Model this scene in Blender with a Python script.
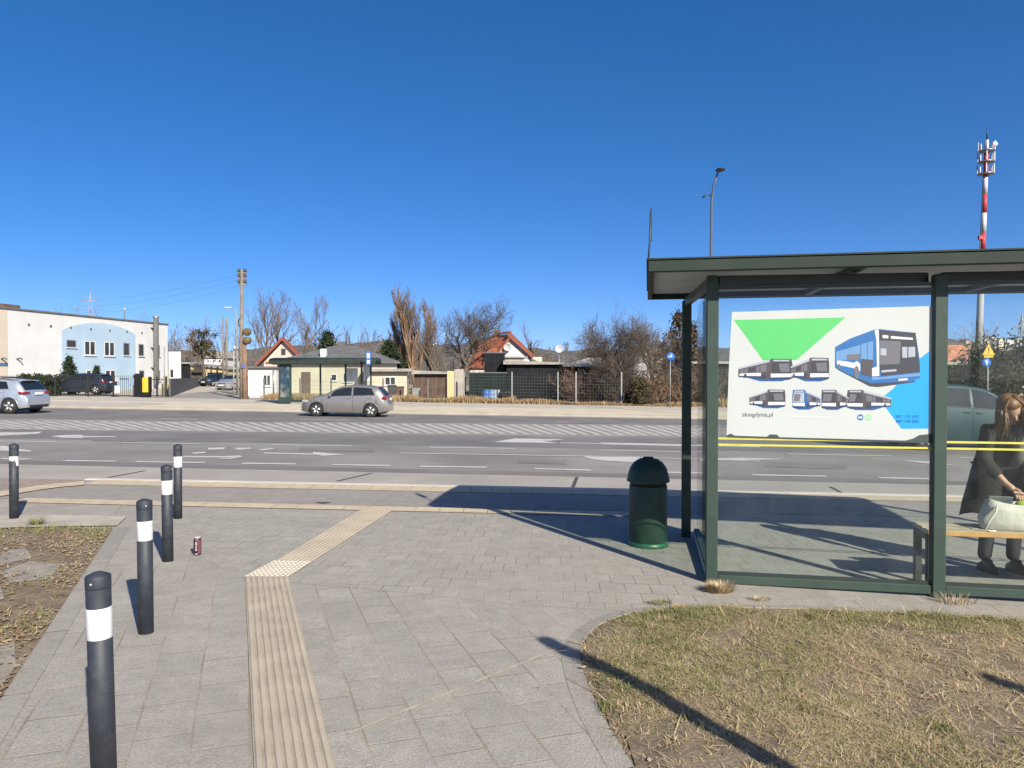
import bpy, bmesh, math, random
import numpy as np
from mathutils import Vector, Matrix, Euler

SC = bpy.context.scene
for _o in list(bpy.data.objects):
    bpy.data.objects.remove(_o)
COL = SC.collection
R = math.radians
PI = math.pi

# ------------------------------------------------------------------ camera
F_PX = 730.0
PITCH = 0.9
EYE = 1.62
cam_d = bpy.data.cameras.new('camera')
cam = bpy.data.objects.new('camera', cam_d)
COL.objects.link(cam)
cam.location = (0, 0, EYE)
cam.rotation_euler = (R(90 - PITCH), 0, 0)
cam_d.sensor_width = 36.0
cam_d.sensor_fit = 'HORIZONTAL'
cam_d.lens = F_PX * 36.0 / 1024.0
cam_d.clip_start = 0.05
cam_d.clip_end = 6000
SC.camera = cam

# ------------------------------------------------------------------ sky, sun, exposure
SUN_EL = 31.5
SUN_AZ = (0.507, -0.861)                 # where the sun stands, seen from the ground
world = bpy.data.worlds.new("World")
SC.world = world
world.use_nodes = True
wn = world.node_tree.nodes
wl = world.node_tree.links
wn.clear()
w_out = wn.new('ShaderNodeOutputWorld')
w_bg = wn.new('ShaderNodeBackground')
w_sky = wn.new('ShaderNodeTexSky')
w_sky.sky_type = 'NISHITA'
w_sky.sun_disc = False
w_sky.sun_elevation = R(SUN_EL)
w_sky.sun_rotation = math.atan2(SUN_AZ[0], SUN_AZ[1])
w_sky.altitude = 0
w_sky.air_density = 0.36
w_sky.dust_density = 0.7
w_sky.ozone_density = 3.5
w_bg.inputs['Strength'].default_value = 0.15
w_hs = wn.new('ShaderNodeHueSaturation')
w_hs.inputs['Saturation'].default_value = 1.285
w_hs.inputs['Hue'].default_value = 0.5105
w_hs.inputs['Value'].default_value = 1.1
w_gm = wn.new('ShaderNodeGamma')
w_gm.inputs['Gamma'].default_value = 0.75
wl.new(w_sky.outputs[0], w_hs.inputs['Color'])
wl.new(w_hs.outputs[0], w_gm.inputs['Color'])
wl.new(w_gm.outputs[0], w_bg.inputs[0])
wl.new(w_bg.outputs[0], w_out.inputs[0])

sun_d = bpy.data.lights.new('sun', 'SUN')
sun_d.energy = 5.0
sun_d.angle = R(0.55)
sun_d.color = (1.0, 0.915, 0.775)
sun = bpy.data.objects.new('sun', sun_d)
COL.objects.link(sun)
_sd = Vector((SUN_AZ[0] * math.cos(R(SUN_EL)), SUN_AZ[1] * math.cos(R(SUN_EL)), math.sin(R(SUN_EL))))
sun.rotation_euler = _sd.to_track_quat('Z', 'Y').to_euler()
sun.location = (10, -20, 30)

SC.view_settings.view_transform = 'Standard'
SC.view_settings.look = 'None'
SC.view_settings.exposure = 0.76
SC.view_settings.gamma = 1.0
SC.view_settings.use_curve_mapping = False
SC.render.engine = 'CYCLES'
SC.cycles.max_bounces = 6
SC.cycles.transparent_max_bounces = 24
SC.cycles.caustics_reflective = False
SC.cycles.caustics_refractive = False
SC.cycles.use_denoising = True

# ------------------------------------------------------------------ terrain
KERB_Y = 11.25          # near kerb
FARK_Y = 37.3
ROAD = -0.10            # carriageway below the pavement


def gz(x, y):
    xx = max(-60.0, min(60.0, x))
    z = -0.017 * xx - 0.013 * max(-10.0, min(y, 37.3))
    z -= 0.004 * max(0.0, min(y - 37.3, 40.0))
    return z


_cp, _sp = math.cos(R(PITCH)), math.sin(R(PITCH))


def ray(px, py):
    a = (px - 512.0) / F_PX
    b = -(py - 384.0) / F_PX
    return Vector((a, _cp + b * _sp, -_sp + b * _cp))


def at(px, py, dz=0.0):
    """the ground point seen at a photograph pixel"""
    d = ray(px, py)
    t0, t1 = 0.5, 400.0
    def f(t):
        return EYE + d.z * t - gz(d.x * t, d.y * t) - dz
    t = t0
    while t < t1 and f(t) > 0:
        t *= 1.05
    lo, hi = t / 1.05, t
    for _ in range(40):
        m = (lo + hi) / 2
        if f(m) > 0:
            lo = m
        else:
            hi = m
    return Vector((d.x * lo, d.y * lo, EYE + d.z * lo))


def zat(py, D, px=512):
    """height of a pixel row at distance D"""
    d = ray(px, py)
    return EYE + d.z * D / d.y


def xat(px, D):
    return ray(px, 380).x * D


# ------------------------------------------------------------------ object helpers
def tag(o, label=None, cat=None, group=None, kind=None):
    if label: o['label'] = label
    if cat: o['category'] = cat
    if group: o['group'] = group
    if kind: o['kind'] = kind
    return o


def empty(name, loc=(0, 0, 0), rz=0.0, label=None, cat=None, group=None):
    o = bpy.data.objects.new(name, None)
    o.empty_display_size = 0.1
    COL.objects.link(o)
    o.location = loc
    o.rotation_euler = (0, 0, rz)
    tag(o, label, cat, group)
    return o


def children(o):
    return list(o.children)


def copy_tree(o, parent=None):
    c = o.copy()
    COL.objects.link(c)
    c.parent = parent
    for ch in children(o):
        copy_tree(ch, c)
    return c


class MB:
    """collects shapes; build() links them as one mesh object"""

    def __init__(s):
        s.v = []
        s.f = []
        s.sm = []

    def add(s, vs, fs, smooth=False):
        n = len(s.v)
        s.v += [tuple(v) for v in vs]
        s.f += [tuple(i + n for i in f) for f in fs]
        s.sm += [smooth] * len(fs)
        return s

    def box(s, x0, x1, y0, y1, z0, z1, M=None):
        vs = [Vector((x, y, z)) for z in (z0, z1) for y in (y0, y1) for x in (x0, x1)]
        if M is not None: vs = [M @ v for v in vs]
        return s.add(vs, [(0, 2, 3, 1), (4, 5, 7, 6), (0, 1, 5, 4), (1, 3, 7, 5), (3, 2, 6, 7), (2, 0, 4, 6)])

    def bbox(s, x0, x1, y0, y1, z0, z1, b=0.01, M=None):
        """box with chamfered edges"""
        b = min(b, (x1 - x0) * .45, (y1 - y0) * .45, (z1 - z0) * .45)
        rings = []
        for z, i in ((z0, b), (z0 + b, 0), (z1 - b, 0), (z1, b)):
            xa, xb, ya, yb = x0 + i, x1 - i, y0 + i, y1 - i
            rings.append([Vector(p + (z,)) for p in ((xa + b, ya), (xb - b, ya), (xb, ya + b), (xb, yb - b),
                                                    (xb - b, yb), (xa + b, yb), (xa, yb - b), (xa, ya + b))])
        if M is not None: rings = [[M @ v for v in r] for r in rings]
        return s.loft(rings, True, False)

    def loft(s, rings, caps=True, smooth=True, closed=True):
        n = len(rings[0])
        vs = [v for r in rings for v in r]
        fs = []
        for i in range(len(rings) - 1):
            for j in range(n if closed else n - 1):
                k = (j + 1) % n
                fs.append((i * n + j, i * n + k, (i + 1) * n + k, (i + 1) * n + j))
        s.add(vs, fs, smooth)
        if caps and closed:
            m = len(s.v) - len(vs)
            s.f.append(tuple(m + j for j in reversed(range(n))))
            s.f.append(tuple(m + (len(rings) - 1) * n + j for j in range(n)))
            s.sm += [False, False]
        return s

    def tube(s, pts, rad, n=8, caps=True, smooth=True):
        pts = [Vector(p) for p in pts]
        if not hasattr(rad, '__len__'): rad = [rad] * len(pts)
        rings = []
        up = None
        for i, p in enumerate(pts):
            if i == 0: d = pts[1] - p
            elif i == len(pts) - 1: d = p - pts[i - 1]
            else: d = (pts[i + 1] - pts[i - 1])
            d = d.normalized()
            if up is None:
                ref = Vector((0, 0, 1)) if abs(d.z) < 0.9 else Vector((1, 0, 0))
                up = d.cross(ref).normalized()
            up = (up - d * up.dot(d))
            if up.length < 1e-6: up = d.orthogonal()
            up.normalize()
            w = d.cross(up)
            rings.append([p + (up * math.cos(2 * PI * k / n) + w * math.sin(2 * PI * k / n)) * rad[i] for k in range(n)])
        return s.loft(rings, caps, smooth)

    def lathe(s, prof, n=24, c=(0, 0, 0), smooth=True, axis='z'):
        """prof: (radius, height)"""
        rings = []
        for r, h in prof:
            ring = []
            for k in range(n):
                a = 2 * PI * k / n
                if axis == 'z': p = (c[0] + r * math.cos(a), c[1] + r * math.sin(a), c[2] + h)
                elif axis == 'y': p = (c[0] + r * math.sin(a), c[1] + h, c[2] + r * math.cos(a))
                else: p = (c[0] + h, c[1] + r * math.cos(a), c[2] + r * math.sin(a))
                ring.append(Vector(p))
            rings.append(ring)
        return s.loft(rings, True, smooth)

    def prism(s, poly, z0, z1, M=None):
        """vertical prism over a list of (x, y)"""
        n = len(poly)
        vs = [Vector((x, y, z0)) for x, y in poly] + [Vector((x, y, z1)) for x, y in poly]
        if M is not None: vs = [M @ v for v in vs]
        fs = [tuple(reversed(range(n))), tuple(range(n, 2 * n))]
        fs += [(i, (i + 1) % n, n + (i + 1) % n, n + i) for i in range(n)]
        return s.add(vs, fs)

    def prism_y(s, poly, y0, y1, M=None):
        """prism over a list of (x, z), extruded along y"""
        n = len(poly)
        vs = [Vector((x, y0, z)) for x, z in poly] + [Vector((x, y1, z)) for x, z in poly]
        if M is not None: vs = [M @ v for v in vs]
        fs = [tuple(range(n)), tuple(reversed(range(n, 2 * n)))]
        fs += [(i, n + i, n + (i + 1) % n, (i + 1) % n) for i in range(n)]
        return s.add(vs, fs)

    def poly(s, pts):
        return s.add(pts, [tuple(range(len(pts)))])

    def ball(s, c, r, n=12, m=8, sq=(1, 1, 1)):
        rings = []
        for i in range(m + 1):
            t = -PI / 2 + PI * i / m
            rr = max(1e-3, math.cos(t))
            rings.append([Vector((c[0] + r * sq[0] * rr * math.cos(2 * PI * k / n), c[1] + r * sq[1] * rr * math.sin(2 * PI * k / n),
                                  c[2] + r * sq[2] * math.sin(t))) for k in range(n)])
        return s.loft(rings, True, True)

    def build(s, name, mat, parent=None, loc=None, recalc=True, uv=None):
        me = bpy.data.meshes.new(name)
        me.from_pydata(s.v, [], s.f)
        if s.sm:
            me.polygons.foreach_set('use_smooth', s.sm)
        if recalc:
            bm = bmesh.new()
            bm.from_mesh(me)
            bmesh.ops.recalc_face_normals(bm, faces=bm.faces)
            bm.to_mesh(me)
            bm.free()
        me.update()
        if mat: me.materials.append(mat)
        o = bpy.data.objects.new(name, me)
        COL.objects.link(o)
        if parent is not None: o.parent = parent
        if loc is not None: o.location = loc
        return o


# ------------------------------------------------------------------ materials
MATS = {}


def mat(name, col, rough=0.7, var=0.12, scale=6.0, metal=0.0, bump=0.0, bscale=None, spec=0.5, coat=0.0, col2=None,
        detail=6.0, stain=None, sscale=1.2, samt=0.5):
    """principled surface with noise-varied colour, optional second colour blotches and bump"""
    if name in MATS: return MATS[name]
    m = bpy.data.materials.new(name)
    m.use_nodes = True
    N, L = m.node_tree.nodes, m.node_tree.links
    N.clear()
    out = N.new('ShaderNodeOutputMaterial')
    p = N.new('ShaderNodeBsdfPrincipled')
    L.new(p.outputs[0], out.inputs[0])
    p.inputs['Roughness'].default_value = rough
    p.inputs['Metallic'].default_value = metal
    p.inputs['Specular IOR Level'].default_value = spec
    p.inputs['Coat Weight'].default_value = coat
    p.inputs['Coat Roughness'].default_value = 0.05
    tc = N.new('ShaderNodeTexCoord')
    nz = N.new('ShaderNodeTexNoise')
    nz.inputs['Scale'].default_value = scale
    nz.inputs['Detail'].default_value = detail
    L.new(tc.outputs['Object'], nz.inputs['Vector'])
    cr = N.new('ShaderNodeValToRGB')
    c2 = col2 if col2 else tuple(c * (1 - var) for c in col)
    c1 = col if col2 else tuple(min(1, c * (1 + var)) for c in col)
    cr.color_ramp.elements[0].position = 0.32
    cr.color_ramp.elements[1].position = 0.68
    cr.color_ramp.elements[0].color = (*c2, 1)
    cr.color_ramp.elements[1].color = (*c1, 1)
    L.new(nz.outputs['Fac'], cr.inputs[0])
    csock = cr.outputs[0]
    if stain:
        n2 = N.new('ShaderNodeTexNoise')
        n2.inputs['Scale'].default_value = sscale
        n2.inputs['Detail'].default_value = 8
        n2.inputs['Roughness'].default_value = 0.65
        L.new(tc.outputs['Object'], n2.inputs['Vector'])
        r2 = N.new('ShaderNodeMapRange')
        r2.inputs['From Min'].default_value = 0.48
        r2.inputs['From Max'].default_value = 0.68
        r2.inputs['To Max'].default_value = samt
        L.new(n2.outputs['Fac'], r2.inputs['Value'])
        mx = N.new('ShaderNodeMix')
        mx.data_type = 'RGBA'
        L.new(r2.outputs[0], mx.inputs[0])
        L.new(csock, mx.inputs[6])
        mx.inputs[7].default_value = (*stain, 1)
        csock = mx.outputs[2]
    L.new(csock, p.inputs['Base Color'])
    if bump > 0:
        nb = N.new('ShaderNodeTexNoise')
        nb.inputs['Scale'].default_value = bscale or scale * 6
        nb.inputs['Detail'].default_value = 4
        L.new(tc.outputs['Object'], nb.inputs['Vector'])
        b = N.new('ShaderNodeBump')
        b.inputs['Strength'].default_value = bump
        b.inputs['Distance'].default_value = 0.01
        L.new(nb.outputs['Fac'], b.inputs['Height'])
        L.new(b.outputs[0], p.inputs['Normal'])
    MATS[name] = m
    return m


def paving_mat(name, ang, bw, bh, c1, c2, mortar, msize=0.006, offset=0.5, stain=(0.2, 0.19, 0.175), shift=(0, 0)):
    """bricks / slabs laid with their length along direction ang (degrees from +X)"""
    m = bpy.data.materials.new(name)
    m.use_nodes = True
    N, L = m.node_tree.nodes, m.node_tree.links
    p = N['Principled BSDF']
    p.inputs['Roughness'].default_value = 0.85
    p.inputs['Specular IOR Level'].default_value = 0.3
    tc = N.new('ShaderNodeTexCoord')
    u = (math.cos(R(ang)), math.sin(R(ang)), 0)
    v = (-math.sin(R(ang)), math.cos(R(ang)), 0)
    cb = N.new('ShaderNodeCombineXYZ')
    for i, d in enumerate((u, v)):
        dp = N.new('ShaderNodeVectorMath')
        dp.operation = 'DOT_PRODUCT'
        dp.inputs[1].default_value = d
        L.new(tc.outputs['Object'], dp.inputs[0])
        ad = N.new('ShaderNodeMath')
        ad.operation = 'ADD'
        ad.inputs[1].default_value = shift[i] + 100 * bw * (i == 0) + 100 * bh * (i == 1)
        L.new(dp.outputs['Value'], ad.inputs[0])
        L.new(ad.outputs[0], cb.inputs[i])
    # slight wobble so that joints are not ruler straight
    wob = N.new('ShaderNodeTexNoise')
    wob.inputs['Scale'].default_value = 3.0
    L.new(tc.outputs['Object'], wob.inputs['Vector'])
    wm = N.new('ShaderNodeVectorMath')
    wm.operation = 'MULTIPLY_ADD'
    wm.inputs[1].default_value = (0.012, 0.012, 0)
    L.new(wob.outputs['Color'], wm.inputs[0])
    L.new(cb.outputs[0], wm.inputs[2])
    br = N.new('ShaderNodeTexBrick')
    br.inputs['Scale'].default_value = 1.0
    br.inputs['Brick Width'].default_value = bw
    br.inputs['Row Height'].default_value = bh
    br.inputs['Mortar Size'].default_value = msize
    br.inputs['Mortar Smooth'].default_value = 0.3
    br.inputs['Bias'].default_value = 0.0
    br.offset = offset
    br.inputs['Color1'].default_value = (*c1, 1)
    br.inputs['Color2'].default_value = (*c2, 1)
    L.new(wm.outputs[0], br.inputs['Vector'])
    # joints: light sand here, dark dirt there
    jn = N.new('ShaderNodeTexNoise')
    jn.inputs['Scale'].default_value = 1.3
    jn.inputs['Detail'].default_value = 5
    L.new(tc.outputs['Object'], jn.inputs['Vector'])
    jr = N.new('ShaderNodeValToRGB')
    jr.color_ramp.elements[0].position = 0.4
    jr.color_ramp.elements[1].position = 0.62
    jr.color_ramp.elements[0].color = (mortar[0] * 0.62, mortar[1] * 0.6, mortar[2] * 0.55, 1)
    jr.color_ramp.elements[1].color = (*mortar, 1)
    L.new(jn.outputs['Fac'], jr.inputs[0])
    L.new(jr.outputs[0], br.inputs['Mortar'])
    # fine grain and large stains
    n1 = N.new('ShaderNodeTexNoise')
    n1.inputs['Scale'].default_value = 90
    n1.inputs['Detail'].default_value = 3
    L.new(tc.outputs['Object'], n1.inputs['Vector'])
    n2 = N.new('ShaderNodeTexNoise')
    n2.inputs['Scale'].default_value = 1.1
    n2.inputs['Detail'].default_value = 9
    n2.inputs['Roughness'].default_value = 0.62
    L.new(tc.outputs['Object'], n2.inputs['Vector'])
    g1 = N.new('ShaderNodeMapRange')
    g1.inputs['From Min'].default_value = 0.3
    g1.inputs['From Max'].default_value = 0.7
    g1.inputs['To Min'].default_value = 0.8
    g1.inputs['To Max'].default_value = 1.2
    L.new(n1.outputs['Fac'], g1.inputs['Value'])
    mul = N.new('ShaderNodeVectorMath')
    mul.operation = 'SCALE'
    L.new(br.outputs['Color'], mul.inputs[0])
    L.new(g1.outputs[0], mul.inputs['Scale'])
    r2 = N.new('ShaderNodeMapRange')
    r2.inputs['From Min'].default_value = 0.46
    r2.inputs['From Max'].default_value = 0.72
    r2.inputs['To Max'].default_value = 0.6
    L.new(n2.outputs['Fac'], r2.inputs['Value'])
    mx = N.new('ShaderNodeMix')
    mx.data_type = 'RGBA'
    L.new(r2.outputs[0], mx.inputs[0])
    L.new(mul.outputs[0], mx.inputs[6])
    mx.inputs[7].default_value = (*stain, 1)
    # blotches of damp and dust at arm's length
    n3 = N.new('ShaderNodeTexNoise')
    n3.inputs['Scale'].default_value = 6.5
    n3.inputs['Detail'].default_value = 6
    n3.inputs['Roughness'].default_value = 0.7
    L.new(tc.outputs['Object'], n3.inputs['Vector'])
    g3 = N.new('ShaderNodeMapRange')
    g3.inputs['From Min'].default_value = 0.3
    g3.inputs['From Max'].default_value = 0.7
    g3.inputs['To Min'].default_value = 0.91
    g3.inputs['To Max'].default_value = 1.16
    L.new(n3.outputs['Fac'], g3.inputs['Value'])
    mul3 = N.new('ShaderNodeVectorMath')
    mul3.operation = 'SCALE'
    L.new(mx.outputs[2], mul3.inputs[0])
    L.new(g3.outputs[0], mul3.inputs['Scale'])
    # small dark spots (gum, drips)
    vo = N.new('ShaderNodeTexVoronoi')
    vo.inputs['Scale'].default_value = 2.6
    L.new(tc.outputs['Object'], vo.inputs['Vector'])
    vr = N.new('ShaderNodeMapRange')
    vr.inputs['From Min'].default_value = 0.05
    vr.inputs['From Max'].default_value = 0.035
    vr.inputs['To Max'].default_value = 0.45
    L.new(vo.outputs['Distance'], vr.inputs['Value'])
    mx2 = N.new('ShaderNodeMix')
    mx2.data_type = 'RGBA'
    L.new(vr.outputs[0], mx2.inputs[0])
    L.new(mul3.outputs[0], mx2.inputs[6])
    mx2.inputs[7].default_value = (0.1, 0.095, 0.09, 1)
    L.new(mx2.outputs[2], p.inputs['Base Color'])
    iv = N.new('ShaderNodeMath')
    iv.operation = 'MULTIPLY_ADD'
    iv.inputs[1].default_value = -1.0
    L.new(br.outputs['Fac'], iv.inputs[0])
    L.new(n1.outputs['Fac'], iv.inputs[2])
    b = N.new('ShaderNodeBump')
    b.inputs['Strength'].default_value = 0.5
    b.inputs['Distance'].default_value = 0.006
    L.new(iv.outputs[0], b.inputs['Height'])
    L.new(b.outputs[0], p.inputs['Normal'])
    return m


def glass_mat(name, tint=(0.86, 0.93, 0.92), refl=1.0, dirt=0.05, dirtcol=(0.5, 0.55, 0.55)):
    """flat pane: clear, Fresnel reflection, thin film of grime"""
    m = bpy.data.materials.new(name)
    m.use_nodes = True
    N, L = m.node_tree.nodes, m.node_tree.links
    N.clear()
    out = N.new('ShaderNodeOutputMaterial')
    tr = N.new('ShaderNodeBsdfTransparent')
    tr.inputs[0].default_value = (*tint, 1)
    gl = N.new('ShaderNodeBsdfGlossy')
    gl.inputs['Roughness'].default_value = 0.02
    gl.inputs['Color'].default_value = (refl, refl, refl, 1)
    df = N.new('ShaderNodeBsdfDiffuse')
    df.inputs['Color'].default_value = (*dirtcol, 1)
    lw = N.new('ShaderNodeLayerWeight')
    lw.inputs['Blend'].default_value = 0.5
    pw = N.new('ShaderNodeMath')
    pw.operation = 'POWER'
    pw.inputs[1].default_value = 5.0
    L.new(lw.outputs['Facing'], pw.inputs[0])
    fr = N.new('ShaderNodeMath')
    fr.operation = 'MULTIPLY_ADD'
    fr.inputs[1].default_value = 0.9
    fr.inputs[2].default_value = 0.016
    L.new(pw.outputs[0], fr.inputs[0])
    m1 = N.new('ShaderNodeMixShader')
    L.new(fr.outputs[0], m1.inputs[0])
    L.new(tr.outputs[0], m1.inputs[1])
    L.new(gl.outputs[0], m1.inputs[2])
    tc = N.new('ShaderNodeTexCoord')
    nz = N.new('ShaderNodeTexNoise')
    nz.inputs['Scale'].default_value = 2.2
    nz.inputs['Detail'].default_value = 9
    nz.inputs['Roughness'].default_value = 0.7
    L.new(tc.outputs['Object'], nz.inputs['Vector'])
    mr = N.new('ShaderNodeMapRange')
    mr.inputs['From Min'].default_value = 0.42
    mr.inputs['From Max'].default_value = 0.72
    mr.inputs['To Min'].default_value = dirt * 0.5
    mr.inputs['To Max'].default_value = dirt * 2.0
    L.new(nz.outputs['Fac'], mr.inputs['Value'])
    m2 = N.new('ShaderNodeMixShader')
    L.new(mr.outputs[0], m2.inputs[0])
    L.new(m1.outputs[0], m2.inputs[1])
    L.new(df.outputs[0], m2.inputs[2])
    L.new(m2.outputs[0], out.inputs[0])
    return m


def ground_poly(name, pts, m, dz=0.0, kind='structure', parent=None, thick=0.0):
    """flat polygon draped on the ground plane: pts are (x, y)"""
    vs = [Vector((x, y, gz(x, y) + dz)) for x, y in pts]
    b = MB()
    if thick:
        n = len(vs)
        lo = [v - Vector((0, 0, thick)) for v in vs]
        b.add(vs + lo, [tuple(range(n))] + [(i, n + i, n + (i + 1) % n, (i + 1) % n) for i in range(n)])
    else:
        b.poly(vs)
    o = b.build(name, m, parent)
    if kind: o['kind'] = kind
    # faces must look up
    me = o.data
    if not thick and me.polygons and me.polygons[0].normal.z < 0:
        me.flip_normals()
    return o


def strip(name, x0, x1, fy0, fy1, m, dz=0.0, thick=0.0, n=None):
    xs = sorted(set([x0, x1] + [x for x in (-200, -60, -30, -10, 0, 10, 30, 60, 200) if x0 < x < x1]))
    f0 = fy0 if callable(fy0) else (lambda x: fy0)
    f1 = fy1 if callable(fy1) else (lambda x: fy1)
    b = MB()
    ring = []
    for x in xs:
        a, c = f0(x), f1(x)
        za, zc = gz(x, a) + dz, gz(x, c) + dz
        if thick:
            ring.append([Vector((x, a, za - thick)), Vector((x, a, za)), Vector((x, c, zc)), Vector((x, c, zc - thick))])
        else:
            ring.append([Vector((x, a, za)), Vector((x, c, zc))])
    b.loft(ring, caps=False, smooth=False, closed=False)
    o = b.build(name, m)
    o['kind'] = 'structure'
    if not thick and o.data.polygons[0].normal.z < 0: o.data.flip_normals()
    return o
# ================================================================== ground, road, pavements
M_ASPH = mat('asphalt', (0.215, 0.2, 0.188), 0.85, 0.16, 0.35, bump=0.25, bscale=60, stain=(0.14, 0.132, 0.128), sscale=0.22, samt=0.8)
M_ASPH2 = mat('asphalt_fresh', (0.148, 0.14, 0.137), 0.85, 0.18, 0.5, bump=0.25, bscale=60, stain=(0.185, 0.173, 0.165), sscale=0.3, samt=0.6)
M_BAY = mat('bay_concrete', (0.3, 0.278, 0.25), 0.9, 0.1, 0.8, bump=0.2, bscale=50, stain=(0.27, 0.25, 0.235), sscale=0.6)
M_PAINT = mat('road_paint', (0.47, 0.455, 0.44), 0.8, 0.1, 5.0, stain=(0.32, 0.3, 0.29), sscale=2.5, samt=0.8)
M_KERB = mat('kerb_concrete', (0.5, 0.475, 0.42), 0.9, 0.1, 2.0, bump=0.2, bscale=40, stain=(0.45, 0.42, 0.37), sscale=1.0)
M_CREAM = paving_mat('cream_blocks', 0, 0.3, 0.3, (0.47, 0.395, 0.28), (0.43, 0.36, 0.26), (0.34, 0.29, 0.21), 0.006, 0.0, stain=(0.44, 0.375, 0.28))
M_SLAB = paving_mat('large_slabs', 110, 0.36, 0.245, (0.3, 0.282, 0.252), (0.27, 0.254, 0.228), (0.34, 0.305, 0.24), 0.006, 0.5, stain=(0.245, 0.228, 0.2))
M_PAVER = paving_mat('small_pavers', -3, 0.2, 0.27, (0.3, 0.282, 0.252), (0.272, 0.256, 0.23), (0.325, 0.295, 0.235), 0.006, 0.5, stain=(0.255, 0.237, 0.208))
M_PAVER2 = paving_mat('kerbside_pavers', 0, 0.2, 0.1, (0.265, 0.247, 0.223), (0.237, 0.222, 0.203), (0.28, 0.255, 0.205), 0.005, 0.5, stain=(0.26, 0.245, 0.222))
M_REDPAV = paving_mat('drive_cobbles', 10, 0.2, 0.1, (0.3, 0.24, 0.2), (0.24, 0.2, 0.175), (0.2, 0.18, 0.15), 0.008, 0.5, stain=(0.24, 0.22, 0.19))
M_FARWALK = mat('far_pavement', (0.5, 0.44, 0.33), 0.9, 0.12, 0.9, bump=0.2, bscale=30, stain=(0.45, 0.4, 0.31), sscale=0.4)
M_FARGREY = mat('far_path', (0.4, 0.37, 0.315), 0.9, 0.12, 0.8, bump=0.2, bscale=30, stain=(0.34, 0.31, 0.265), sscale=0.4)
M_LAND = mat('far_land', (0.13, 0.115, 0.07), 0.95, 0.3, 0.05, stain=(0.09, 0.085, 0.045), sscale=0.03)
M_VERGE = mat('dry_verge', (0.27, 0.22, 0.13), 0.95, 0.3, 1.5, bump=0.6, bscale=12, stain=(0.16, 0.14, 0.075), sscale=0.6)
M_SOIL = mat('lawn_soil', (0.16, 0.122, 0.082), 0.95, 0.3, 9.0, bump=0.8, bscale=50, stain=(0.23, 0.19, 0.125), sscale=3.0)
M_DIRT = mat('verge_soil', (0.165, 0.122, 0.08), 0.95, 0.3, 8.0, bump=0.8, bscale=45, stain=(0.27, 0.235, 0.18), sscale=1.6, samt=0.8)
M_SCREED = mat('pale_screed', (0.36, 0.33, 0.28), 0.95, 0.15, 3.0, bump=0.4, bscale=40, stain=(0.25, 0.225, 0.18), sscale=2.0)
M_STONE = mat('old_flagstone', (0.25, 0.228, 0.19), 0.9, 0.2, 7.0, bump=0.5, bscale=35, stain=(0.2, 0.18, 0.15), sscale=4.0)

# --- the land: one sheet out to the horizon
xs = [-3000, -900, -300, -120, -60, -30, 0, 30, 60, 120, 300, 900, 3000]
ys = [-300, -60, -10, 12, 37.3, 45, 60, 77.3, 120, 250, 600, 1500, 4000]
b = MB()
b.loft([[Vector((x, y, gz(x, y) - 0.32 + (0 if y < 120 else -0.5))) for x in xs] for y in ys], caps=False, smooth=False, closed=False)
land = b.build('terrain', M_LAND)
land['kind'] = 'structure'
if land.data.polygons[0].normal.z < 0: land.data.flip_normals()

near_k = lambda x: KERB_Y - 0.02 * x
X0, X1 = -150, 150
# --- carriageway
strip('road', X0, X1, near_k, FARK_Y, M_ASPH, ROAD, 0.1)
strip('bus_bay', X0, X1, near_k, lambda x: 13.42 - 0.04 * x, M_BAY, ROAD + 0.004)
strip('far_lanes', X0, X1, lambda x: 29.2 + 0.08 * max(-20, min(25, x)), FARK_Y - 1.3, M_ASPH2, ROAD + 0.004)
strip('middle_lane', X0, X1, 19.3, lambda x: 23.0 + 0.055 * max(-20, min(25, x)), M_ASPH2, ROAD + 0.004)
strip('worn_shoulder', X0, X1, lambda x: 13.44 - 0.04 * x, lambda x: 14.0 - 0.04 * x, M_ASPH2, ROAD + 0.004)

# --- near pavement
strip('pavement', -60, 60, -8, lambda x: near_k(x) - 0.16, M_SLAB, 0, 0.3)
strip('kerb', at(84, 480).x, 60, lambda x: near_k(x) - 0.155, near_k, M_KERB, 0.012, 0.3)
strip('dropped_kerb', -60, at(84, 480).x - 0.003, lambda x: near_k(x) - 0.155, near_k, M_BAY, -0.03, 0.25)
strip('kerbside_blocks', at(84, 484).x, 60, lambda x: near_k(x) - 0.66, lambda x: near_k(x) - 0.16, M_CREAM, 0.008)
strip('kerbside_paving', -30, 60, lambda x: near_k(x) - 1.95, lambda x: near_k(x) - 0.664, M_PAVER2, 0.004)
strip('guide_strip', at(20, 500).x, at(640, 519).x, lambda x: near_k(x) - 2.28 - 0.012 * (x + 4), lambda x: near_k(x) - 1.96 - 0.012 * (x + 4), M_CREAM, 0.009)


def P(px, py, dz=0.0):
    v = at(px, py, dz)
    return (v.x, v.y)


ground_poly('pavement_small_blocks', [P(243, 579), P(330, 586), P(420, 594), P(520, 605), P(640, 612), P(1024, 622), (14, 5.0), (14, 9.0), P(640, 519), P(420, 513), P(190, 507), P(150, 522), P(176, 545)], M_PAVER, 0.0015)
ground_poly('drive_paving', [P(-60, 478), P(84, 480.5), P(83, 483), P(40, 487), P(0, 494), P(-60, 500)], M_REDPAV, 0.0125)
ground_poly('curved_kerb', [P(84, 482), P(60, 484.2), P(40, 486.4), P(0, 492.5), P(-60, 502), P(-60, 508), P(0, 497.5), P(42, 490.4), P(62, 487.8), P(84, 486)], M_CREAM, 0.017)

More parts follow.
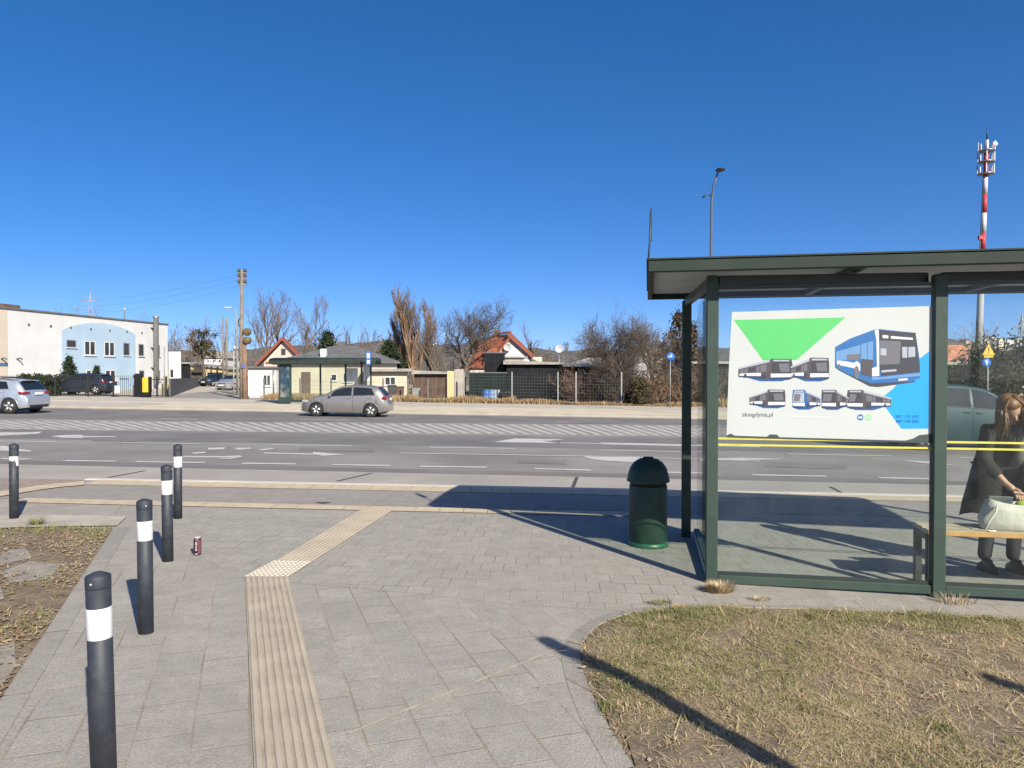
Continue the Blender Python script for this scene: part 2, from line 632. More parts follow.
# sand-filled line across the slabs
a, c = at(348, 735), at(566, 646)
d = (c - a).normalized().cross(Vector((0, 0, 1))) * 0.008
ground_poly('sand_joint', [(a + d).to_tuple()[:2], (c + d).to_tuple()[:2], (c - d).to_tuple()[:2], (a - d).to_tuple()[:2]], mat('joint_sand', (0.36, 0.33, 0.27), 0.95, 0.2, 12), 0.007)

# --- tactile guide path: ribbed slabs, a field of studs, ribbed slabs
M_TACT = mat('tactile_concrete', (0.39, 0.34, 0.262), 0.9, 0.1, 3.0, bump=0.25, bscale=80, stain=(0.29, 0.255, 0.2), sscale=2.5)
M_TACTW = mat('tactile_pale', (0.47, 0.43, 0.36), 0.9, 0.08, 3.0, bump=0.25, bscale=80, stain=(0.38, 0.34, 0.28), sscale=2.5)


def tactile(name, A, B, C, D, m, ribs, seg):
    """ribbed slab path between the lines A-B (left) and D-C (right)"""
    mb = MB()
    A, B, C, D = [Vector((p[0], p[1], 0)) for p in (A, B, C, D)]
    def pt(u, v, z):
        q = A.lerp(B, v).lerp(D.lerp(C, v), u)
        return Vector((q.x, q.y, gz(q.x, q.y) + z))
    base = MB().add([pt(0, 0, .008), pt(1, 0, .008), pt(1, 1, .008), pt(0, 1, .008)], [(0, 1, 2, 3)]).build('tactile_base', mat('tactile_groove', (0.33, 0.29, 0.225), 0.95, .2, 6, stain=(.2, .175, .14), sscale=4))
    base['kind'] = 'structure'
    L = (B - A).length
    n = max(1, int(round(L / seg)))
    for i in range(n):
        v0, v1 = i / n, (i + 1) / n
        for k in range(ribs):
            u0, u1 = (k + 0.16) / ribs, (k + 0.86) / ribs
            w = 0.2 * (u1 - u0)
            vs = [pt(u0, v0, .009), pt(u1, v0, .009), pt(u1, v1, .009), pt(u0, v1, .009),
                  pt(u0 + w, v0, .0145), pt(u1 - w, v0, .0145), pt(u1 - w, v1, .0145), pt(u0 + w, v1, .0145)]
            mb.add(vs, [(4, 5, 6, 7), (0, 1, 5, 4), (1, 2, 6, 5), (2, 3, 7, 6), (3, 0, 4, 7)])
    o = mb.build(name, m)
    o['kind'] = 'structure'
    return o


q0, q1 = at(245, 577), at(254, 768)
q2, q3 = at(288, 577), at(335, 768)
ext = lambda a, b, t: (b + (b - a) * t)
tactile('tactile_path', ext(q0, q1, .9), q0, q2, ext(q2, q3, .9), M_TACT, 8, 0.3)
u0, u1, u2, u3 = at(275, 562), at(361, 510), at(395, 509), at(311, 563)
tactile('tactile_path', u0, u1, u2, u3, M_TACT, 8, 0.3)
mb = MB()
s0, s1, s2, s3 = at(243, 578), at(288, 578), at(312, 562.5), at(274, 561.5)
zz = lambda p, z: Vector((p.x, p.y, gz(p.x, p.y) + z))
mb.add([zz(p, .011) for p in (s0, s1, s2, s3)], [(0, 1, 2, 3)])
for i in range(9):
    for j in range(9):
        u, v = (i + .5) / 9, (j + .5) / 9
        q = s0.lerp(s1, u).lerp(s3.lerp(s2, u), v)
        mb.lathe([(.018, .0), (.016, .004), (.009, .007), (.002, .0075)], 8, (q.x, q.y, gz(q.x, q.y) + .0112))
o = mb.build('tactile_field', M_TACTW)
o['kind'] = 'structure'

# --- left verge: bare soil with leaf litter, pale screed strip behind, flat kerb beside
V_EDGE = [P(115, 528), P(0, 703), P(-80, 826)]
V_OUT = [P(133, 527), P(128, 527)]
dirt_poly = [P(113, 529), P(0, 701), P(-120, 880), (-9, 1.2), (-14, 6.8), P(-30, 531), P(0, 529), P(60, 528)]
ground_poly('verge_soil', dirt_poly, M_DIRT, 0.003)
ground_poly('screed_strip', [P(-40, 531), P(0, 529.3), P(60, 527.7), P(117, 527), P(127, 517.5), P(40, 516), P(0, 517), P(-40, 518)], M_SCREED, 0.016)
ground_poly('flat_kerb', [P(115, 527.3), P(130, 527.3), P(33, 690), P(-60, 850), P(-120, 880), P(0, 701)], paving_mat('flat_kerb', 111, 0.98, 9.0, (0.285, 0.268, 0.24), (0.25, 0.236, 0.21), (0.24, 0.215, 0.17), 0.008, 0.5, stain=(0.215, 0.2, 0.178), shift=(0.1, 4.5)), 0.0045)
stone_px = [[(0, 573), (30, 562), (62, 566), (48, 580), (10, 584)], [(0, 647), (14, 642), (16, 668), (0, 690)],
            [(-40, 585), (0, 586), (4, 600), (-30, 608)], [(0, 553), (26, 548), (32, 559), (0, 566)]]
for s in stone_px:
    ground_poly('flagstone', [P(*q) for q in s], M_STONE, 0.009)

# --- road markings -------------------------------------------------
def line(pa, pb, w, name='lane_marking', dz=ROAD + 0.009):
    a, c = at(pa[0], pa[1], ROAD), at(pb[0], pb[1], ROAD)
    d = (c - a)
    d.z = 0
    n = Vector((-d.y, d.x, 0)).normalized() * (w / 2)
    return ground_poly(name, [(p.x, p.y) for p in (a + n, c + n, c - n, a - n)], M_PAINT, dz)


for pa, pb in [((-60, 457.5), (-30, 458)), ((0, 459), (31, 459.5)), ((64, 461), (116, 461.6)), ((136, 462), (205, 463)), ((242, 463.6), (296, 464.4)), ((332, 465), (390, 466)),
               ((420, 466.8), (487, 467.6)), ((534, 469), (591, 470.6)), ((640, 472), (705, 473.6)), ((752, 475.2), (827, 476.6)), ((878, 478), (938, 479.4)), ((990, 480.5), (1050, 482.2))]:
    line(pa, pb, 0.2)
for pa, pb in [((-30, 441), (55, 442)), ((122, 443), (200, 444.2)), ((272, 445), (352, 446.4)), ((430, 447.6), (515, 448.9)), ((600, 450.3), (680, 452)), ((787, 454.3), (892, 456.4)), ((960, 457.8), (1050, 460))]:
    line(pa, pb, 0.17)
line((400, 453.4), (640, 457.3), 0.15)
line((560, 443), (602, 443.8), 0.22)
line((600, 443.6), (690, 445.6), 0.62)
line((690, 445.6), (760, 447.2), 0.25)
line((640, 457.8), (760, 461.5), 0.14)
# edges of the hatched island and far lane lines
line((-60, 419.8), (720, 426), 0.22)
line((-60, 428.4), (720, 437), 0.22)
line((160, 419.0), (198, 419.5), 0.2)
line((555, 422), (582, 422.4), 0.2)
line((300, 419.5), (350, 420.1), 0.2)


def arrow(px_poly):
    ground_poly('lane_arrow', [P(x, y, ROAD) for x, y in px_poly], M_PAINT, ROAD + 0.009)


arrow([(264, 452.8), (313, 454), (313, 452.2), (346, 455), (322, 456.2), (316, 455.2), (264, 454.0)])
arrow([(582, 457), (600, 456.2), (640, 457.4), (640, 462.8), (606, 461.3), (592, 459.5)])
arrow([(0, 432.6), (20, 432.6), (42, 432), (38, 434), (0, 436)])
arrow([(50, 436.4), (66, 435.2), (82, 435.1), (84, 436.2), (116, 436.6), (116, 437.3), (84, 437.6), (82, 438.3), (62, 438.0)])
arrow([(494, 442.4), (515, 438.6), (566, 439.4), (544, 441.6), (560, 443.4)])
arrow([(700, 459.2), (740, 458), (790, 459.5), (740, 460.7)])
arrow([(900, 460.5), (936, 462), (936, 463), (960, 466), (920, 463.3)])
arrow([(0, 446.2), (6, 446.2), (12, 448.4), (31, 450.8), (31, 452), (8, 451.4), (0, 451.2)])
for poly in ([(208, 448.2), (225, 447.6), (224, 449.7), (208, 450)], [(233, 448.2), (250, 447.8), (252, 449.4), (238, 450.2)],
             [(191, 453), (205, 452), (206, 453.4), (194, 454.2)], [(183, 456.2), (222, 456.6), (240, 455.8), (243, 457.4), (230, 459.2), (214, 459), (232, 457.9), (183, 457.8)],
             [(258, 449.8), (272, 448.4), (274, 449.2), (262, 450.8)]):
    arrow(poly)

# hatched traffic island painted on the asphalt
mb = MB()
tl, tr = at(-60, 420.2, ROAD), at(720, 426.3, ROAD)
bl, br_ = at(-60, 428.0, ROAD), at(720, 436.4, ROAD)
n = 62
for i in range(-3, n + 1):
    q = []
    for (t, far) in ((i / n, 1), ((i + .52) / n, 1), ((i + 3.4 + .52) / n, 0), ((i + 3.4) / n, 0)):
        t = max(0, min(1, t))
        p = tl.lerp(tr, t) if far else bl.lerp(br_, t)
        q.append(Vector((p.x, p.y, gz(p.x, p.y) + ROAD + .0075)))
    if (q[0] - q[1]).length < .05 or (q[2] - q[3]).length < .05: continue
    mb.poly(list(reversed(q)))
o = mb.build('hatched_marking', mat('worn_hatch_paint', (0.4, 0.385, 0.365), .85, .12, 4, stain=(.27, .25, .235), sscale=1.5, samt=.8), recalc=False)
o['kind'] = 'structure'
if o.data.polygons[0].normal.z < 0: o.data.flip_normals()
ground_poly('hatched_ground', [(p.x, p.y) for p in (bl, br_, tr, tl)], mat('island_asphalt', (0.235, 0.217, 0.2), 0.85, 0.14, .6, bump=.2, bscale=50), ROAD + 0.005)

# expansion joints in the bus bay
for pa, pb in [((108, 478), (145, 471)), ((337, 481.5), (372, 473.5)), ((573, 487.5), (577, 477.5)), ((845, 495), (830, 487))]:
    a, c = at(*pa, ROAD), at(*pb, ROAD)
    d = (c - a); d.z = 0
    nn = Vector((-d.y, d.x, 0)).normalized() * 0.03
    ground_poly('bay_joint', [(p.x, p.y) for p in (a + nn, c + nn, c - nn, a - nn)], mat('bitumen', (0.05, 0.048, 0.046), 0.9, 0.2, 8), ROAD + 0.008)

for q in ([(300, 447.5), (372, 448.6), (374, 452), (298, 450.8)], [(520, 459), (568, 460), (566, 464.5), (516, 463.2)], [(96, 438.6), (140, 439.2), (138, 441.6), (92, 441)], [(770, 462), (850, 464.5), (846, 469.5), (764, 467)]):
    ground_poly('road_patch', [P(x, y, ROAD) for x, y in q], mat('patch_asphalt', (0.165, 0.155, 0.15), .9, .15, 2, bump=.3, bscale=50), ROAD + 0.0065)
for q in ():
    c_ = at(q[0], q[1], ROAD)
    ground_poly('drain_cover', [(c_.x + .3 * math.cos(2 * PI * k / 20), c_.y + .3 * math.sin(2 * PI * k / 20)) for k in range(20)], mat('cast_iron', (0.07, 0.067, 0.065), .6, .3, 20), ROAD + 0.0085)
# --- far side
strip('far_kerb', X0, X1, FARK_Y, FARK_Y + 0.3, mat('far_kerb_stone', (0.33, 0.305, 0.26), .9, .12, 1.5, stain=(.25, .23, .2), sscale=.6), 0.025, 0.3)
strip('far_gutter', X0, X1, FARK_Y - 1.28, FARK_Y - 0.01, mat('gutter', (0.25, 0.23, 0.2), 0.9, 0.15, 1.0, stain=(0.17, 0.16, 0.145), sscale=.5), ROAD + 0.009)
strip('far_pavement', at(118, 408).x, X1, FARK_Y + 0.3, lambda x: 43.2, M_FARWALK, 0.02, 0.2)
strip('far_pavement_driveway', X0, at(118, 408).x - .005, FARK_Y + 0.3, lambda x: 43.2, M_FARGREY, 0.0, 0.2)
strip('far_path', X0, X1, lambda x: 43.2, lambda x: 49.5, M_FARGREY, 0.024, 0.2)
strip('far_verge', at(262, 400).x, X1, 49.5, 120, M_VERGE, 0.02, 0.2)
yard = ground_poly('far_yard', [(-110, 49.5), (at(140, 398).x, 49.5), (-34, 120), (-110, 120)], M_FARGREY, 0.022)
ground_poly('side_street', [(at(140, 398).x + .01, 49.5), (at(262, 400).x - .01, 49.5), (-30, 120), (-34, 120)], mat('side_asphalt', (0.24, 0.225, 0.205), 0.9, .12, .5, stain=(.18, .17, .155), sscale=.3), 0.024)
ground_poly('manhole_cover', [P(315, 503), P(326, 502.4), P(332, 503.4), P(322, 504.3)], mat('iron', (0.1, 0.095, 0.09), .6, .2, 20), 0.012)
# ================================================================== bus shelter in front
M_GREEN = mat('shelter_green', (0.034, 0.056, 0.046), 0.5, 0.12, 3.0, spec=0.3, stain=(0.05, 0.07, 0.06), sscale=4, samt=.5)
M_GREEND = mat('shelter_beam', (0.02, 0.03, 0.028), 0.45, 0.1, 3.0)
M_FASCIA = mat('fascia_green', (0.022, 0.034, 0.029), 0.65, 0.12, 2.0, spec=0.2, stain=(0.035, 0.045, 0.04), sscale=2.5, samt=.5)
M_SOFFIT = mat('soffit_grey', (0.48, 0.5, 0.51), 0.7, 0.08, 3.0)
M_ALU = mat('alu_strip', (0.5, 0.5, 0.48), 0.45, 0.08, 5.0, metal=0.3)
M_GLASS = glass_mat('shelter_glass', (0.935, 0.965, 0.95), 0.8, 0.013, (0.5, 0.57, 0.6))
M_YEL = mat('yellow_tape', (0.48, 0.45, 0.07), 0.6, 0.1, 8.0)
M_WOOD = mat('bench_wood', (0.42, 0.36, 0.27), 0.8, 0.2, 12.0, stain=(0.3, 0.26, 0.2), sscale=6)
M_WOODE = mat('bench_edge', (0.5, 0.27, 0.09), 0.7, 0.15, 10.0)
M_STEELD = mat('dark_steel', (0.03, 0.034, 0.036), 0.5, 0.15, 8.0)

SH_ANG = R(-10.5)
SH0 = Vector((1.638, 5.98, -0.105))
W2 = 1.705          # panel width
SHM = Matrix.Translation(SH0) @ Matrix.Rotation(SH_ANG, 4, 'Z')


def shelter_parts(root):
    p = MB().bbox(-.048, .048, -.045, .045, -.06, 2.515, .008)
    p.box(-.075, .075, -.07, .07, -.075, -.045)
    o = p.build('post', M_GREEN, root)
    for (x, y) in ((W2, 0), (2 * W2, 0), (3 * W2, 0), (-.11, 1.8), (3 * W2, 1.8)):
        c = o.copy(); COL.objects.link(c); c.parent = root; c.location = (x, y, -.03 if x or y else 0)
    for x0 in (0, W2, 2 * W2):
        a, bb = x0 + .05, x0 + W2 - .05
        MB().bbox(a, bb, -.032, .032, 0, .07, .006).build('base_rail', M_GREEN, root)
        MB().bbox(a, bb, -.028, .028, 2.43, 2.513, .006).build('top_beam', M_GREEND, root)
        pane = MB().box(a + .001, bb - .001, -.003, .003, .0705, 2.4295).build('glass_pane', M_GLASS, root)
        for z in (1.178, 1.128):
            MB().box(a + .002, bb - .002, -.0052, -.0038, z, z + .016).build('warning_stripe', M_YEL, pane)
        for z in (.0705, 2.40):
            MB().box(a + .001, bb - .001, -.0125, -.0035, z, z + .028).build('pane_clip', M_GREEND, pane)
    for x0 in (0, 3 * W2):
        side0 = len(root.children)
        MB().bbox(x0 - .03, x0 + .03, .05, 1.75, .0, .075, .006).build('base_rail', M_GREEN, root)
        MB().box(x0 - .036, x0 - .031, .06, 1.74, .015, .06).build('rail_strip', M_ALU, root)
        MB().bbox(x0 - .03, x0 + .03, .05, 1.85, 2.43, 2.513, .006).build('top_beam', M_GREEND, root)
        MB().box(x0 - .003, x0 + .003, .051, 1.749, .0755, 2.4295).build('glass_pane', M_GLASS, root)
        if x0 == 0:
            for ch in list(root.children)[side0:]: ch.rotation_euler = (0, 0, R(3.5))
    MB().bbox(-.06, 3 * W2 - .05, 1.772, 1.828, 2.5165, 2.572, .006).build('top_beam', M_GREEND, root)
    # roof: fascia frame, pale soffit, sheet on top with a slight crown
    x0, x1, y0, y1 = -.52, 5.45, -.31, 1.93
    f = MB()
    f.bbox(x0, x1, y0, y0 + .05, 2.516, 2.612, .008)
    f.bbox(x0, x1, y1 - .05, y1, 2.516, 2.612, .008)
    f.bbox(x0, x0 + .05, y0 + .05, y1 - .05, 2.517, 2.611, .008)
    f.bbox(x1 - .05, x1, y0 + .05, y1 - .05, 2.517, 2.611, .008)
    roof = f.build('roof', M_FASCIA, root)
    MB().box(x0 + .052, x1 - .052, y0 + .052, y1 - .052, 2.575, 2.59).build('soffit', M_SOFFIT, roof)
    r = MB()
    rings = []
    for i in range(9):
        t = i / 8
        y = y0 - .01 + (y1 - y0 + .02) * t
        z = 2.613 + .05 * math.sin(PI * t)
        rings.append([Vector((x0 - .01, y, z)), Vector((x1 + .01, y, z)), Vector((x1 + .01, y, z + .012)), Vector((x0 - .01, y, z + .012))])
    r.loft(rings, True, False)
    r.build('roof_sheet', M_FASCIA, roof)
    for xx in (1.1, 2.6, 4.2):
        MB().bbox(xx - .03, xx + .03, y0 + .05, y1 - .05, 2.52, 2.573, .006).build('rafter', M_GREEND, roof)
    s = MB().tube([(-.52, -.05, 2.56), (-.505, -.03, 2.8), (-.495, -.02, 3.06)], .009, 6)
    s.prism_y([(-.02, 2.82), (.06, 2.82), (.085, 3.02), (.06, 3.1), (.02, 3.02)], -.006, .006, Matrix.Translation((-.50, .0, 0)) @ Matrix.Rotation(R(84), 4, 'Z'))
    s.build('roof_fin', M_STEELD, roof)


shelter = empty('bus_shelter', SH0, SH_ANG, 'large dark green glazed bus shelter with yellow stripes across its panes beside the lawn', 'bus shelter')
shelter_parts(shelter)

# ------------------------------------------------------------------ poster on the glass
flat_cache = {}


def fmat(col, rough=0.55):
    k = 'print_%02x%02x%02x' % tuple(int(c * 255) for c in col)
    return mat(k, col, rough, 0.03, 4.0)


M_PAPER = mat('poster_paper', (0.41, 0.45, 0.45), 0.6, 0.03, 2.0)
poster = empty('bus_poster', SH0, SH_ANG, 'white advertising poster with green triangle and pictured buses stuck to the shelter glass', 'poster')


def pu(px): return .143 + (px - 730.5) / (929 - 730.5) * 1.507
def pv(py): return 1.205 + (437.5 - py) / (437.5 - 310) * 1.02


def sheet(name, px, m, layer, parent=None, th=.0005):
    """printed shape on the poster; px are photograph pixels"""
    y = -.0068 - layer * .0006
    pts = [(pu(a), pv(c)) for a, c in px]
    mb = MB().prism_y(pts, y - th * .5, y)
    return mb.build(name, m, parent or poster)


def text_mesh(body, size, m, name, parent, loc, rot=(PI / 2, 0, 0), align='LEFT', ext=0.0002, bold=0.0):
    cu = bpy.data.curves.new(name, 'FONT')
    cu.body = body
    cu.size = size
    cu.align_x = align
    cu.extrude = ext
    cu.offset = bold
    t = bpy.data.objects.new(name, cu)
    COL.objects.link(t)
    bpy.context.view_layer.update()
    me = bpy.data.meshes.new_from_object(t.evaluated_get(bpy.context.evaluated_depsgraph_get()))
    bpy.data.objects.remove(t)
    me.materials.clear()
    me.materials.append(m)
    me.name = name
    o = bpy.data.objects.new(name, me)
    COL.objects.link(o)
    o.parent = parent
    o.location = loc
    o.rotation_euler = rot
    return o


sheet('paper', [(732, 311), (831, 309.5), (929, 308), (929.5, 380), (928.6, 432), (921, 434), (913, 439), (830, 438.6), (727, 436.5), (729, 370)], M_PAPER, 0)
sheet('green_triangle', [(734, 319), (846, 318), (798, 360), (764, 360)], fmat((0.07, 0.42, 0.12)), 1)
sheet('blue_corner', [(926.5, 352), (926.5, 427), (901, 427.6), (880, 399), (893, 388), (915, 361)], fmat((0.0, 0.27, 0.62)), 1)
INK = dict(dk=fmat((0.03, 0.033, 0.045)), gy=fmat((0.11, 0.115, 0.14)), lg=fmat((0.3, 0.34, 0.4)), bl=fmat((0.008, 0.08, 0.28)), lb=fmat((0.1, 0.23, 0.44)),
           wh=fmat((0.52, 0.54, 0.56)), br=fmat((0.055, 0.05, 0.06)), nv=fmat((0.012, 0.045, 0.12)), nb=fmat((0.012, 0.11, 0.32)))


def big_bus():
    def q(*pts): return [(830 + a / 9.752, 320 + c / 9.752) for a, c in pts]
    r = sheet('bus_print', q((60, 265), (200, 185), (430, 100), (470, 95), (815, 135), (860, 420), (862, 560), (790, 597), (410, 615), (250, 560), (60, 465)), INK['nb'], 2)
    def s(n, k, L, *pts): sheet(n, q(*pts), INK[k], L, r)
    s('shadow', 'dk', 1.5, (60, 462), (250, 555), (410, 612), (800, 590), (825, 602), (470, 652), (390, 645), (95, 490))
    s('window', 'lb', 3, (68, 312), (300, 245), (300, 392), (160, 388), (70, 400))
    s('window', 'gy', 3.5, (170, 340), (298, 330), (298, 392), (170, 386))
    s('door', 'lb', 3, (308, 240), (362, 225), (362, 400), (308, 395))
    s('door', 'lb', 3, (368, 222), (420, 210), (420, 410), (368, 402))
    s('door', 'br', 3.5, (310, 380), (420, 390), (420, 560), (310, 530))
    s('side_panel', 'wh', 3, (75, 395), (160, 402), (240, 420), (240, 470), (80, 436))
    s('wheel_arch', 'wh', 4, (235, 420), (270, 400), (300, 430), (300, 495), (285, 500), (235, 470))
    s('wheel', 'gy', 5, *[(265 + 26 * math.cos(t * PI / 8), 510 + 62 * math.sin(t * PI / 8)) for t in range(16)])
    s('wheel', 'gy', 5, *[(98 + 14 * math.cos(t * PI / 6), 455 + 28 * math.sin(t * PI / 6)) for t in range(12)])
    s('windscreen', 'dk', 3, (478, 105), (815, 140), (852, 430), (480, 445))
    s('reflection', 'gy', 4, (485, 205), (680, 215), (670, 430), (485, 438))
    s('reflection', 'lg', 5, (490, 280), (545, 285), (545, 350), (490, 345))
    s('reflection', 'lg', 4, (690, 268), (740, 268), (740, 370), (695, 372))
    s('reflection', 'lg', 4, (750, 268), (812, 268), (815, 360), (750, 368))
    s('roof_band', 'dk', 4, (478, 100), (530, 125), (815, 152), (818, 135), (560, 118))
    s('pillar', 'wh', 4, (432, 105), (470, 98), (478, 250), (480, 545), (412, 548), (412, 470), (458, 455), (450, 200))
    s('grille', 'dk', 4, (482, 446), (852, 432), (857, 505), (500, 545))
    s('grille', 'lg', 5, (500, 490), (640, 480), (640, 500), (500, 512))
    s('bumper', 'lb', 4, (412, 552), (500, 555), (860, 515), (858, 545), (412, 585))
    s('plate', 'wh', 5, (660, 572), (745, 566), (745, 584), (660, 592))
    s('number_board', 'wh', 5, (508, 152), (562, 158), (562, 186), (508, 182))
    s('number_board', 'wh', 5, (585, 163), (790, 182), (790, 202), (585, 188))


def small_bus(x0, y0, x1, y1, fr, left, tone, joint=False):
    """a little printed bus; fr = share of the width taken by its front, left = front at the left end"""
    w, h = x1 - x0, y1 - y0
    def q(*pts): return [((x1 - a * w) if left else (x0 + a * w), y0 + c * h) for a, c in pts]
    k = 1 - fr
    r = sheet('bus_print', q((0, .42), (k, .06), (k + .03, .0), (.98, .02), (1, .3), (1, .93), (.92, 1), (k, 1), (0, .86)), INK[tone], 2)
    def s(n, c, L, *pts): sheet(n, q(*pts), INK[c], L, r)
    s('roof', 'lg', 3, (.0, .42), (k, .05), (k, .16), (.0, .5))
    s('window', 'gy', 3, (.03, .52), (k * .9, .26), (k * .9, .6), (.03, .68))
    s('window', 'dk', 4, (k * .3, .46), (k * .55, .38), (k * .55, .6), (k * .3, .64))
    s('side_panel', 'wh', 4, (.02, .7), (k * .72, .66), (k * .72, .82), (.02, .8))
    for i in range(5):
        u_ = .1 + i * (k * .8 - .1) / 5
        s('window_pillar', 'br', 4.5, (u_, .46 - .26 * u_ / k), (u_ + .012, .46 - .26 * u_ / k), (u_ + .012, .66), (u_, .66))
    s('skirt', 'nv', 4, (.02, .8), (k * .8, .83), (k * .8, .95), (.02, .86))
    s('windscreen', 'dk' if tone != 'bl' else 'lg', 3, (k + .04, .16), (.96, .16), (.98, .66), (k + .04, .68))
    s('reflection', 'gy', 4, (k + .16, .24), (.93, .22), (.95, .62), (k + .2, .62))
    s('number_board', 'lg', 5, (k + .06, .05), (.94, .06), (.94, .13), (k + .06, .13))
    s('bumper', 'wh', 4, (k + .02, .7), (.99, .7), (.99, .86), (k + .02, .88))
    s('bumper', 'nv', 5, (k + .02, .88), (.98, .86), (.93, .97), (k + .02, .98))
    s('wheel', 'dk', 5, *[(k * .82 + .035 * math.cos(t * PI / 5), .84 + .13 * math.sin(t * PI / 5)) for t in range(10)])
    s('wheel', 'dk', 5, *[(k * .22 + .025 * math.cos(t * PI / 5), .8 + .1 * math.sin(t * PI / 5)) for t in range(10)])
    s('shadow', 'bl', 1.5, (.2, .92), (.95, .95), (.8, 1.06), (.4, 1.06))


big_bus()
small_bus(739, 358.5, 794, 380, .42, False, 'br')
small_bus(791, 357.5, 830.5, 380, .5, False, 'br')
small_bus(750.5, 389.5, 787, 407.5, .5, False, 'br')
small_bus(794, 389.5, 822, 408.5, .46, True, 'bl')
small_bus(823, 389.5, 850, 408.5, .55, True, 'br')
small_bus(848, 389.5, 891, 408.5, .38, True, 'br')
M_INK = fmat((0.12, 0.13, 0.14))
text_mesh('zkmgdynia.pl', .047, M_INK, 'web_address', poster, (pu(743), -.0083, pv(417)), bold=.0006)
M_INKB = fmat((0.0, 0.12, 0.4))
text_mesh('887 135 092', .033, M_INKB, 'phone_number', poster, (pu(895.5), -.0088, pv(417)), bold=.0004)
text_mesh('800 100 886', .033, M_INKB, 'phone_number', poster, (pu(895.5), -.0088, pv(421.5)), bold=.0004)
sheet('fine_print', [(781, 416), (833, 416.3), (833, 416.9), (781, 416.6)], fmat((0.55, 0.58, 0.58)), 2)
for cx, col in ((861.3, (0.03, 0.12, 0.32)), (869.3, (0.2, 0.55, 0.22))):
    r = sheet('round_logo', [(cx + 3.1 * math.cos(t * PI / 10), 416.8 + 3.1 * math.sin(t * PI / 10)) for t in range(20)], fmat(col), 2)
    sheet('logo_bar', [(cx - 2, 416.1), (cx + 2, 416.1), (cx + 2, 417.6), (cx - 2, 417.6)], fmat((0.6, 0.7, 0.7)), 3, r)
# torn dark tape along the lower edge
sheet('torn_tape', [(727, 437), (731, 434.5), (736, 437), (768, 437.4), (772, 434.8), (779, 435.2), (781, 437.6), (905, 439), (912, 437), (918, 433.5), (929.5, 432), (930, 441), (905, 441), (820, 439.6), (727, 438.6)], fmat((0.035, 0.05, 0.05)), 3)

# ------------------------------------------------------------------ bench under the shelter
bench = empty('wooden_bench', SH0, SH_ANG, 'worn plank bench with dark steel legs inside the glazed bus shelter', 'bench')
zg = -.03
sb = MB()
for k in range(3):
    a = .16 + k * .115
    sb.bbox(1.69, 3.3, a, a + .108, .425, .465, .006)
seat = sb.build('seat', M_WOOD, bench)
MB().bbox(1.69, 3.3, .148, .1595, .422, .464, .004).build('front_edge', M_WOODE, bench)
for x in (1.72, 3.2):
    lg = MB()
    lg.bbox(x - .028, x + .028, .44, .49, zg, .424, .006)
    lg.bbox(x - .028, x + .028, .17, .22, zg, .424, .006)
    lg.bbox(x - .025, x + .025, .22, .44, .37, .422, .006)
    lg.box(x - .05, x + .05, .15, .51, zg - .008, zg + .004)
    lg.build('leg', M_STEELD, bench)

# ------------------------------------------------------------------ litter bin
M_BIN = mat('bin_green', (0.008, 0.03, 0.019), 0.55, 0.2, 5.0, stain=(0.02, 0.06, 0.04), sscale=6)
M_BINF = mat('bin_foot', (0.02, 0.1, 0.05), 0.4, 0.2, 5.0)
M_BLACK = mat('black', (0.008, 0.009, 0.01), 0.6, 0.1, 5)
bp = at(648, 545)
bin_ = empty('litter_bin', bp, 0.3, 'dark green domed litter bin standing left of the bus shelter', 'litter bin')
MB().lathe([(.182, .02), (.188, .04), (.188, .60), (.182, .615)], 40).build('body', M_BIN, bin_)
MB().lathe([(.2, .0), (.203, .02), (.195, .045), (.187, .05)], 40).build('foot', M_BINF, bin_)
MB().lathe([(.178, .615), (.178, .665)], 40).build('neck', M_BLACK, bin_)
lid = MB().lathe([(.198, .64), (.213, .648), (.213, .668), (.206, .68), (.2, .72), (.18, .785), (.145, .835), (.095, .868), (.04, .882), (.004, .884)], 40).build('lid', M_BIN, bin_)
MB().lathe([(.05, .874), (.055, .881), (.05, .889), (.002, .891)], 20).build('ashtray', M_BLACK, lid)

# ------------------------------------------------------------------ bollards
M_BOLL = mat('bollard_grey', (0.02, 0.026, 0.037), 0.6, 0.15, 7.0, stain=(0.042, 0.046, 0.054), sscale=14, samt=.8)
M_BAND = mat('white_band', (0.56, 0.565, 0.57), 0.5, 0.05, 9.0, stain=(0.42, 0.42, 0.4), sscale=12, samt=.5)


def bollard(name):
    r = empty(name)
    MB().lathe([(.0455, -.05), (.0455, .785)], 32).build('shaft', M_BOLL, r)
    cap = MB().lathe([(.0455, .786), (.0464, .787), (.0466, .795), (.0466, .828), (.045, .833), (.015, .847), (.002, .849)], 32).build('cap', M_BOLL, r)
    MB().lathe([(.004, -.052), (.005, -.0505), (.002, -.049)], 8, (0.0, 0.0, .81), axis='y').build('rivet', M_ALU, cap)
    MB().lathe([(.0464, .588), (.0468, .589), (.0468, .709), (.0464, .71)], 32).build('reflective_band', M_BAND, r)
    return r


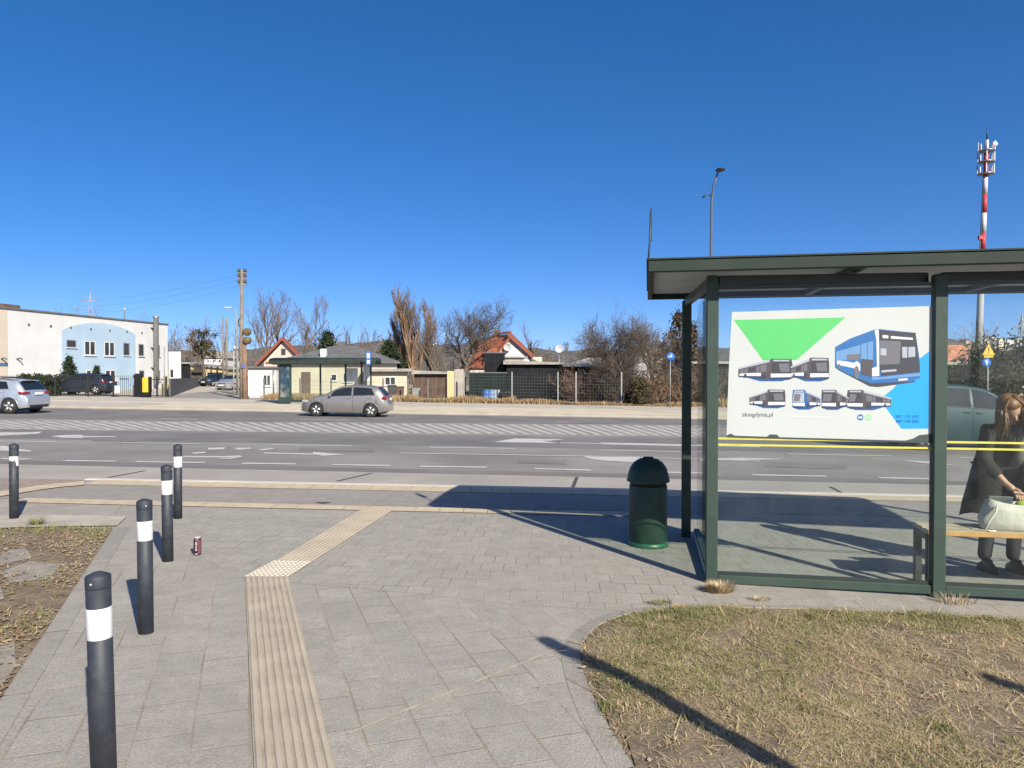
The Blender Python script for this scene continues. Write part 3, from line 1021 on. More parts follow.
boll = bollard('bollard')
BL = [(None, 'nearest dark bollard with white band, cut off by the lower picture edge'),
      ((146, 632.5), 'dark bollard with white band between the nearest bollard and the drink can'),
      ((168, 561), 'dark bollard with white band standing nearest to the drink can'),
      ((178, 518.5), 'dark bollard with complete white band farthest along the row towards the road'),
      ((14, 519.5), 'dark bollard with partly torn white band behind the leaf-strewn verge')]
for i, (q, lab) in enumerate(BL):
    o = boll if i == 0 else copy_tree(boll)
    if q is None:
        D = 2.86
        x = (101 - 512) / 730 * D
        o.location = (x, D, gz(x, D))
    else:
        o.location = at(*q)
    o.rotation_euler = (R((0.2, .3, -.3, .2, -.4)[i]), R((-1.2, -.3, -.3, -.4, -2.0)[i]), R(i * 37))
    tag(o, lab, 'bollard', 'dark bollards along the path')
torn = [c for c in o.children if c.name.startswith('reflective_band')][0]
mb = MB()
rr = []
for k in range(21):
    a = -PI * .95 + k * PI * 1.35 / 20
    lo = .60 if k > 11 else .66 + .01 * math.sin(k * 2.1)
    rr.append([Vector((.0468 * math.cos(a), .0468 * math.sin(a), z)) for z in (lo, .709)])
mb.loft(rr, False, True, False)
torn.data = mb.build('tmp', M_BAND).data
bpy.data.objects.remove([ob for ob in bpy.data.objects if ob.name == 'tmp'][0])
torn.rotation_euler = (0, 0, -R(4 * 37))
torn['label'] = 'partly torn white band'

# ------------------------------------------------------------------ drink can on the paving
cp = at(197.5, 555)
can = empty('drink_can', cp, R(20), 'dark crumpled drink can with pale lettering standing on the paving', 'drink can')
M_CAN = mat('can_dark', (0.05, 0.03, 0.04), 0.35, 0.4, 30.0, metal=0.4)
MB().lathe([(.026, 0), (.033, .008), (.033, .142), (.027, .156)], 24).build('body', M_CAN, can)
MB().lathe([(.0275, .156), (.0275, .162), (.024, .162), (.023, .157), (.002, .157)], 24).build('rim', M_ALU, can)
mb = MB()
rg = []
for k in range(7):
    a = -PI / 2 - R(20) + R(-16 + k * 7)
    rg.append([Vector((.0334 * math.cos(a), .0334 * math.sin(a), z)) for z in (.012, .022)])
mb.loft(rg, False, True, False)
for z0, z1, w in ((.045, .068, 15), (.072, .092, 12), (.096, .125, 15), (.138, .146, 10)):
    rg = []
    for k in range(7):
        a = -PI / 2 - R(20) + R(3) + R(w * (k - 3) / 3)
        rg.append([Vector((.0334 * math.cos(a), .0334 * math.sin(a), z)) for z in (z0, z1)])
    mb.loft(rg, False, True, False)
mb.build('print', mat('can_print', (0.36, 0.28, 0.3), .4, .1, 9), can, recalc=False)
mb = MB()
rg = []
for k in range(6):
    a = -PI / 2 - R(20) + R(34 + k * 9)
    rg.append([Vector((.0335 * math.cos(a), .0335 * math.sin(a), z)) for z in (.02, .14)])
mb.loft(rg, False, True, False)
mb.build('side_stripe', mat('can_red', (0.13, 0.05, 0.06), .4, .1, 9), can, recalc=False)

# ------------------------------------------------------------------ two posts behind the photographer that throw shadows into the picture
M_POST = mat('galvanised', (0.36, 0.37, 0.38), 0.5, 0.1, 5.0, metal=.4)
for (px, py, h, rad, lab) in ((546, 640, 2.4, .058, 'grey steel post standing at the front edge of the lawn'), (975, 681, 2.4, .05, 'grey steel post standing further along the lawn front')):
    t = at(px, py)
    L = h / math.tan(R(SUN_EL))
    bx, by = t.x + SUN_AZ[0] * L, t.y + SUN_AZ[1] * L
    po = MB().lathe([(rad, -.2), (rad, h - .02), (rad * .92, h), (.002, h + .004)], 20).build('steel_post', M_POST, None, (bx, by, gz(bx, by)))
    tag(po, lab, 'post', 'posts by the lawn')
# ================================================================== person at the bench, tote bag
M_SKIN = mat('skin', (0.5, 0.29, 0.2), 0.55, 0.08, 14.0)
M_HAIR = mat('hair_auburn', (0.2, 0.095, 0.048), 0.5, 0.35, 40.0, col2=(0.12, 0.06, 0.03))
M_COAT = mat('dark_coat', (0.015, 0.012, 0.01), 0.85, 0.3, 14.0, bump=.4, bscale=40)
M_TROU = mat('dark_trousers', (0.02, 0.022, 0.028), 0.8, 0.2, 10.0)
M_SHOE = mat('dark_shoes', (0.015, 0.014, 0.014), 0.5, 0.2, 10.0)
M_TOP = mat('grey_top', (0.13, 0.125, 0.12), 0.8, 0.2, 12.0)


def skin_mesh(verts, edges, radii, root=0, sub=2):
    """continuous surface grown over a skeleton; returns (verts, faces)"""
    me = bpy.data.meshes.new('tmp_skin')
    me.from_pydata(verts, edges, [])
    o = bpy.data.objects.new('tmp_skin', me)
    COL.objects.link(o)
    md = o.modifiers.new('skin', 'SKIN')
    md.use_smooth_shade = True
    for i, r in enumerate(radii):
        sv = me.skin_vertices[0].data[i]
        sv.radius = (r, r) if not hasattr(r, '__len__') else r
        sv.use_root = (i == root)
    ss = o.modifiers.new('sub', 'SUBSURF')
    ss.levels = sub
    ss.render_levels = sub
    bpy.context.view_layer.update()
    dg = bpy.context.evaluated_depsgraph_get()
    ev = o.evaluated_get(dg).to_mesh()
    vs = [v.co.copy() for v in ev.vertices]
    fs = [tuple(p.vertices) for p in ev.polygons]
    bpy.data.objects.remove(o)
    return vs, fs


px_, py_ = xat(1002, 6.5), 6.5
person = None
J = dict(pel=(0, .03, .90), sp=(0, .0, 1.06), ch=(0, -.10, 1.23), nk=(-.05, -.17, 1.335), hd=(-.085, -.215, 1.40),
         hl=(-.095, .03, .86), kl=(-.115, -.02, .48), al=(-.12, .04, .09), hr=(.095, .03, .86), kr=(.115, -.03, .48), ar=(.125, .02, .09),
         sl=(-.175, -.12, 1.27), el=(-.265, -.17, 1.01), wl=(-.2, -.36, .83), pl=(-.175, -.43, .785),
         sr=(.175, -.12, 1.27), er=(.24, -.19, 1.01), wr=(.09, -.38, .84), pr=(.06, -.44, .80))
names = list(J)
V = [Vector(J[k]) for k in names]
ix = {k: i for i, k in enumerate(names)}
E = [('pel', 'sp'), ('sp', 'ch'), ('ch', 'nk'), ('nk', 'hd'), ('pel', 'hl'), ('hl', 'kl'), ('kl', 'al'), ('pel', 'hr'), ('hr', 'kr'), ('kr', 'ar'),
     ('ch', 'sl'), ('sl', 'el'), ('el', 'wl'), ('wl', 'pl'), ('ch', 'sr'), ('sr', 'er'), ('er', 'wr'), ('wr', 'pr')]
rad = dict(pel=.13, sp=.115, ch=.12, nk=.052, hd=.055, hl=.085, kl=.056, al=.038, hr=.085, kr=.056, ar=.038, sl=.056, el=.041, wl=.027, pl=.03, sr=.056, er=.041, wr=.027, pr=.03)
vs, fs = skin_mesh(V, [(ix[a], ix[c]) for a, c in E], [rad[k] for k in names], 0, 2)
body = MB().add(vs, fs, True)


def hand(pw, wrist, side):
    """palm already there: five fingers curling down and around what is held"""
    d = (pw - wrist).normalized()
    s = Vector((1, 0, 0)) * side
    dn = Vector((0, -.25, -1)).normalized()
    for k, (off, ln) in enumerate(((-.027, .066), (-.009, .076), (.01, .071), (.027, .055))):
        b0 = pw + s * off * .3 + d * .0
        b1 = pw + s * off + d * .03
        b2 = b1 + (d * .75 + dn * .5) * ln * .45
        b3 = b2 + (d * .2 + dn) * ln * .35
        b4 = b3 + (dn - d * .3) * ln * .25
        body.tube([b0, b1, b2, b3, b4], [.011, .0105, .0095, .0085, .006], 8)
    t0 = pw - d * .025 - s * .018
    t1 = t0 - s * .03 + d * .02 + dn * .01
    t2 = t1 - s * .008 + d * .028 + dn * .015
    t3 = t2 + d * .022 + dn * .012 + s * .006
    body.tube([t0, t1, t2, t3], [.014, .0125, .011, .007], 8)


hand(Vector(J['pl']), Vector(J['wl']), -1)
hand(Vector(J['pr']), Vector(J['wr']), 1)
# head: turned down towards the bag
HM = Matrix.Translation((-.10, -.255, 1.445)) @ Matrix.Rotation(R(36), 4, 'X') @ Matrix.Rotation(R(-14), 4, 'Y')
rings = []
for (z, rx, ry, cy) in ((-.118, .012, .014, -.035), (-.108, .036, .04, -.03), (-.085, .052, .062, -.022), (-.05, .062, .078, -.01), (-.01, .07, .09, 0), (.03, .073, .096, .004), (.07, .066, .088, .006), (.1, .045, .06, .008), (.116, .015, .02, .008)):
    rg = []
    for k in range(16):
        a = 2 * PI * k / 16
        x, y = rx * math.sin(a), -ry * math.cos(a) + cy
        rg.append(HM @ Vector((x, y, z)))
    rings.append(rg)
body.loft(rings, True, True)
body.loft([[HM @ Vector(p) for p in r] for r in ([(-.008, -.083, .012), (.008, -.083, .012), (.006, -.094, .01), (-.006, -.094, .01)], [(-.015, -.08, -.028), (.015, -.08, -.028), (.011, -.112, -.026), (-.011, -.112, -.026)],
                                                 [(-.012, -.076, -.036), (.012, -.076, -.036), (.008, -.098, -.036), (-.008, -.098, -.036)])], True, True)
for sx in (-1, 1):
    body.loft([[HM @ Vector((sx * (.066 + .012 * math.sin(t)), .01 + .02 * math.cos(2 * PI * k / 8), .0 + .03 * math.sin(2 * PI * k / 8))) for k in range(8)] for t in (0, 1.2)], True, True)
person = body.build('person', M_SKIN, None, (px_, py_, gz(px_, py_) + .012))
tag(person, 'person in a long dark coat bending over the pale bag on the bench', 'person')
for sx in (-1, 1):
    MB().ball(HM @ Vector((sx * .03, -.081, .014)), .0115, 8, 6).build('eye', M_SHOE, person)
MB().ball(HM @ Vector((0, -.083, -.062)), .02, 10, 6, (1.0, .5, .35)).build('mouth', mat('lips', (.3, .1, .09), .5, .1, 20), person)
# hair: cap plus long strands falling forward beside the face
hb = MB()
rings = []
for (z, r_, cy) in ((-.06, .082, .03), (-.02, .088, .025), (.03, .093, .018), (.075, .084, .014), (.11, .058, .012), (.132, .02, .012)):
    rg = []
    for k in range(20):
        a = 2 * PI * k / 20
        f = max(0, math.cos(a))
        rr = r_ * (1 + .05 * math.sin(5 * a + z * 40))
        x, y = rr * .93 * math.sin(a), -rr * 1.12 * math.cos(a) + cy
        if f > .55 and z < .05: y = cy - .05
        rg.append(HM @ Vector((x, y, z)))
    rings.append(rg)
hb.loft(rings, True, True)
rnd = random.Random(5)
for k in range(150):
    sx = -1 if k % 2 else 1
    a = R(rnd.uniform(35, 160)) * sx
    p0 = HM @ Vector((.078 * math.sin(a), -.09 * math.cos(a) + .012, rnd.uniform(.0, .07)))
    ln = rnd.uniform(.14, .26)
    p1 = p0 + Vector((sx * rnd.uniform(.01, .03), rnd.uniform(-.03, .0), -ln * .45))
    p2 = p1 + Vector((sx * rnd.uniform(-.01, .025), rnd.uniform(-.03, .01), -ln * .55))
    hb.tube([p0, p0.lerp(p1, .5) + Vector((sx * .012, -.005, 0)), p1, p2], [.006, .0075, .006, .002], 5)
for k in range(90):
    a = R(rnd.uniform(50, 310))
    pts = []
    for q in range(6):
        ph = .15 + q * .3
        rr = .098 * (1 + rnd.uniform(-.03, .05))
        pts.append(HM @ Vector((rr * math.sin(ph) * math.sin(a) * .97, -rr * 1.1 * math.sin(ph) * math.cos(a) + .014, .04 + .095 * math.cos(ph))))
    hb.tube(pts, [.006, .009, .01, .01, .009, .004], 4)
hb.build('hair', M_HAIR, person)
# coat: torso and sleeves, then an open flared skirt
cj = dict(pel=(0, .03, .92), sp=(0, .0, 1.07), ch=(0, -.09, 1.22), nk=(-.04, -.15, 1.31), sl=(-.18, -.115, 1.26), el=(-.27, -.165, 1.01), wl=(-.215, -.315, .865), sr=(.18, -.115, 1.26), er=(.245, -.185, 1.01), wr=(.115, -.34, .87))
cn = list(cj)
ci = {k: i for i, k in enumerate(cn)}
cr_ = dict(pel=(.17, .15), sp=.155, ch=.15, nk=.085, sl=.082, el=.066, wl=.056, sr=.082, er=.066, wr=.056)
vs, fs = skin_mesh([Vector(cj[k]) for k in cn], [(ci[a], ci[c]) for a, c in (('pel', 'sp'), ('sp', 'ch'), ('ch', 'nk'), ('ch', 'sl'), ('sl', 'el'), ('el', 'wl'), ('ch', 'sr'), ('sr', 'er'), ('er', 'wr'))], [cr_[k] for k in cn])
cb = MB().add(vs, fs, True)
rings = []
for z, rx, ry in ((1.08, .175, .15), (.95, .21, .18), (.78, .245, .205), (.6, .285, .22), (.50, .305, .225)):
    rg = []
    for k in range(33):
        a = R(-158 + 316 * k / 32)
        w = 1 + .05 * math.sin(6 * a) * (1.1 - z)
        rg.append(Vector((-rx * w * math.sin(a) - .03 * (1.1 - z), ry * w * math.cos(a) + .02, z + (.03 * math.cos(3 * a) if z < .55 else 0))))
    rings.append(rg)
cb.loft(rings, False, True, False)
rin = [[Vector((v.x * .965, v.y * .965, v.z + .004)) for v in rg] for rg in rings]
cb.loft(rin, False, True, False)
cb.add([v for v in rings[-1]] + [v for v in rin[-1]], [(i, i + 1, 33 + i + 1, 33 + i) for i in range(32)])
coat = cb.build('coat', M_COAT, person)
MB().tube([(-.10, -.235, 1.3), (-.09, -.265, 1.2), (-.055, -.245, 1.08), (-.04, -.17, .98)], [.03, .034, .03, .015], 6).build('lapel', M_COAT, coat)
MB().tube([(.10, -.235, 1.3), (.09, -.265, 1.2), (.055, -.245, 1.08), (.04, -.17, .98)], [.03, .034, .03, .015], 6).build('lapel', M_COAT, coat)
MB().tube([(0, -.215, 1.31), (0, -.25, 1.2), (0, -.22, 1.05), (0, -.17, .95)], [.05, .06, .06, .04], 8).build('top', M_TOP, person)
tj = [(0, .03, .93), (-.095, .03, .86), (-.115, -.02, .48), (-.12, .04, .075), (.095, .03, .86), (.115, -.03, .48), (.125, .02, .075)]
vs, fs = skin_mesh([Vector(t) for t in tj], [(0, 1), (1, 2), (2, 3), (0, 4), (4, 5), (5, 6)], [.13, .092, .068, .058, .092, .068, .058])
MB().add(vs, fs, True).build('trousers', M_TROU, person)
for ax, ay in ((-.12, .04), (.125, .02)):
    MB().loft([[Vector((ax + rx * math.sin(2 * PI * k / 12), ay - .05 - ry * math.cos(2 * PI * k / 12), z)) for k in range(12)] for z, rx, ry in ((-.012, .045, .125), (.012, .05, .132), (.045, .044, .115), (.075, .036, .06), (.1, .034, .05))], True, True).build('shoe', M_SHOE, person)

# --- pale tote bag on the bench
M_BAG = mat('canvas_bag', (0.5, 0.475, 0.42), 0.85, 0.12, 10.0, bump=.5, bscale=30, stain=(.4, .37, .32), sscale=9)
bloc = SHM @ Vector((2.38, .31, .4655))
bag = empty('tote_bag', bloc, SH_ANG, 'pale canvas tote bag standing open on the bench before the person', 'bag')
rings = []
for z, rx, ry, sk in ((0, .23, .095, 0), (.015, .25, .11, 0), (.08, .26, .115, .01), (.16, .235, .10, .015), (.225, .205, .085, .0), (.225, .198, .078, 0), (.12, .2, .08, 0)):
    rg = []
    for k in range(28):
        a = 2 * PI * k / 28
        e = 2.6
        x = rx * abs(math.cos(a)) ** (2 / e) * (1 if math.cos(a) > 0 else -1)
        y = ry * abs(math.sin(a)) ** (2 / e) * (1 if math.sin(a) > 0 else -1)
        wob = 1 + .05 * math.sin(4 * a + z * 20)
        rg.append(Vector((x * wob + sk, y * wob, z + (.02 * math.sin(2 * a + 1) if z > .15 else 0))))
    rings.append(rg)
MB().loft(rings, True, True).build('bag_body', M_BAG, bag)
MB().tube([(-.16, -.09, .2), (-.185, -.125, .15), (-.235, -.135, .08), (-.265, -.14, .02), (-.235, -.145, .006), (-.19, -.14, .008)], .0085, 8).build('handle', M_BAG, bag)
MB().tube([(.12, -.095, .2), (.13, -.125, .15), (.14, -.135, .06), (.115, -.14, .01), (.08, -.14, .008)], .0085, 8).build('handle', M_BAG, bag)
pm = MB()
pm.loft([[Vector((x, y + .01 * math.sin(x * 30), z)) for x, y, z in r] for r in ([(-.16, .02, .16), (.0, .02, .16), (.0, .026, .16), (-.16, .026, .16)], [(-.19, -.02, .265), (-.02, -.02, .262), (-.02, -.012, .262), (-.19, -.012, .265)], [(-.19, -.06, .272), (-.03, -.06, .268), (-.03, -.055, .262), (-.19, -.055, .266)])], True, True)
pp = pm.build('white_paper', mat('paper', (.7, .72, .74), .6, .05, 9))
pp.parent = None
pp.location = bloc + Vector((.0, 0, -.0))
pp.rotation_euler = (0, 0, SH_ANG)
tag(pp, 'folded white paper sticking out of the open tote bag', 'paper')
gp = MB().ball((.09, .0, .2), .07, 14, 8, (1.2, .7, .55)).build('lettuce_bag', mat('lime_bag', (.4, .5, .08), .4, .2, 12, col2=(.25, .36, .05)), None, bloc)
gp.name = 'lime_parcel'
gp.rotation_euler = (0, 0, SH_ANG)
tag(gp, 'yellow-green parcel at the mouth of the tote bag', 'parcel')

# ================================================================== lawn, dry grass, litter
def px_curve(pts): return [at(*p) for p in pts]


EDGE_PX = [(1150, 627), (1024, 618), (900, 610), (800, 606), (700, 604.5), (650, 607), (612, 613), (588, 622), (572, 634), (563, 650), (563, 668), (571, 695), (584, 725), (602, 758), (625, 800)]
# resample smoothly
raw = px_curve(EDGE_PX)
edge = []
for i in range(len(raw) - 1):
    p0, p1, p2, p3 = raw[max(0, i - 1)], raw[i], raw[i + 1], raw[min(len(raw) - 1, i + 2)]
    for k in range(6):
        t = k / 6
        edge.append(0.5 * ((2 * p1) + (p2 - p0) * t + (2 * p0 - 5 * p1 + 4 * p2 - p3) * t * t + (3 * p1 - p0 - 3 * p2 + p3) * t ** 3))
edge.append(raw[-1])


def offs(curve, d):
    out = []
    for i, p in enumerate(curve):
        a, c = curve[max(0, i - 1)], curve[min(len(curve) - 1, i + 1)]
        t = (c - a); t.z = 0; t.normalize()
        out.append(p + Vector((-t.y, t.x, 0)) * d)
    return out


inner = offs(edge, .105)
M_EDGE = paving_mat('edging_stone', 30, 0.5, 5.0, (0.3, 0.28, 0.243), (0.275, 0.255, 0.222), (0.25, 0.225, 0.18), 0.006, 0.5, stain=(0.24, 0.225, 0.195))
mb = MB()
mb.loft([[Vector((o.x, o.y, gz(o.x, o.y) + .002)), Vector((o.x, o.y, gz(o.x, o.y) + (.0052 if o.y > 4.95 else .0012))), Vector((i_.x, i_.y, gz(i_.x, i_.y) + .016)), Vector((i_.x, i_.y, gz(i_.x, i_.y) - .05))] for o, i_ in zip(edge, inner)], False, False, False)
o = mb.build('lawn_kerb', M_EDGE)
o['kind'] = 'structure'
lawn_poly = [(p.x, p.y) for p in inner] + [(6, 1.2), (6, 4.9)]
LP = np.array(lawn_poly)


def inside(poly, x, y):
    c = np.zeros(len(x), bool)
    n = len(poly)
    j = n - 1
    for i in range(n):
        xi, yi, xj, yj = poly[i][0], poly[i][1], poly[j][0], poly[j][1]
        m = ((yi > y) != (yj > y)) & (x < (xj - xi) * (y - yi) / (yj - yi + 1e-12) + xi)
        c ^= m
        j = i
    return c


def lump(x, y):
    return (.012 * np.sin(3.1 * x + 1.3 * y) * np.sin(2.3 * y - .7 * x) + .007 * np.sin(9.2 * x + 2.1) * np.sin(8.1 * y + 5 * x)
            + .004 * np.sin(23 * x + 7 * y) * np.sin(19 * y - 3 * x))


def gzn(x, y): return -0.017 * x - 0.013 * y


def dist_edge(x, y):
    d = np.full(len(x), 1e9)
    for i in range(len(inner) - 1):
        a, c = inner[i], inner[i + 1]
        ab = np.array([c.x - a.x, c.y - a.y])
        L2 = ab @ ab + 1e-12
        t = np.clip(((x - a.x) * ab[0] + (y - a.y) * ab[1]) / L2, 0, 1)
        d = np.minimum(d, np.hypot(x - a.x - t * ab[0], y - a.y - t * ab[1]))
    return d


# lumpy soil of the lawn
ground_poly('lawn_soil', lawn_poly, M_SOIL, 0.008)
gx, gy = np.meshgrid(np.arange(-.2, 6.0, .06), np.arange(1.2, 6.0, .06))
fx, fy = gx.ravel(), gy.ravel()
ok = inside(lawn_poly, fx, fy)
de = np.where(ok, dist_edge(fx, fy), 0)
zl = gzn(fx, fy) + .012 + np.where(ok, (lump(fx, fy) + .018) * np.clip(de / .12, 0, 1), -.03)
nx, ny = gx.shape[1], gx.shape[0]
vv = [(float(a), float(c), float(z)) for a, c, z in zip(fx, fy, zl)]
ff = []
for j in range(ny - 1):
    for i in range(nx - 1):
        q = (j * nx + i, j * nx + i + 1, (j + 1) * nx + i + 1, (j + 1) * nx + i)
        if sum(ok[list(q)]) >= 3: ff.append(q)
o = MB().add(vv, ff, True).build('lawn_mounds', M_SOIL)
o['kind'] = 'structure'


def blade_mat(name, cols, rough=0.8):
    m = bpy.data.materials.new(name)
    m.use_nodes = True
    N, L = m.node_tree.nodes, m.node_tree.links
    p = N['Principled BSDF']
    p.inputs['Roughness'].default_value = rough
    p.inputs['Specular IOR Level'].default_value = 0.25
    g = N.new('ShaderNodeNewGeometry')
    cr = N.new('ShaderNodeValToRGB')
    els = cr.color_ramp.elements
    for i, c in enumerate(cols):
        pos = i / (len(cols) - 1)
        if i == 0: e = els[0]; e.position = 0
        elif i == len(cols) - 1: e = els[len(els) - 1]; e.position = 1
        else: e = els.new(pos)
        e.color = (*c, 1)
    L.new(g.outputs['Random Per Island'], cr.inputs[0])
    L.new(cr.outputs[0], p.inputs['Base Color'])
    return m


M_GRASSG = blade_mat('green_blades', [(0.085, 0.105, 0.03), (0.16, 0.175, 0.055), (0.11, 0.135, 0.036), (0.25, 0.24, 0.1), (0.065, 0.085, 0.024)])
M_GRASSD = blade_mat('dry_blades', [(0.38, 0.285, 0.15), (0.5, 0.395, 0.23), (0.26, 0.185, 0.105), (0.56, 0.465, 0.3), (0.18, 0.125, 0.075)])
M_LEAF = blade_mat('fallen_leaves', [(0.24, 0.15, 0.075), (0.36, 0.26, 0.14), (0.15, 0.1, 0.06), (0.45, 0.36, 0.23), (0.2, 0.14, 0.085)])


def blades(name, x, y, z, h, lean, w, m, kind='stuff', seed=1):
    """numpy-built grass: one bent blade (two quads and a tip) per position"""
    r = np.random.default_rng(seed)
    n = len(x)
    a = r.uniform(0, 2 * PI, n)
    dx, dy = np.cos(a), np.sin(a)
    wx, wy = -dy * w, dx * w
    V = np.zeros((n, 5, 3))
    base = np.stack([x, y, z], 1)
    mid = base + np.stack([dx * lean * .4, dy * lean * .4, h * .6], 1)
    tip = base + np.stack([dx * lean, dy * lean, h], 1)
    W = np.stack([wx, wy, np.zeros(n)], 1)
    V[:, 0] = base - W; V[:, 1] = base + W
    V[:, 2] = mid + W * .75; V[:, 3] = mid - W * .75
    V[:, 4] = tip
    me = bpy.data.meshes.new(name)
    me.vertices.add(n * 5)
    me.vertices.foreach_set('co', V.reshape(-1))
    idx = np.arange(n)[:, None] * 5
    loops = np.concatenate([idx + np.array([0, 1, 2, 3]), idx + np.array([3, 2, 4])], 1)
    me.loops.add(n * 7)
    me.loops.foreach_set('vertex_index', loops.reshape(-1).astype(np.int32))
    me.polygons.add(n * 2)
    st = np.stack([np.arange(n) * 7, np.arange(n) * 7 + 4], 1).reshape(-1)
    me.polygons.foreach_set('loop_start', st.astype(np.int32))
    me.update(calc_edges=True)
    me.validate()
    me.materials.append(m)
    o = bpy.data.objects.new(name, me)
    COL.objects.link(o)
    if kind: o['kind'] = kind
    return o


rg = np.random.default_rng(3)
N0 = 330000
bx = rg.uniform(-.1, 4.9, N0)
by = rg.uniform(2.2, 5.75, N0)
keep = inside(lawn_poly, bx, by) & (np.abs(bx) < by * .74 + .15) & (rg.uniform(0, 1, N0) < np.clip(1.25 - (by - 2.4) / 5, .3, 1))
bx, by = bx[keep], by[keep]
de = dist_edge(bx, by)
pn = (np.sin(2.6 * bx + 1.1 * by) + np.sin(3.7 * by - 1.9 * bx + 1) + np.sin(7.3 * bx - 4.4 * by + 2) * .7 + np.sin(11 * bx + 9 * by) * .5) / 3.2
left = np.clip((2.1 - bx) / 1.6, 0, 1)
green = np.clip(.16 + .42 * pn + .6 * np.exp(-((by - 5.05) / .30) ** 2) + .22 * left - .25 * np.clip((bx - 2) / 2, 0, 1), .03, .95)
u = rg.uniform(0, 1, len(bx))
pn2 = (np.sin(5.3 * bx - 2.2 * by + .4) + np.sin(4.1 * by + 3.3 * bx + 2) + .8 * np.sin(13 * bx - 11 * by)) / 2.8
dens = np.clip(.5 + .35 * pn + .55 * pn2 + .35 * (green > .5), .05, 1) * np.clip(.3 + de / .25 + 2 * (by > 4.4), 0, 1)
k2 = rg.uniform(0, 1, len(bx)) < dens
green = green * .82
isg = (u < green) & k2
isd = (u >= green) & k2
bz = gzn(bx, by) + .012 + (lump(bx, by) + .018) * np.clip(de / .12, 0, 1)
n = isg.sum()
hg = rg.uniform(.008, .032, n) * (1 + .8 * (rg.uniform(0, 1, n) < .08)) * np.clip(de[isg] / .1 + .4, .4, 1)
blades('lawn_grass', bx[isg], by[isg], bz[isg] - .004, hg, rg.uniform(.008, .05, n), rg.uniform(.0012, .0026, n), M_GRASSG, seed=4)
n = isd.sum()
blades('dry_grass', bx[isd], by[isd], bz[isd] - .002, rg.uniform(.002, .018, n), rg.uniform(.03, .1, n), rg.uniform(.001, .0024, n), M_GRASSD, seed=5)
# raised clumps, greener towards the edges
nc = 420
cx, cy = rg.uniform(.1, 4.6, nc), rg.uniform(2.3, 5.4, nc)
kk = inside(lawn_poly, cx, cy)
cx, cy = cx[kk], cy[kk]
gc = np.clip(.25 + .35 * (np.sin(2.6 * cx + 1.1 * cy) + np.sin(3.7 * cy - 1.9 * cx + 1)) / 2 + .5 * np.exp(-((cy - 5.05) / .35) ** 2) + .25 * np.clip((1.8 - cx) / 1.6, 0, 1), .08, .95)
for nm_, sel, m_, sd in (('grass_clumps', rg.uniform(0, 1, len(cx)) < gc, M_GRASSG, 14), ('straw_clumps', None, M_GRASSD, 15)):
    if sel is None: sel = ~last
    last = sel
    k_ = 70
    px2 = np.repeat(cx[sel], k_) + rg.normal(0, .032, sel.sum() * k_)
    py2 = np.repeat(cy[sel], k_) + rg.normal(0, .032, sel.sum() * k_)
    hs = np.repeat(rg.uniform(.012, .042, sel.sum()), k_) * rg.uniform(.4, 1.1, sel.sum() * k_)
    ok2 = inside(lawn_poly, px2, py2)
    px2, py2, hs = px2[ok2], py2[ok2], hs[ok2]
    blades(nm_, px2, py2, gzn(px2, py2) + .02 + lump(px2, py2), hs, rg.uniform(.01, .06, len(px2)), rg.uniform(.0013, .0028, len(px2)), m_, seed=sd)
# long pale stems lying on the lawn
n = 1900
sx, sy = rg.uniform(0.2, 4.6, n), rg.uniform(2.4, 5.3, n)
kk = inside(lawn_poly, sx, sy) & (rg.uniform(0, 1, n) < .35 + .5 * (sx > 1.6))
sx, sy = sx[kk], sy[kk]
blades('lying_straw', sx, sy, gzn(sx, sy) + .028 + lump(sx, sy), rg.uniform(.004, .035, len(sx)), rg.uniform(.08, .36, len(sx)), rg.uniform(.0014, .004, len(sx)), M_GRASSD, seed=6)


def flakes(name, x, y, z, s, m, seed):
    """curled leaf scraps"""
    r = np.random.default_rng(seed)
    n = len(x)
    a = r.uniform(0, 2 * PI, n)
    c, d = np.cos(a), np.sin(a)
    V = np.zeros((n, 6, 3))
    pts = np.array([(-1, 0), (-.35, .5), (.5, .42), (1, 0), (.45, -.48), (-.4, -.42)])
    curl = r.uniform(-.5, .7, (n, 6)) * s[:, None] * .6
    for i, (p, q) in enumerate(pts):
        V[:, i, 0] = x + s * (p * c - q * d)
        V[:, i, 1] = y + s * (p * d + q * c)
        V[:, i, 2] = z + .004 + np.abs(curl[:, i])
    me = bpy.data.meshes.new(name)
    me.vertices.add(n * 6)
    me.vertices.foreach_set('co', V.reshape(-1))
    idx = np.arange(n)[:, None] * 6
    loops = np.concatenate([idx + np.array([0, 1, 2, 3]), idx + np.array([0, 3, 4, 5])], 1)
    me.loops.add(n * 8)
    me.loops.foreach_set('vertex_index', loops.reshape(-1).astype(np.int32))
    me.polygons.add(n * 2)
    me.polygons.foreach_set('loop_start', (np.arange(n * 2) * 4).astype(np.int32))
    me.update(calc_edges=True)
    me.validate()
    me.materials.append(m)
    o = bpy.data.objects.new(name, me)
    COL.objects.link(o)
    o['kind'] = 'stuff'
    return o


n = 2600
lx, ly = rg.uniform(0, 4.6, n), rg.uniform(2.3, 5.4, n)
kk = inside(lawn_poly, lx, ly)
lx, ly = lx[kk], ly[kk]
flakes('lawn_litter', lx, ly, gzn(lx, ly) + .022 + lump(lx, ly), rg.uniform(.006, .02, len(lx)), M_LEAF, 7)

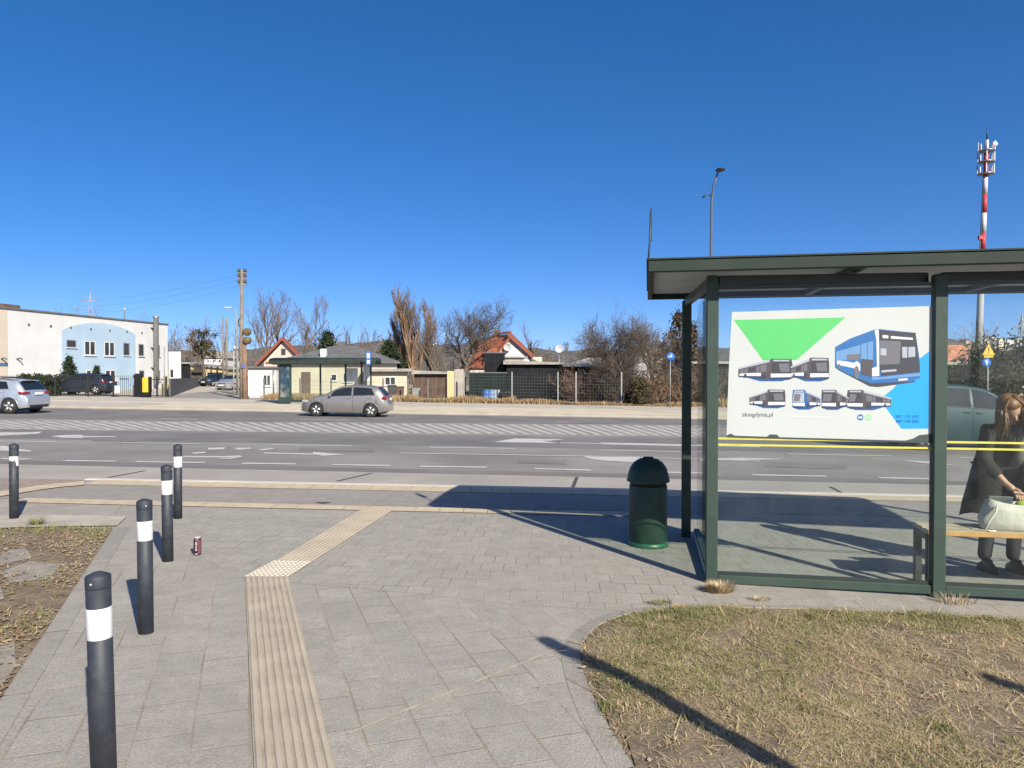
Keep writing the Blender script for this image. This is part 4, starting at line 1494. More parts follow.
# --- left verge: leaf litter with grass tufts, thinner over the flagstones
n = 60000
lx, ly = rg.uniform(-6.5, -1.5, n), rg.uniform(2.2, 8.2, n)
kk = inside(dirt_poly, lx, ly) & (lx > -.78 * ly - .3)
lx, ly = lx[kk], ly[kk]
st = np.zeros(len(lx), bool)
for s_ in stone_px:
    st |= inside([P(*q) for q in s_], lx, ly)
pn = np.sin(2.9 * lx + 1.7 * ly) + np.sin(4.3 * ly - 2.2 * lx) + .7 * np.sin(8 * lx + 6 * ly)
kk = (~st | (rg.uniform(0, 1, len(lx)) < .45)) & (rg.uniform(0, 1, len(lx)) < np.clip(.56 + .3 * pn, .08, 1))
lx, ly = lx[kk], ly[kk]
m1 = rg.uniform(0, 1, len(lx)) < .55
flakes('leaf_litter', lx[m1], ly[m1], gzn(lx[m1], ly[m1]) + .012, rg.uniform(.006, .026, m1.sum()), M_LEAF, 8)
m2 = ~m1
blades('verge_straw', lx[m2], ly[m2], gzn(lx[m2], ly[m2]) + .011, rg.uniform(.004, .03, m2.sum()), rg.uniform(.03, .11, m2.sum()), rg.uniform(.0012, .003, m2.sum()), M_GRASSD, seed=9)
n = 90000
lx, ly = rg.uniform(-7, -1.5, n), rg.uniform(2.2, 8.2, n)
kk = inside(dirt_poly, lx, ly)
lx, ly = lx[kk], ly[kk]
rightd = -1.0 * (lx + .383 * ly + .02)          # distance from the flat kerb (approx.)
far = np.exp(-((ly - 7.55) / .35) ** 2)
pn = np.sin(2.3 * lx + 3.1 * ly) + np.sin(5.1 * lx - 3.3 * ly + 1)
pr = np.clip(.75 * far + .32 * np.exp(-((rightd - .85) / .3) ** 2) * (ly > 4.5) + .10 * (pn > .9), 0, 1) * np.clip(.6 + .4 * pn, .05, 1)
st = np.zeros(len(lx), bool)
for s_ in stone_px:
    st |= inside([P(*q) for q in s_], lx, ly)
kk = (rg.uniform(0, 1, len(lx)) < pr) & ~st
lx, ly = lx[kk], ly[kk]
blades('verge_grass', lx, ly, gzn(lx, ly) + .008, rg.uniform(.02, .07, len(lx)), rg.uniform(.01, .05, len(lx)), rg.uniform(.0015, .003, len(lx)), M_GRASSG, seed=10)


def tuft(name, px, py, n, rad, h, m, label, seed, group=None):
    c = at(px, py)
    r = np.random.default_rng(seed)
    a, q = r.uniform(0, 2 * PI, n), rad * np.sqrt(r.uniform(0, 1, n))
    x, y = q * np.cos(a), q * np.sin(a) * .6
    o = blades(name, x, y, np.zeros(n), r.uniform(.3, 1, n) * h, r.uniform(.2, 1, n) * h * .9, r.uniform(.0012, .003, n), m, None, seed)
    o.location = c
    tag(o, label, 'grass tuft', group)
    return o


tuft('dry_tuft', 719, 592, 900, .1, .085, M_GRASSD, 'round dry straw tuft at the foot of the shelter corner post', 21)
tuft('weed_tuft', 955, 603, 120, .15, .085, M_GRASSD, 'straggly dry weed below the middle shelter post', 22)
tuft('weed_tuft', 760, 600, 140, .08, .03, M_GRASSD, 'low dry weed between the shelter rail and the lawn edge', 23)
tuft('weed_tuft', 37, 526, 160, .06, .13, M_GRASSG, 'small green weed standing at the back edge of the leafy verge', 24)
tuft('weed_tuft', 660, 604, 200, .1, .03, M_GRASSG, 'low green weed on the curved lawn edging', 25)
# ================================================================== vehicles
def car_paint(name, col, metal=0.55, rough=0.32, coat=0.6):
    return mat(name, col, rough, 0.04, 3.0, metal=metal, coat=coat, stain=tuple(c * .85 for c in col), sscale=2.5, samt=.4)


M_CGLASS = mat('car_glass', (0.012, 0.016, 0.02), 0.06, 0.1, 2.0, spec=0.6)
M_TYRE = mat('tyre', (0.014, 0.014, 0.015), 0.85, 0.2, 20.0)
M_RIM = mat('alloy', (0.42, 0.43, 0.44), 0.35, 0.05, 9.0, metal=0.6)
M_TRIM = mat('car_trim', (0.02, 0.02, 0.022), 0.6, 0.1, 9.0)
M_RED = mat('tail_red', (0.2, 0.012, 0.018), 0.2, 0.1, 20.0)
M_LAMP = mat('head_lamp', (0.26, 0.28, 0.3), 0.12, 0.15, 30.0)
M_PLATE = mat('number_plate', (0.72, 0.73, 0.72), 0.5, 0.05, 20.0)


def smooth_interp(pts, xs, k=5):
    px, pz = zip(*pts)
    z = np.interp(xs, px, pz)
    zz = np.pad(z, k, mode='edge')
    return np.convolve(zz, np.ones(2 * k + 1) / (2 * k + 1), 'same')[k:-k]


def build_car(name, paint, sp, label, cat='car', group=None):
    """front at x=0, rear at x=L, y across, z up; sp holds the profiles"""
    L = sp['L']
    root = empty(name, (0, 0, 0), 0, label, cat, group)
    n = 90
    xs = np.linspace(0, L, n)
    zc = smooth_interp(sp['top'], xs, 2)
    zb = np.minimum(smooth_interp(sp['belt'], xs, 2), zc - .015)
    hw = smooth_interp(sp['plan'], xs, 3)
    sill = smooth_interp(sp['sill'], xs, 2)
    R_ = sp['arch']
    wz = sp['wr']
    bot = sill.copy()
    for xw in sp['wheels']:
        d = np.abs(xs - xw)
        m = d < R_
        bot[m] = np.maximum(bot[m], wz + np.sqrt(R_ ** 2 - d[m] ** 2))
    tum = sp.get('tumble', .3)

    def sect(i):
        """right-hand points of the section, bottom to roof centre"""
        w, b_, t, s = hw[i], bot[i], zc[i], zb[i]
        wr = w - tum * max(0, t - s) - .02
        mid = max(b_ + .03, min(s - .04, sp.get('crease', .62)))
        return [(0, b_ + .02), (w * .95, b_), (w * .985, min(b_ + .06, mid - .01)), (w, mid), (w * .985, s), (wr + .012, max(s + .005, t - .075)), (wr * .93, t - .022), (wr * .6, t - .004), (0, t)]

    rings = []
    for i in range(n):
        h = sect(i)
        full = [Vector((xs[i], -y, z)) for y, z in h] + [Vector((xs[i], y, z)) for y, z in reversed(h[1:-1])]
        rings.append(full)
    body = MB().loft(rings, True, True).build('body', paint, root)
    md = body.modifiers.new('edge', 'EDGE_SPLIT')
    md.split_angle = R(38)

    def at_(x): return int(round(x / L * (n - 1)))

    def side_pt(x, t, s, off=.006):
        f = x / L * (n - 1)
        i = min(n - 2, int(f)); u = f - i
        def g(k):
            h = sect(k)
            a, c = h[4], h[5]
            return (a[0] + (c[0] - a[0]) * t, a[1] + (c[1] - a[1]) * t)
        a, c = g(i), g(i + 1)
        return Vector((x, s * (a[0] + (c[0] - a[0]) * u + off), a[1] + (c[1] - a[1]) * u))

    # side windows
    for s in (-1, 1):
        for (x0, x1, cut0, cut1) in sp['side_windows']:
            rg = []
            m = 12
            for k in range(m + 1):
                u = k / m
                lo, hi = .07, .93
                xa = x0 + (x1 - x0) * u
                # slanted ends: top and bottom x differ
                xb_, xt = x0 + cut0[0] + (x1 + cut1[0] - x0 - cut0[0]) * u, x0 + cut0[1] + (x1 + cut1[1] - x0 - cut0[1]) * u
                rg.append([side_pt(xb_ + (xt - xb_) * v, lo + (hi - lo) * v, s) for v in (0, .33, .66, 1)])
            MB().loft(rg, False, True, False).build('window', M_CGLASS, root)
        # window surround strip
        x0, x1 = sp['side_windows'][0][0], sp['side_windows'][-1][1]
        MB().tube([side_pt(x0 + (x1 - x0) * k / 10, .03, s, .004) for k in range(11)], .008, 5).build('window_trim', M_TRIM, root)
    # windscreen and rear window
    for nm, (x0, x1) in (('windscreen', sp['screen']), ('rear_window', sp['rear'])):
        rg = []
        for k in range(7):
            x = x0 + (x1 - x0) * k / 6
            i = x / L * (n - 1)
            a = min(n - 2, int(i)); u = i - a
            t = zc[a] * (1 - u) + zc[a + 1] * u
            h = sect(a)
            wr = h[6][0] * .97
            sl = (zc[a + 1] - zc[a]) / (xs[1] - xs[0])
            nn = Vector((-sl, 0, 1)).normalized() * .008
            row = []
            for j in range(9):
                v = -1 + j / 4
                drop = 0.004 if abs(v) > .6 else 0
                zdrop = .022 * max(0, abs(v) - .62) / .38 + .004 * min(1, abs(v) / .6)
                row.append(Vector((x, v * wr, t - zdrop)) + nn)
            rg.append(row)
        MB().loft(rg, False, True, False).build(nm, M_CGLASS, root)
    # wheels
    tw = .2
    for xw in sp['wheels']:
        for s in (-1, 1):
            yc = s * (hw[at_(xw)] - .11)
            wroot = MB().lathe([(wz * .62, -tw / 2), (wz * .93, -tw / 2), (wz, -tw / 2 + .03), (wz, tw / 2 - .03), (wz * .93, tw / 2), (wz * .62, tw / 2)], 32, axis='y').build('wheel', M_TYRE, root, (xw, yc, wz))
            rim = MB()
            yo = s * (tw / 2 - .012)
            rim.lathe([(wz * .7, yo - .01), (wz * .73, yo + .008 * s), (wz * .64, yo + .01 * s), (wz * .6, yo - .02 * s)], 32, axis='y')
            for k in range(5):
                a = 2 * PI * k / 5
                for off in (-.13, .13):
                    p0 = Vector((wz * .1 * math.sin(a), yo + .0 * s, wz * .1 * math.cos(a)))
                    p1 = Vector((wz * .64 * math.sin(a + off), yo - .004 * s, wz * .64 * math.cos(a + off)))
                    rim.tube([p0, p1], [.038, .036], 6)
            rim.lathe([(.002, yo + .012 * s), (.05, yo + .01 * s), (.055, yo - .01 * s)], 16, axis='y')
            rim.build('rim', M_RIM, wroot)
            MB().lathe([(.002, yo - .05 * s), (wz * .6, yo - .05 * s), (wz * .6, yo - .06 * s)], 24, axis='y').build('brake', M_TRIM, wroot)
            # arch lip
            MB().tube([(xw + (R_ + .005) * math.cos(PI * k / 14), s * (hw[at_(xw)] * .955), wz + (R_ + .005) * math.sin(PI * k / 14)) for k in range(15)], .014, 6).build('arch_lip', sp.get('lip', paint), root)
    # dark underbody filling the space between the wheels
    ub = MB()
    a, c = sp['wheels']
    ub.box(.25, L - .25, -hw.max() * .68, hw.max() * .68, .17, .55)
    ub.box(a + R_, c - R_, -hw.max() * .9, hw.max() * .9, .18, .3)
    ub.build('underbody', M_TRIM, root)
    # lights, plates, mirrors, handles
    for s in (-1, 1):
        x0, x1, y0, y1, z0, z1 = sp['tail']
        MB().bbox(x0, x1, min(s * y0, s * y1), max(s * y0, s * y1), z0, z1, .02).build('tail_light', M_RED, root)
        x0, x1, y0, y1, z0, z1 = sp['head']
        MB().bbox(x0, x1, min(s * y0, s * y1), max(s * y0, s * y1), z0, z1, .03).build('headlight', M_LAMP, root)
        xm = sp['mirror']
        mz = zb[at_(xm)] + .05
        mw = hw[at_(xm)]
        MB().ball((xm, s * (mw + .07), mz), .1, 12, 8, (.55, 1.0, .75)).tube([(xm, s * (mw - .04), mz - .03), (xm, s * (mw + .04), mz - .03)], .025, 6).build('mirror', sp.get('mirror_m', paint), root)
        for xh in sp['handles']:
            i = at_(xh)
            MB().bbox(xh - .09, xh + .09, s * hw[i] * .995 - .018, s * hw[i] * .995 + .018, zb[i] - .13, zb[i] - .1, .008).build('door_handle', paint, root)
        for xd in sp['seams']:
            h = sect(at_(xd))
            pts = [Vector((xs[at_(xd)], s * y, z)) for y, z in h[1:5]]
            MB().tube(pts, .006, 4).build('door_seam', M_TRIM, root)
    xr = L
    MB().bbox(xr - .03, xr + sp.get('plate_out', .012), -.26, .26, sp['plate'], sp['plate'] + .11, .004).build('number_plate', M_PLATE, root)
    MB().bbox(-.015, .03, -.26, .26, .45, .56, .004).build('number_plate', M_PLATE, root)
    MB().bbox(-.005, .12, -.5, .5, .3, .42, .02).build('grille', M_TRIM, root)
    MB().bbox(-.002, .1, -.42, .42, .6, .7, .02).build('grille', M_TRIM, root)
    MB().bbox(L - .16, L + .006, -.66, .66, .27, .42, .03).build('rear_bumper', M_TRIM if sp.get('dark_bumper') else paint, root)
    if sp.get('spoiler'):
        x, z = sp['spoiler']
        MB().bbox(x - .12, x + .1, -.5, .5, z - .02, z + .015, .012).build('roof_spoiler', paint, root)
    if sp.get('rails'):
        x0, x1 = sp['rails']
        for s in (-1, 1):
            pts = []
            for k in range(9):
                x = x0 + (x1 - x0) * k / 8
                h = sect(at_(x))
                pts.append(Vector((x, s * (h[6][0]), h[6][1] + (.03 if 0 < k < 8 else .0))))
            MB().tube(pts, .016, 6).build('roof_rail', M_TRIM, root)
    return root


HATCH = dict(L=4.0, top=[(0, .5), (.03, .66), (.15, .74), (.6, .9), (1.02, .99), (1.2, 1.09), (1.75, 1.38), (2.1, 1.455), (2.5, 1.467), (3.0, 1.45), (3.45, 1.39), (3.55, 1.35), (3.84, .99), (3.92, .9), (3.97, .78), (4.0, .5)],
             belt=[(0, .48), (.15, .7), (.6, .86), (1.02, .93), (2.4, .97), (3.3, 1.01), (3.7, 1.0), (3.92, .86), (4, .48)],
             plan=[(0, .56), (.1, .7), (.3, .8), (.8, .86), (3.0, .866), (3.5, .84), (3.85, .78), (4.0, .66)],
             sill=[(0, .24), (.3, .2), (3.5, .21), (4.0, .3)], arch=.355, wr=.31, wheels=(.72, 3.19), tumble=.34,
             side_windows=[(1.42, 2.32, (-.12, .1), (0, 0)), (2.40, 3.38, (0, 0), (.0, -.16))], screen=(1.12, 1.84), rear=(3.5, 3.83),
             tail=(3.66, 3.90, .62, .80, .80, .97), head=(.06, .42, .5, .795, .63, .76), mirror=1.38, handles=(2.18, 3.08), seams=(1.2, 2.36, 3.2), plate=.78, plate_out=-.01, crease=.64, spoiler=(3.5, 1.395))
EST = dict(HATCH)
EST.update(L=4.36, top=[(0, .5), (.03, .7), (.15, .8), (.7, .95), (1.1, 1.03), (1.3, 1.14), (1.85, 1.42), (2.2, 1.49), (2.7, 1.51), (3.3, 1.49), (3.85, 1.43), (3.93, 1.39), (4.2, 1.04), (4.28, .95), (4.33, .8), (4.36, .5)],
           belt=[(0, .48), (.15, .74), (.7, .9), (1.1, .97), (2.6, 1.02), (3.5, 1.06), (4.0, 1.05), (4.28, .9), (4.36, .48)],
           plan=[(0, .58), (.1, .74), (.3, .83), (.8, .895), (3.3, .9), (3.8, .88), (4.2, .84), (4.36, .74)], sill=[(0, .24), (.3, .2), (3.8, .21), (4.36, .3)], wheels=(.9, 3.62), arch=.375, wr=.33,
           side_windows=[(1.52, 2.5, (-.12, .1), (0, 0)), (2.58, 3.62, (0, 0), (.0, -.16))], screen=(1.22, 1.94), rear=(3.9, 4.2), tail=(4.0, 4.29, .5, .87, .84, .96), head=(.06, .42, .55, .82, .68, .8),
           mirror=1.48, handles=(2.35, 3.3), seams=(1.3, 2.54, 3.42), plate=.82, dark_bumper=True, spoiler=(3.92, 1.43), rails=(2.1, 3.7))
MPV = dict(HATCH)
MPV.update(L=4.6, top=[(0, .55), (.03, .8), (.2, .95), (.7, 1.1), (1.0, 1.2), (1.8, 1.74), (2.2, 1.84), (2.8, 1.88), (4.2, 1.85), (4.4, 1.8), (4.52, 1.3), (4.57, 1.0), (4.6, .55)],
           belt=[(0, .5), (.2, .9), (.7, 1.04), (1.0, 1.12), (2.6, 1.2), (4.2, 1.24), (4.5, 1.1), (4.6, .52)], plan=[(0, .62), (.1, .76), (.4, .86), (1, .92), (4, .92), (4.4, .89), (4.6, .82)],
           sill=[(0, .26), (.3, .22), (4.6, .28)], wheels=(.9, 3.65), arch=.37, wr=.33, tumble=.24, side_windows=[(1.32, 2.3, (-.1, .14), (0, 0)), (2.38, 3.3, (0, 0), (0, 0)), (3.38, 4.3, (0, 0), (.04, -.04))],
           screen=(1.05, 1.82), rear=(4.42, 4.52), tail=(4.3, 4.57, .7, .9, .95, 1.3), head=(.1, .5, .6, .86, .8, .98), mirror=1.3, handles=(2.15, 2.5), seams=(1.2, 2.34, 3.34), plate=.8, crease=.8, spoiler=None)
P_GREY = car_paint('paint_grey', (0.25, 0.24, 0.235))
P_SILV = car_paint('paint_silver_blue', (0.42, 0.47, 0.55))
P_TEAL = car_paint('paint_teal', (0.01, 0.036, 0.046), 0.2, 0.5, 0.1)
P_SIL2 = car_paint('paint_silver', (0.42, 0.43, 0.44))
P_DARK = car_paint('paint_dark', (0.02, 0.03, 0.045), 0.3)


def place_car(c, px, py, wheel_x, rz=0.0, road=ROAD, near=.87):
    """put the near-side wheel contact under a photograph pixel"""
    p = at(px, py, road)
    M = Matrix.Rotation(rz, 4, 'Z')
    off = M @ Vector((wheel_x, -near, 0))
    c.location = Vector((p.x, p.y, gz(p.x, p.y) + road + .006)) - off
    c.location.z = gz(c.location.x, c.location.y) + road + .004
    slope = -math.atan(0.017)
    c.rotation_euler = (0, -slope * math.cos(rz) if False else math.atan(.017) * math.cos(rz), rz)
    return c


c = build_car('hatchback_car', P_GREY, HATCH, 'grey five-door hatchback driving left past the far bus stop', 'car')
place_car(c, 315.6, 416.6, .72)
c = build_car('hatchback_car', P_SILV, EST, 'silver-blue hatchback with roof rails driving out of the left picture edge', 'car')
place_car(c, 8, 414.2, 3.62, near=.9)
c = build_car('people_carrier', P_TEAL, MPV, 'dark teal car passing on the road behind the person in the shelter', 'car')
p = Vector((xat(1056, 20.4), 20.4, 0))
c.location = (p.x, p.y + .9, gz(p.x, p.y) + ROAD + .004)
c.rotation_euler = (0, -math.atan(.017), PI)
c = build_car('parked_car', P_SIL2, EST, 'silver car parked nose out in the side street, the nearer of two', 'car', 'cars parked in the side street')
c.location = (xat(221, 70), 70, gz(xat(221, 70), 70) + .03)
c.rotation_euler = (0, 0, R(90 - 12))
c = build_car('parked_car', P_DARK, HATCH, 'dark small car parked in the side street beside the dark wall', 'car', 'cars parked in the side street')
c.location = (xat(203, 86), 86, gz(xat(203, 86), 86) + .03)
c.rotation_euler = (0, 0, R(90 - 16))
c = build_car('parked_car', P_DARK, EST, 'dark estate car parked behind the black bar fence', 'car')
p = Vector((xat(52, 53), 53, 0))
c.location = (p.x, p.y, gz(p.x, p.y) + .03)
# ================================================================== buildings, fences, poles beyond the road
def fr(px0, px1, D):
    return xat(px0, D), xat(px1, D)


def wz_(py, D): return zat(py, D)


M_WHITE = mat('white_render', (0.51, 0.52, 0.53), 0.85, 0.05, 0.6, stain=(0.46, 0.46, 0.45), sscale=.4)
M_BEIGE = mat('beige_render', (0.45, 0.4, 0.33), 0.85, 0.05, 0.6)
M_BLUER = mat('blue_render', (0.3, 0.41, 0.52), 0.85, 0.05, 0.6, stain=(0.27, 0.38, 0.48), sscale=.5)
M_CREAMW = mat('cream_render', (0.47, 0.43, 0.335), 0.88, 0.08, 0.6, stain=(0.4, 0.365, 0.285), sscale=.5)
M_YELW = mat('yellow_render', (0.5, 0.4, 0.22), 0.88, 0.08, 0.6, stain=(0.42, 0.34, 0.2), sscale=.5)
M_PINKW = mat('pink_render', (0.5, 0.4, 0.35), 0.88, 0.08, 0.6)
M_SALMON = mat('salmon_render', (0.45, 0.19, 0.12), 0.88, 0.08, 0.6)
M_ROOFG = mat('grey_roofing', (0.1, 0.1, 0.105), 0.85, 0.2, 1.2, stain=(0.15, 0.15, 0.15), sscale=.8)
M_ROOFR = mat('red_tiles', (0.44, 0.135, 0.068), 0.8, 0.2, 2.0, bump=.5, bscale=6, stain=(0.34, 0.11, 0.06), sscale=1)
M_REDTRIM = mat('red_trim', (0.2, 0.062, 0.042), 0.7, 0.1, 3)
M_WIN = mat('window_glass', (0.035, 0.042, 0.05), 0.08, 0.3, 1.0, spec=.6)
M_WFRAME = mat('white_frame', (0.55, 0.55, 0.54), 0.6, 0.05, 4)
M_DOORB = mat('brown_door', (0.11, 0.075, 0.055), 0.7, 0.15, 3)
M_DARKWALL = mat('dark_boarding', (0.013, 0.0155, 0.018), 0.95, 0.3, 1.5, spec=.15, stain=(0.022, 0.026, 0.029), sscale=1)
M_DARKGRN = mat('dark_green_tarp', (0.011, 0.019, 0.018), 0.9, 0.3, 1.5, spec=.2, stain=(0.02, 0.029, 0.028), sscale=1)
M_CONC = mat('old_concrete', (0.32, 0.3, 0.26), 0.9, 0.15, 1.5, stain=(0.2, 0.185, 0.16), sscale=1)
M_ASB = mat('pale_grey_roofing', (0.27, 0.26, 0.25), 0.9, 0.15, 1.5, stain=(0.17, 0.165, 0.16), sscale=1)
M_BROWNW = mat('brown_boards', (0.075, 0.047, 0.037), 0.9, 0.4, 2.5, stain=(0.12, 0.085, 0.068), sscale=2)
M_LAMPP = mat('lamp_pole', (0.08, 0.085, 0.09), 0.6, .1, 4)
M_METAL = mat('flue_metal', (0.33, 0.33, 0.34), 0.4, 0.1, 3, metal=.6)
M_FENCE = mat('fence_black', (0.015, 0.016, 0.018), 0.6, 0.1, 5)
M_WIRE = mat('fence_wire', (0.12, 0.13, 0.13), 0.6, 0.1, 5)
M_FGREY = mat('fence_grey', (0.24, 0.25, 0.25), 0.6, 0.1, 5, metal=.3)
M_WOODP = mat('pole_wood', (0.19, 0.12, 0.08), 0.9, 0.25, 3, stain=(0.15, 0.1, 0.065), sscale=2)
M_WOODG = mat('pole_wood_grey', (0.17, 0.145, 0.12), 0.9, 0.25, 3)
M_REDM = mat('mast_red', (0.35, 0.03, 0.045), 0.6, 0.1, 2)
M_WHM = mat('mast_white', (0.42, 0.43, 0.45), 0.6, 0.05, 2)
M_GRM = mat('mast_grey', (0.27, 0.28, 0.29), 0.7, 0.1, 1)


def window_at(root, px0, px1, py0, py1, D, y, frame=.05, mull=1, m=M_WIN):
    """a window on a wall facing the camera: frame, pane"""
    x0, x1 = fr(px0, px1, D)
    z1, z0 = wz_(py0, D), wz_(py1, D)
    ox, oy, oz = root.location
    f = MB()
    X = lambda v: v - ox
    for a, c, e, g in ((x0, x1, z1 - frame, z1), (x0, x1, z0, z0 + frame), (x0, x0 + frame, z0 + frame, z1 - frame), (x1 - frame, x1, z0 + frame, z1 - frame)):
        f.box(X(a), X(c), y - .04 - oy, y + .02 - oy, e - oz, g - oz)
    for k in range(mull):
        xm = x0 + (x1 - x0) * (k + 1) / (mull + 1)
        f.box(X(xm - frame * .4), X(xm + frame * .4), y - .035 - oy, y + .02 - oy, z0 + frame - oz, z1 - frame - oz)
    w = f.build('window', M_WFRAME, root)
    MB().box(X(x0 + frame * .9), X(x1 - frame * .9), y - .015 - oy, y + .025 - oy, z0 + frame * .9 - oz, z1 - frame * .9 - oz).build('pane', m, w)
    MB().box(X(x0 - .05), X(x1 + .05), y - .1 - oy, y + .01 - oy, z0 - .06 - oz, z0 - .003 - oz).build('sill', M_WFRAME, w)
    return w


def house(name, px0, px1, py_eave, D, depth, wallm, label, cat='house', group=None, splay=False):
    """root empty and wall box facing the camera"""
    x0, x1 = fr(px0, px1, D)
    xc = (x0 + x1) / 2
    g = gz(xc, D)
    root = empty(name, (xc, D, g), 0, label, cat, group)
    zt = wz_(py_eave, D) - g
    k = (D + depth) / D if splay else 1
    MB().prism([(x0 - xc, 0), (x1 - xc, 0), (x1 * k - xc, depth), (x0 * k - xc, depth)], -.5, zt).build('wall', wallm, root)
    return root, x0 - xc, x1 - xc, zt


# --- long white building on the left, its flank running along the side street
A = Vector((xat(8, 57.0), 57.0, 0))
B = Vector((xat(168, 76.0), 76.0, 0))
AB = (B - A)
LAB = AB.length
dAB = AB.normalized()
gA = gz(A.x, A.y)
wb = empty('office_building', (A.x, A.y, gA), math.atan2(dAB.y, dAB.x), 'long white flat-roofed building with a pale blue arched panel round its windows', 'building')


def sAB(px):
    """distance along the flank at a pixel column"""
    r = (px - 512) / F_PX
    # A.x + s dx = r (A.y + s dy)
    return (r * A.y - A.x) / (dAB.x - r * dAB.y)


def zAB(px, py):
    s = sAB(px)
    return zat(py, A.y + dAB.y * s) - gA


zr = (zAB(8, 309.5) + zAB(168, 325)) / 2
MB().box(0, LAB, 0.0, 14, -.8, zr).build('wall', M_WHITE, wb)            # local y points away from the street
MB().prism([(-22, 14.0), (-.004, 14.0), (-.004, -.004), (-.03, -.012), (-22, 0.0)], -.8, zr - .02).build('front_wing', M_BEIGE, wb)
rf = MB().bbox(-22, LAB + .08, -.1, 14.1, zr + .002, zr + .16, .02).build('roof', M_ROOFG, wb)
MB().bbox(2.5, 4.3, 3, 4.5, zr + .165, zr + .75, .03).build('roof_hatch', M_DOORB, rf)
s_ = sAB(136)
MB().lathe([(.06, zr + .165), (.06, zr + 1.2), (.1, zr + 1.22), (.1, zr + 1.35)], 12, (s_, 1.2, 0)).build('roof_pipe', M_WHM, rf)
# arched pale blue render
pts = [(62, 392), (135.5, 394)]
arch = []
for k in range(15):
    t = k / 14
    px = 135.5 + (62 - 135.5) * t
    py = 334.5 + (330.5 - 334.5) * t - 9.5 * math.sin(PI * t) ** .75
    arch.append((px, py))
MB().prism_y([(sAB(a), zAB(a, c)) for a, c in pts + arch], -.025, -.002).build('blue_panel', M_BLUER, wb)
for (a, c, e, g, mu) in ((66.5, 76, 340, 347.5, 0), (84.3, 95.2, 341, 355.3, 1), (104.2, 114.4, 342, 356, 1), (123.3, 129.3, 343, 355.5, 0), (138.5, 143.6, 344.2, 356, 0), (155, 159.6, 345, 356.5, 0),
                         (86, 96, 370, 381, 1), (105, 115, 370, 382, 1), (139, 143.8, 370.5, 378, 0), (155.5, 159.6, 370.5, 381, 0)):
    x0, x1, z1, z0 = sAB(a), sAB(c), zAB((a + c) / 2, e), zAB((a + c) / 2, g)
    f = MB()
    fw = .07
    for q in ((x0, x1, z1 - fw, z1), (x0, x1, z0, z0 + fw), (x0, x0 + fw, z0 + fw, z1 - fw), (x1 - fw, x1, z0 + fw, z1 - fw)):
        f.box(q[0], q[1], -.05, -.026, q[2], q[3])
    if mu: f.box((x0 + x1) / 2 - .06, (x0 + x1) / 2 + .06, -.05, -.026, z0 + fw, z1 - fw)
    w = f.build('window', M_WFRAME if mu else M_METAL, wb)
    MB().box(x0 + fw, x1 - fw, -.034, -.0265, z0 + fw, z1 - fw).build('pane', M_WIN, w)
    MB().box(x0 - .1, x1 + .1, -.14, -.0265, z0 - .07, z0 - .004).build('sill', M_WFRAME, w)
for px in (29, 51, 71, 91, 110, 127, 142):
    zz_ = zAB(px, 324.5 + .075 * (px - 29))
    MB().lathe([(.09, -.06), (.11, -.05), (.11, -.026)], 12, (sAB(px), 0, zz_), axis='y').build('air_vent', M_ROOFG, wb)
s_ = sAB(152.5)
fl = MB().lathe([(.24, .3), (.24, zAB(152.5, 318.5)), (.3, zAB(152.5, 318)), (.3, zAB(152.5, 316)), (.02, zAB(152.5, 315.5))], 16, (s_, -.45, 0)).build('flue', M_METAL, wb)
for z in (2.0, 4.0, 6.0):
    MB().bbox(s_ - .3, s_ + .3, -.4, -.005, z, z + .08, .01).build('bracket', M_METAL, fl)
MB().bbox(sAB(0) if False else -1.2, -.05, -.06, -.013, zAB(8, 366), zAB(8, 363), .005).build('wall_sign', mat('sign_blue', (.05, .12, .25), .6, .1, 4), wb)
for px in (5, 17):
    MB().tube([(sAB(px) if px > 8 else -.6, -.02, zAB(max(px, 8), 359)), (sAB(px) if px > 8 else -.6, -.35, zAB(max(px, 8), 358)), (sAB(px) if px > 8 else -.6, -.5, zAB(max(px, 8), 359.5))], .06, 6).build('wall_lamp', M_ROOFG, wb)
# white annex behind it and the dark hut
r_, a, c, zt = house('white_annex', 168.6, 181, 351, 77.5, 6, M_WHITE, 'low white annex joined to the far end of the long white building', 'building', None, True)
MB().bbox(a - .05, c + .1, -.1, .6, zt + .002, zt + .12, .02).build('roof', M_ROOFG, r_)
window_at(r_, 170, 174, 369, 378, 77.5, 77.5, .06, 0)
r_, a, c, zt = house('dark_hut', 181.6, 190, 364, 80, 4, M_DARKWALL, 'small dark hut between the white annex and the yellow garage', 'hut', None, True)
MB().bbox(a - .2, c + .2, -.3, 1.0, zt + .002, zt + .2, .02).build('roof', M_ASB, r_)
# yellow garage closing the side street
D = 92
r_, a, c, zt = house('yellow_garage', 190.5, 228, 371, D, 7, M_YELW, 'yellow garage with a dark open gateway at the end of the side street', 'garage')
zl, zrr = wz_(365.0, D) - r_.location.z, wz_(369.2, D) - r_.location.z
MB().prism_y([(a, zt + .002), (c, zt + .002), (c, zrr), (a, zl)], 0.0, 7.0).build('gable', M_YELW, r_)
MB().prism_y([(a - .3, zl + .003), (c + .3, zrr - .03), (c + .3, zrr + .14), (a - .3, zl + .17)], -.35, 7.3).build('roof', M_ASB, r_)
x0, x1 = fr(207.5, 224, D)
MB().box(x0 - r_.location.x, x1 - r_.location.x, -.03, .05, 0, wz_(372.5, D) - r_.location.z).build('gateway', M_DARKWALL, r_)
x0, x1 = fr(191.5, 202, D)
MB().box(x0 - r_.location.x, x1 - r_.location.x, -.03, .05, wz_(375.5, D) - r_.location.z, wz_(372.5, D) - r_.location.z).build('window', M_WIN, r_)
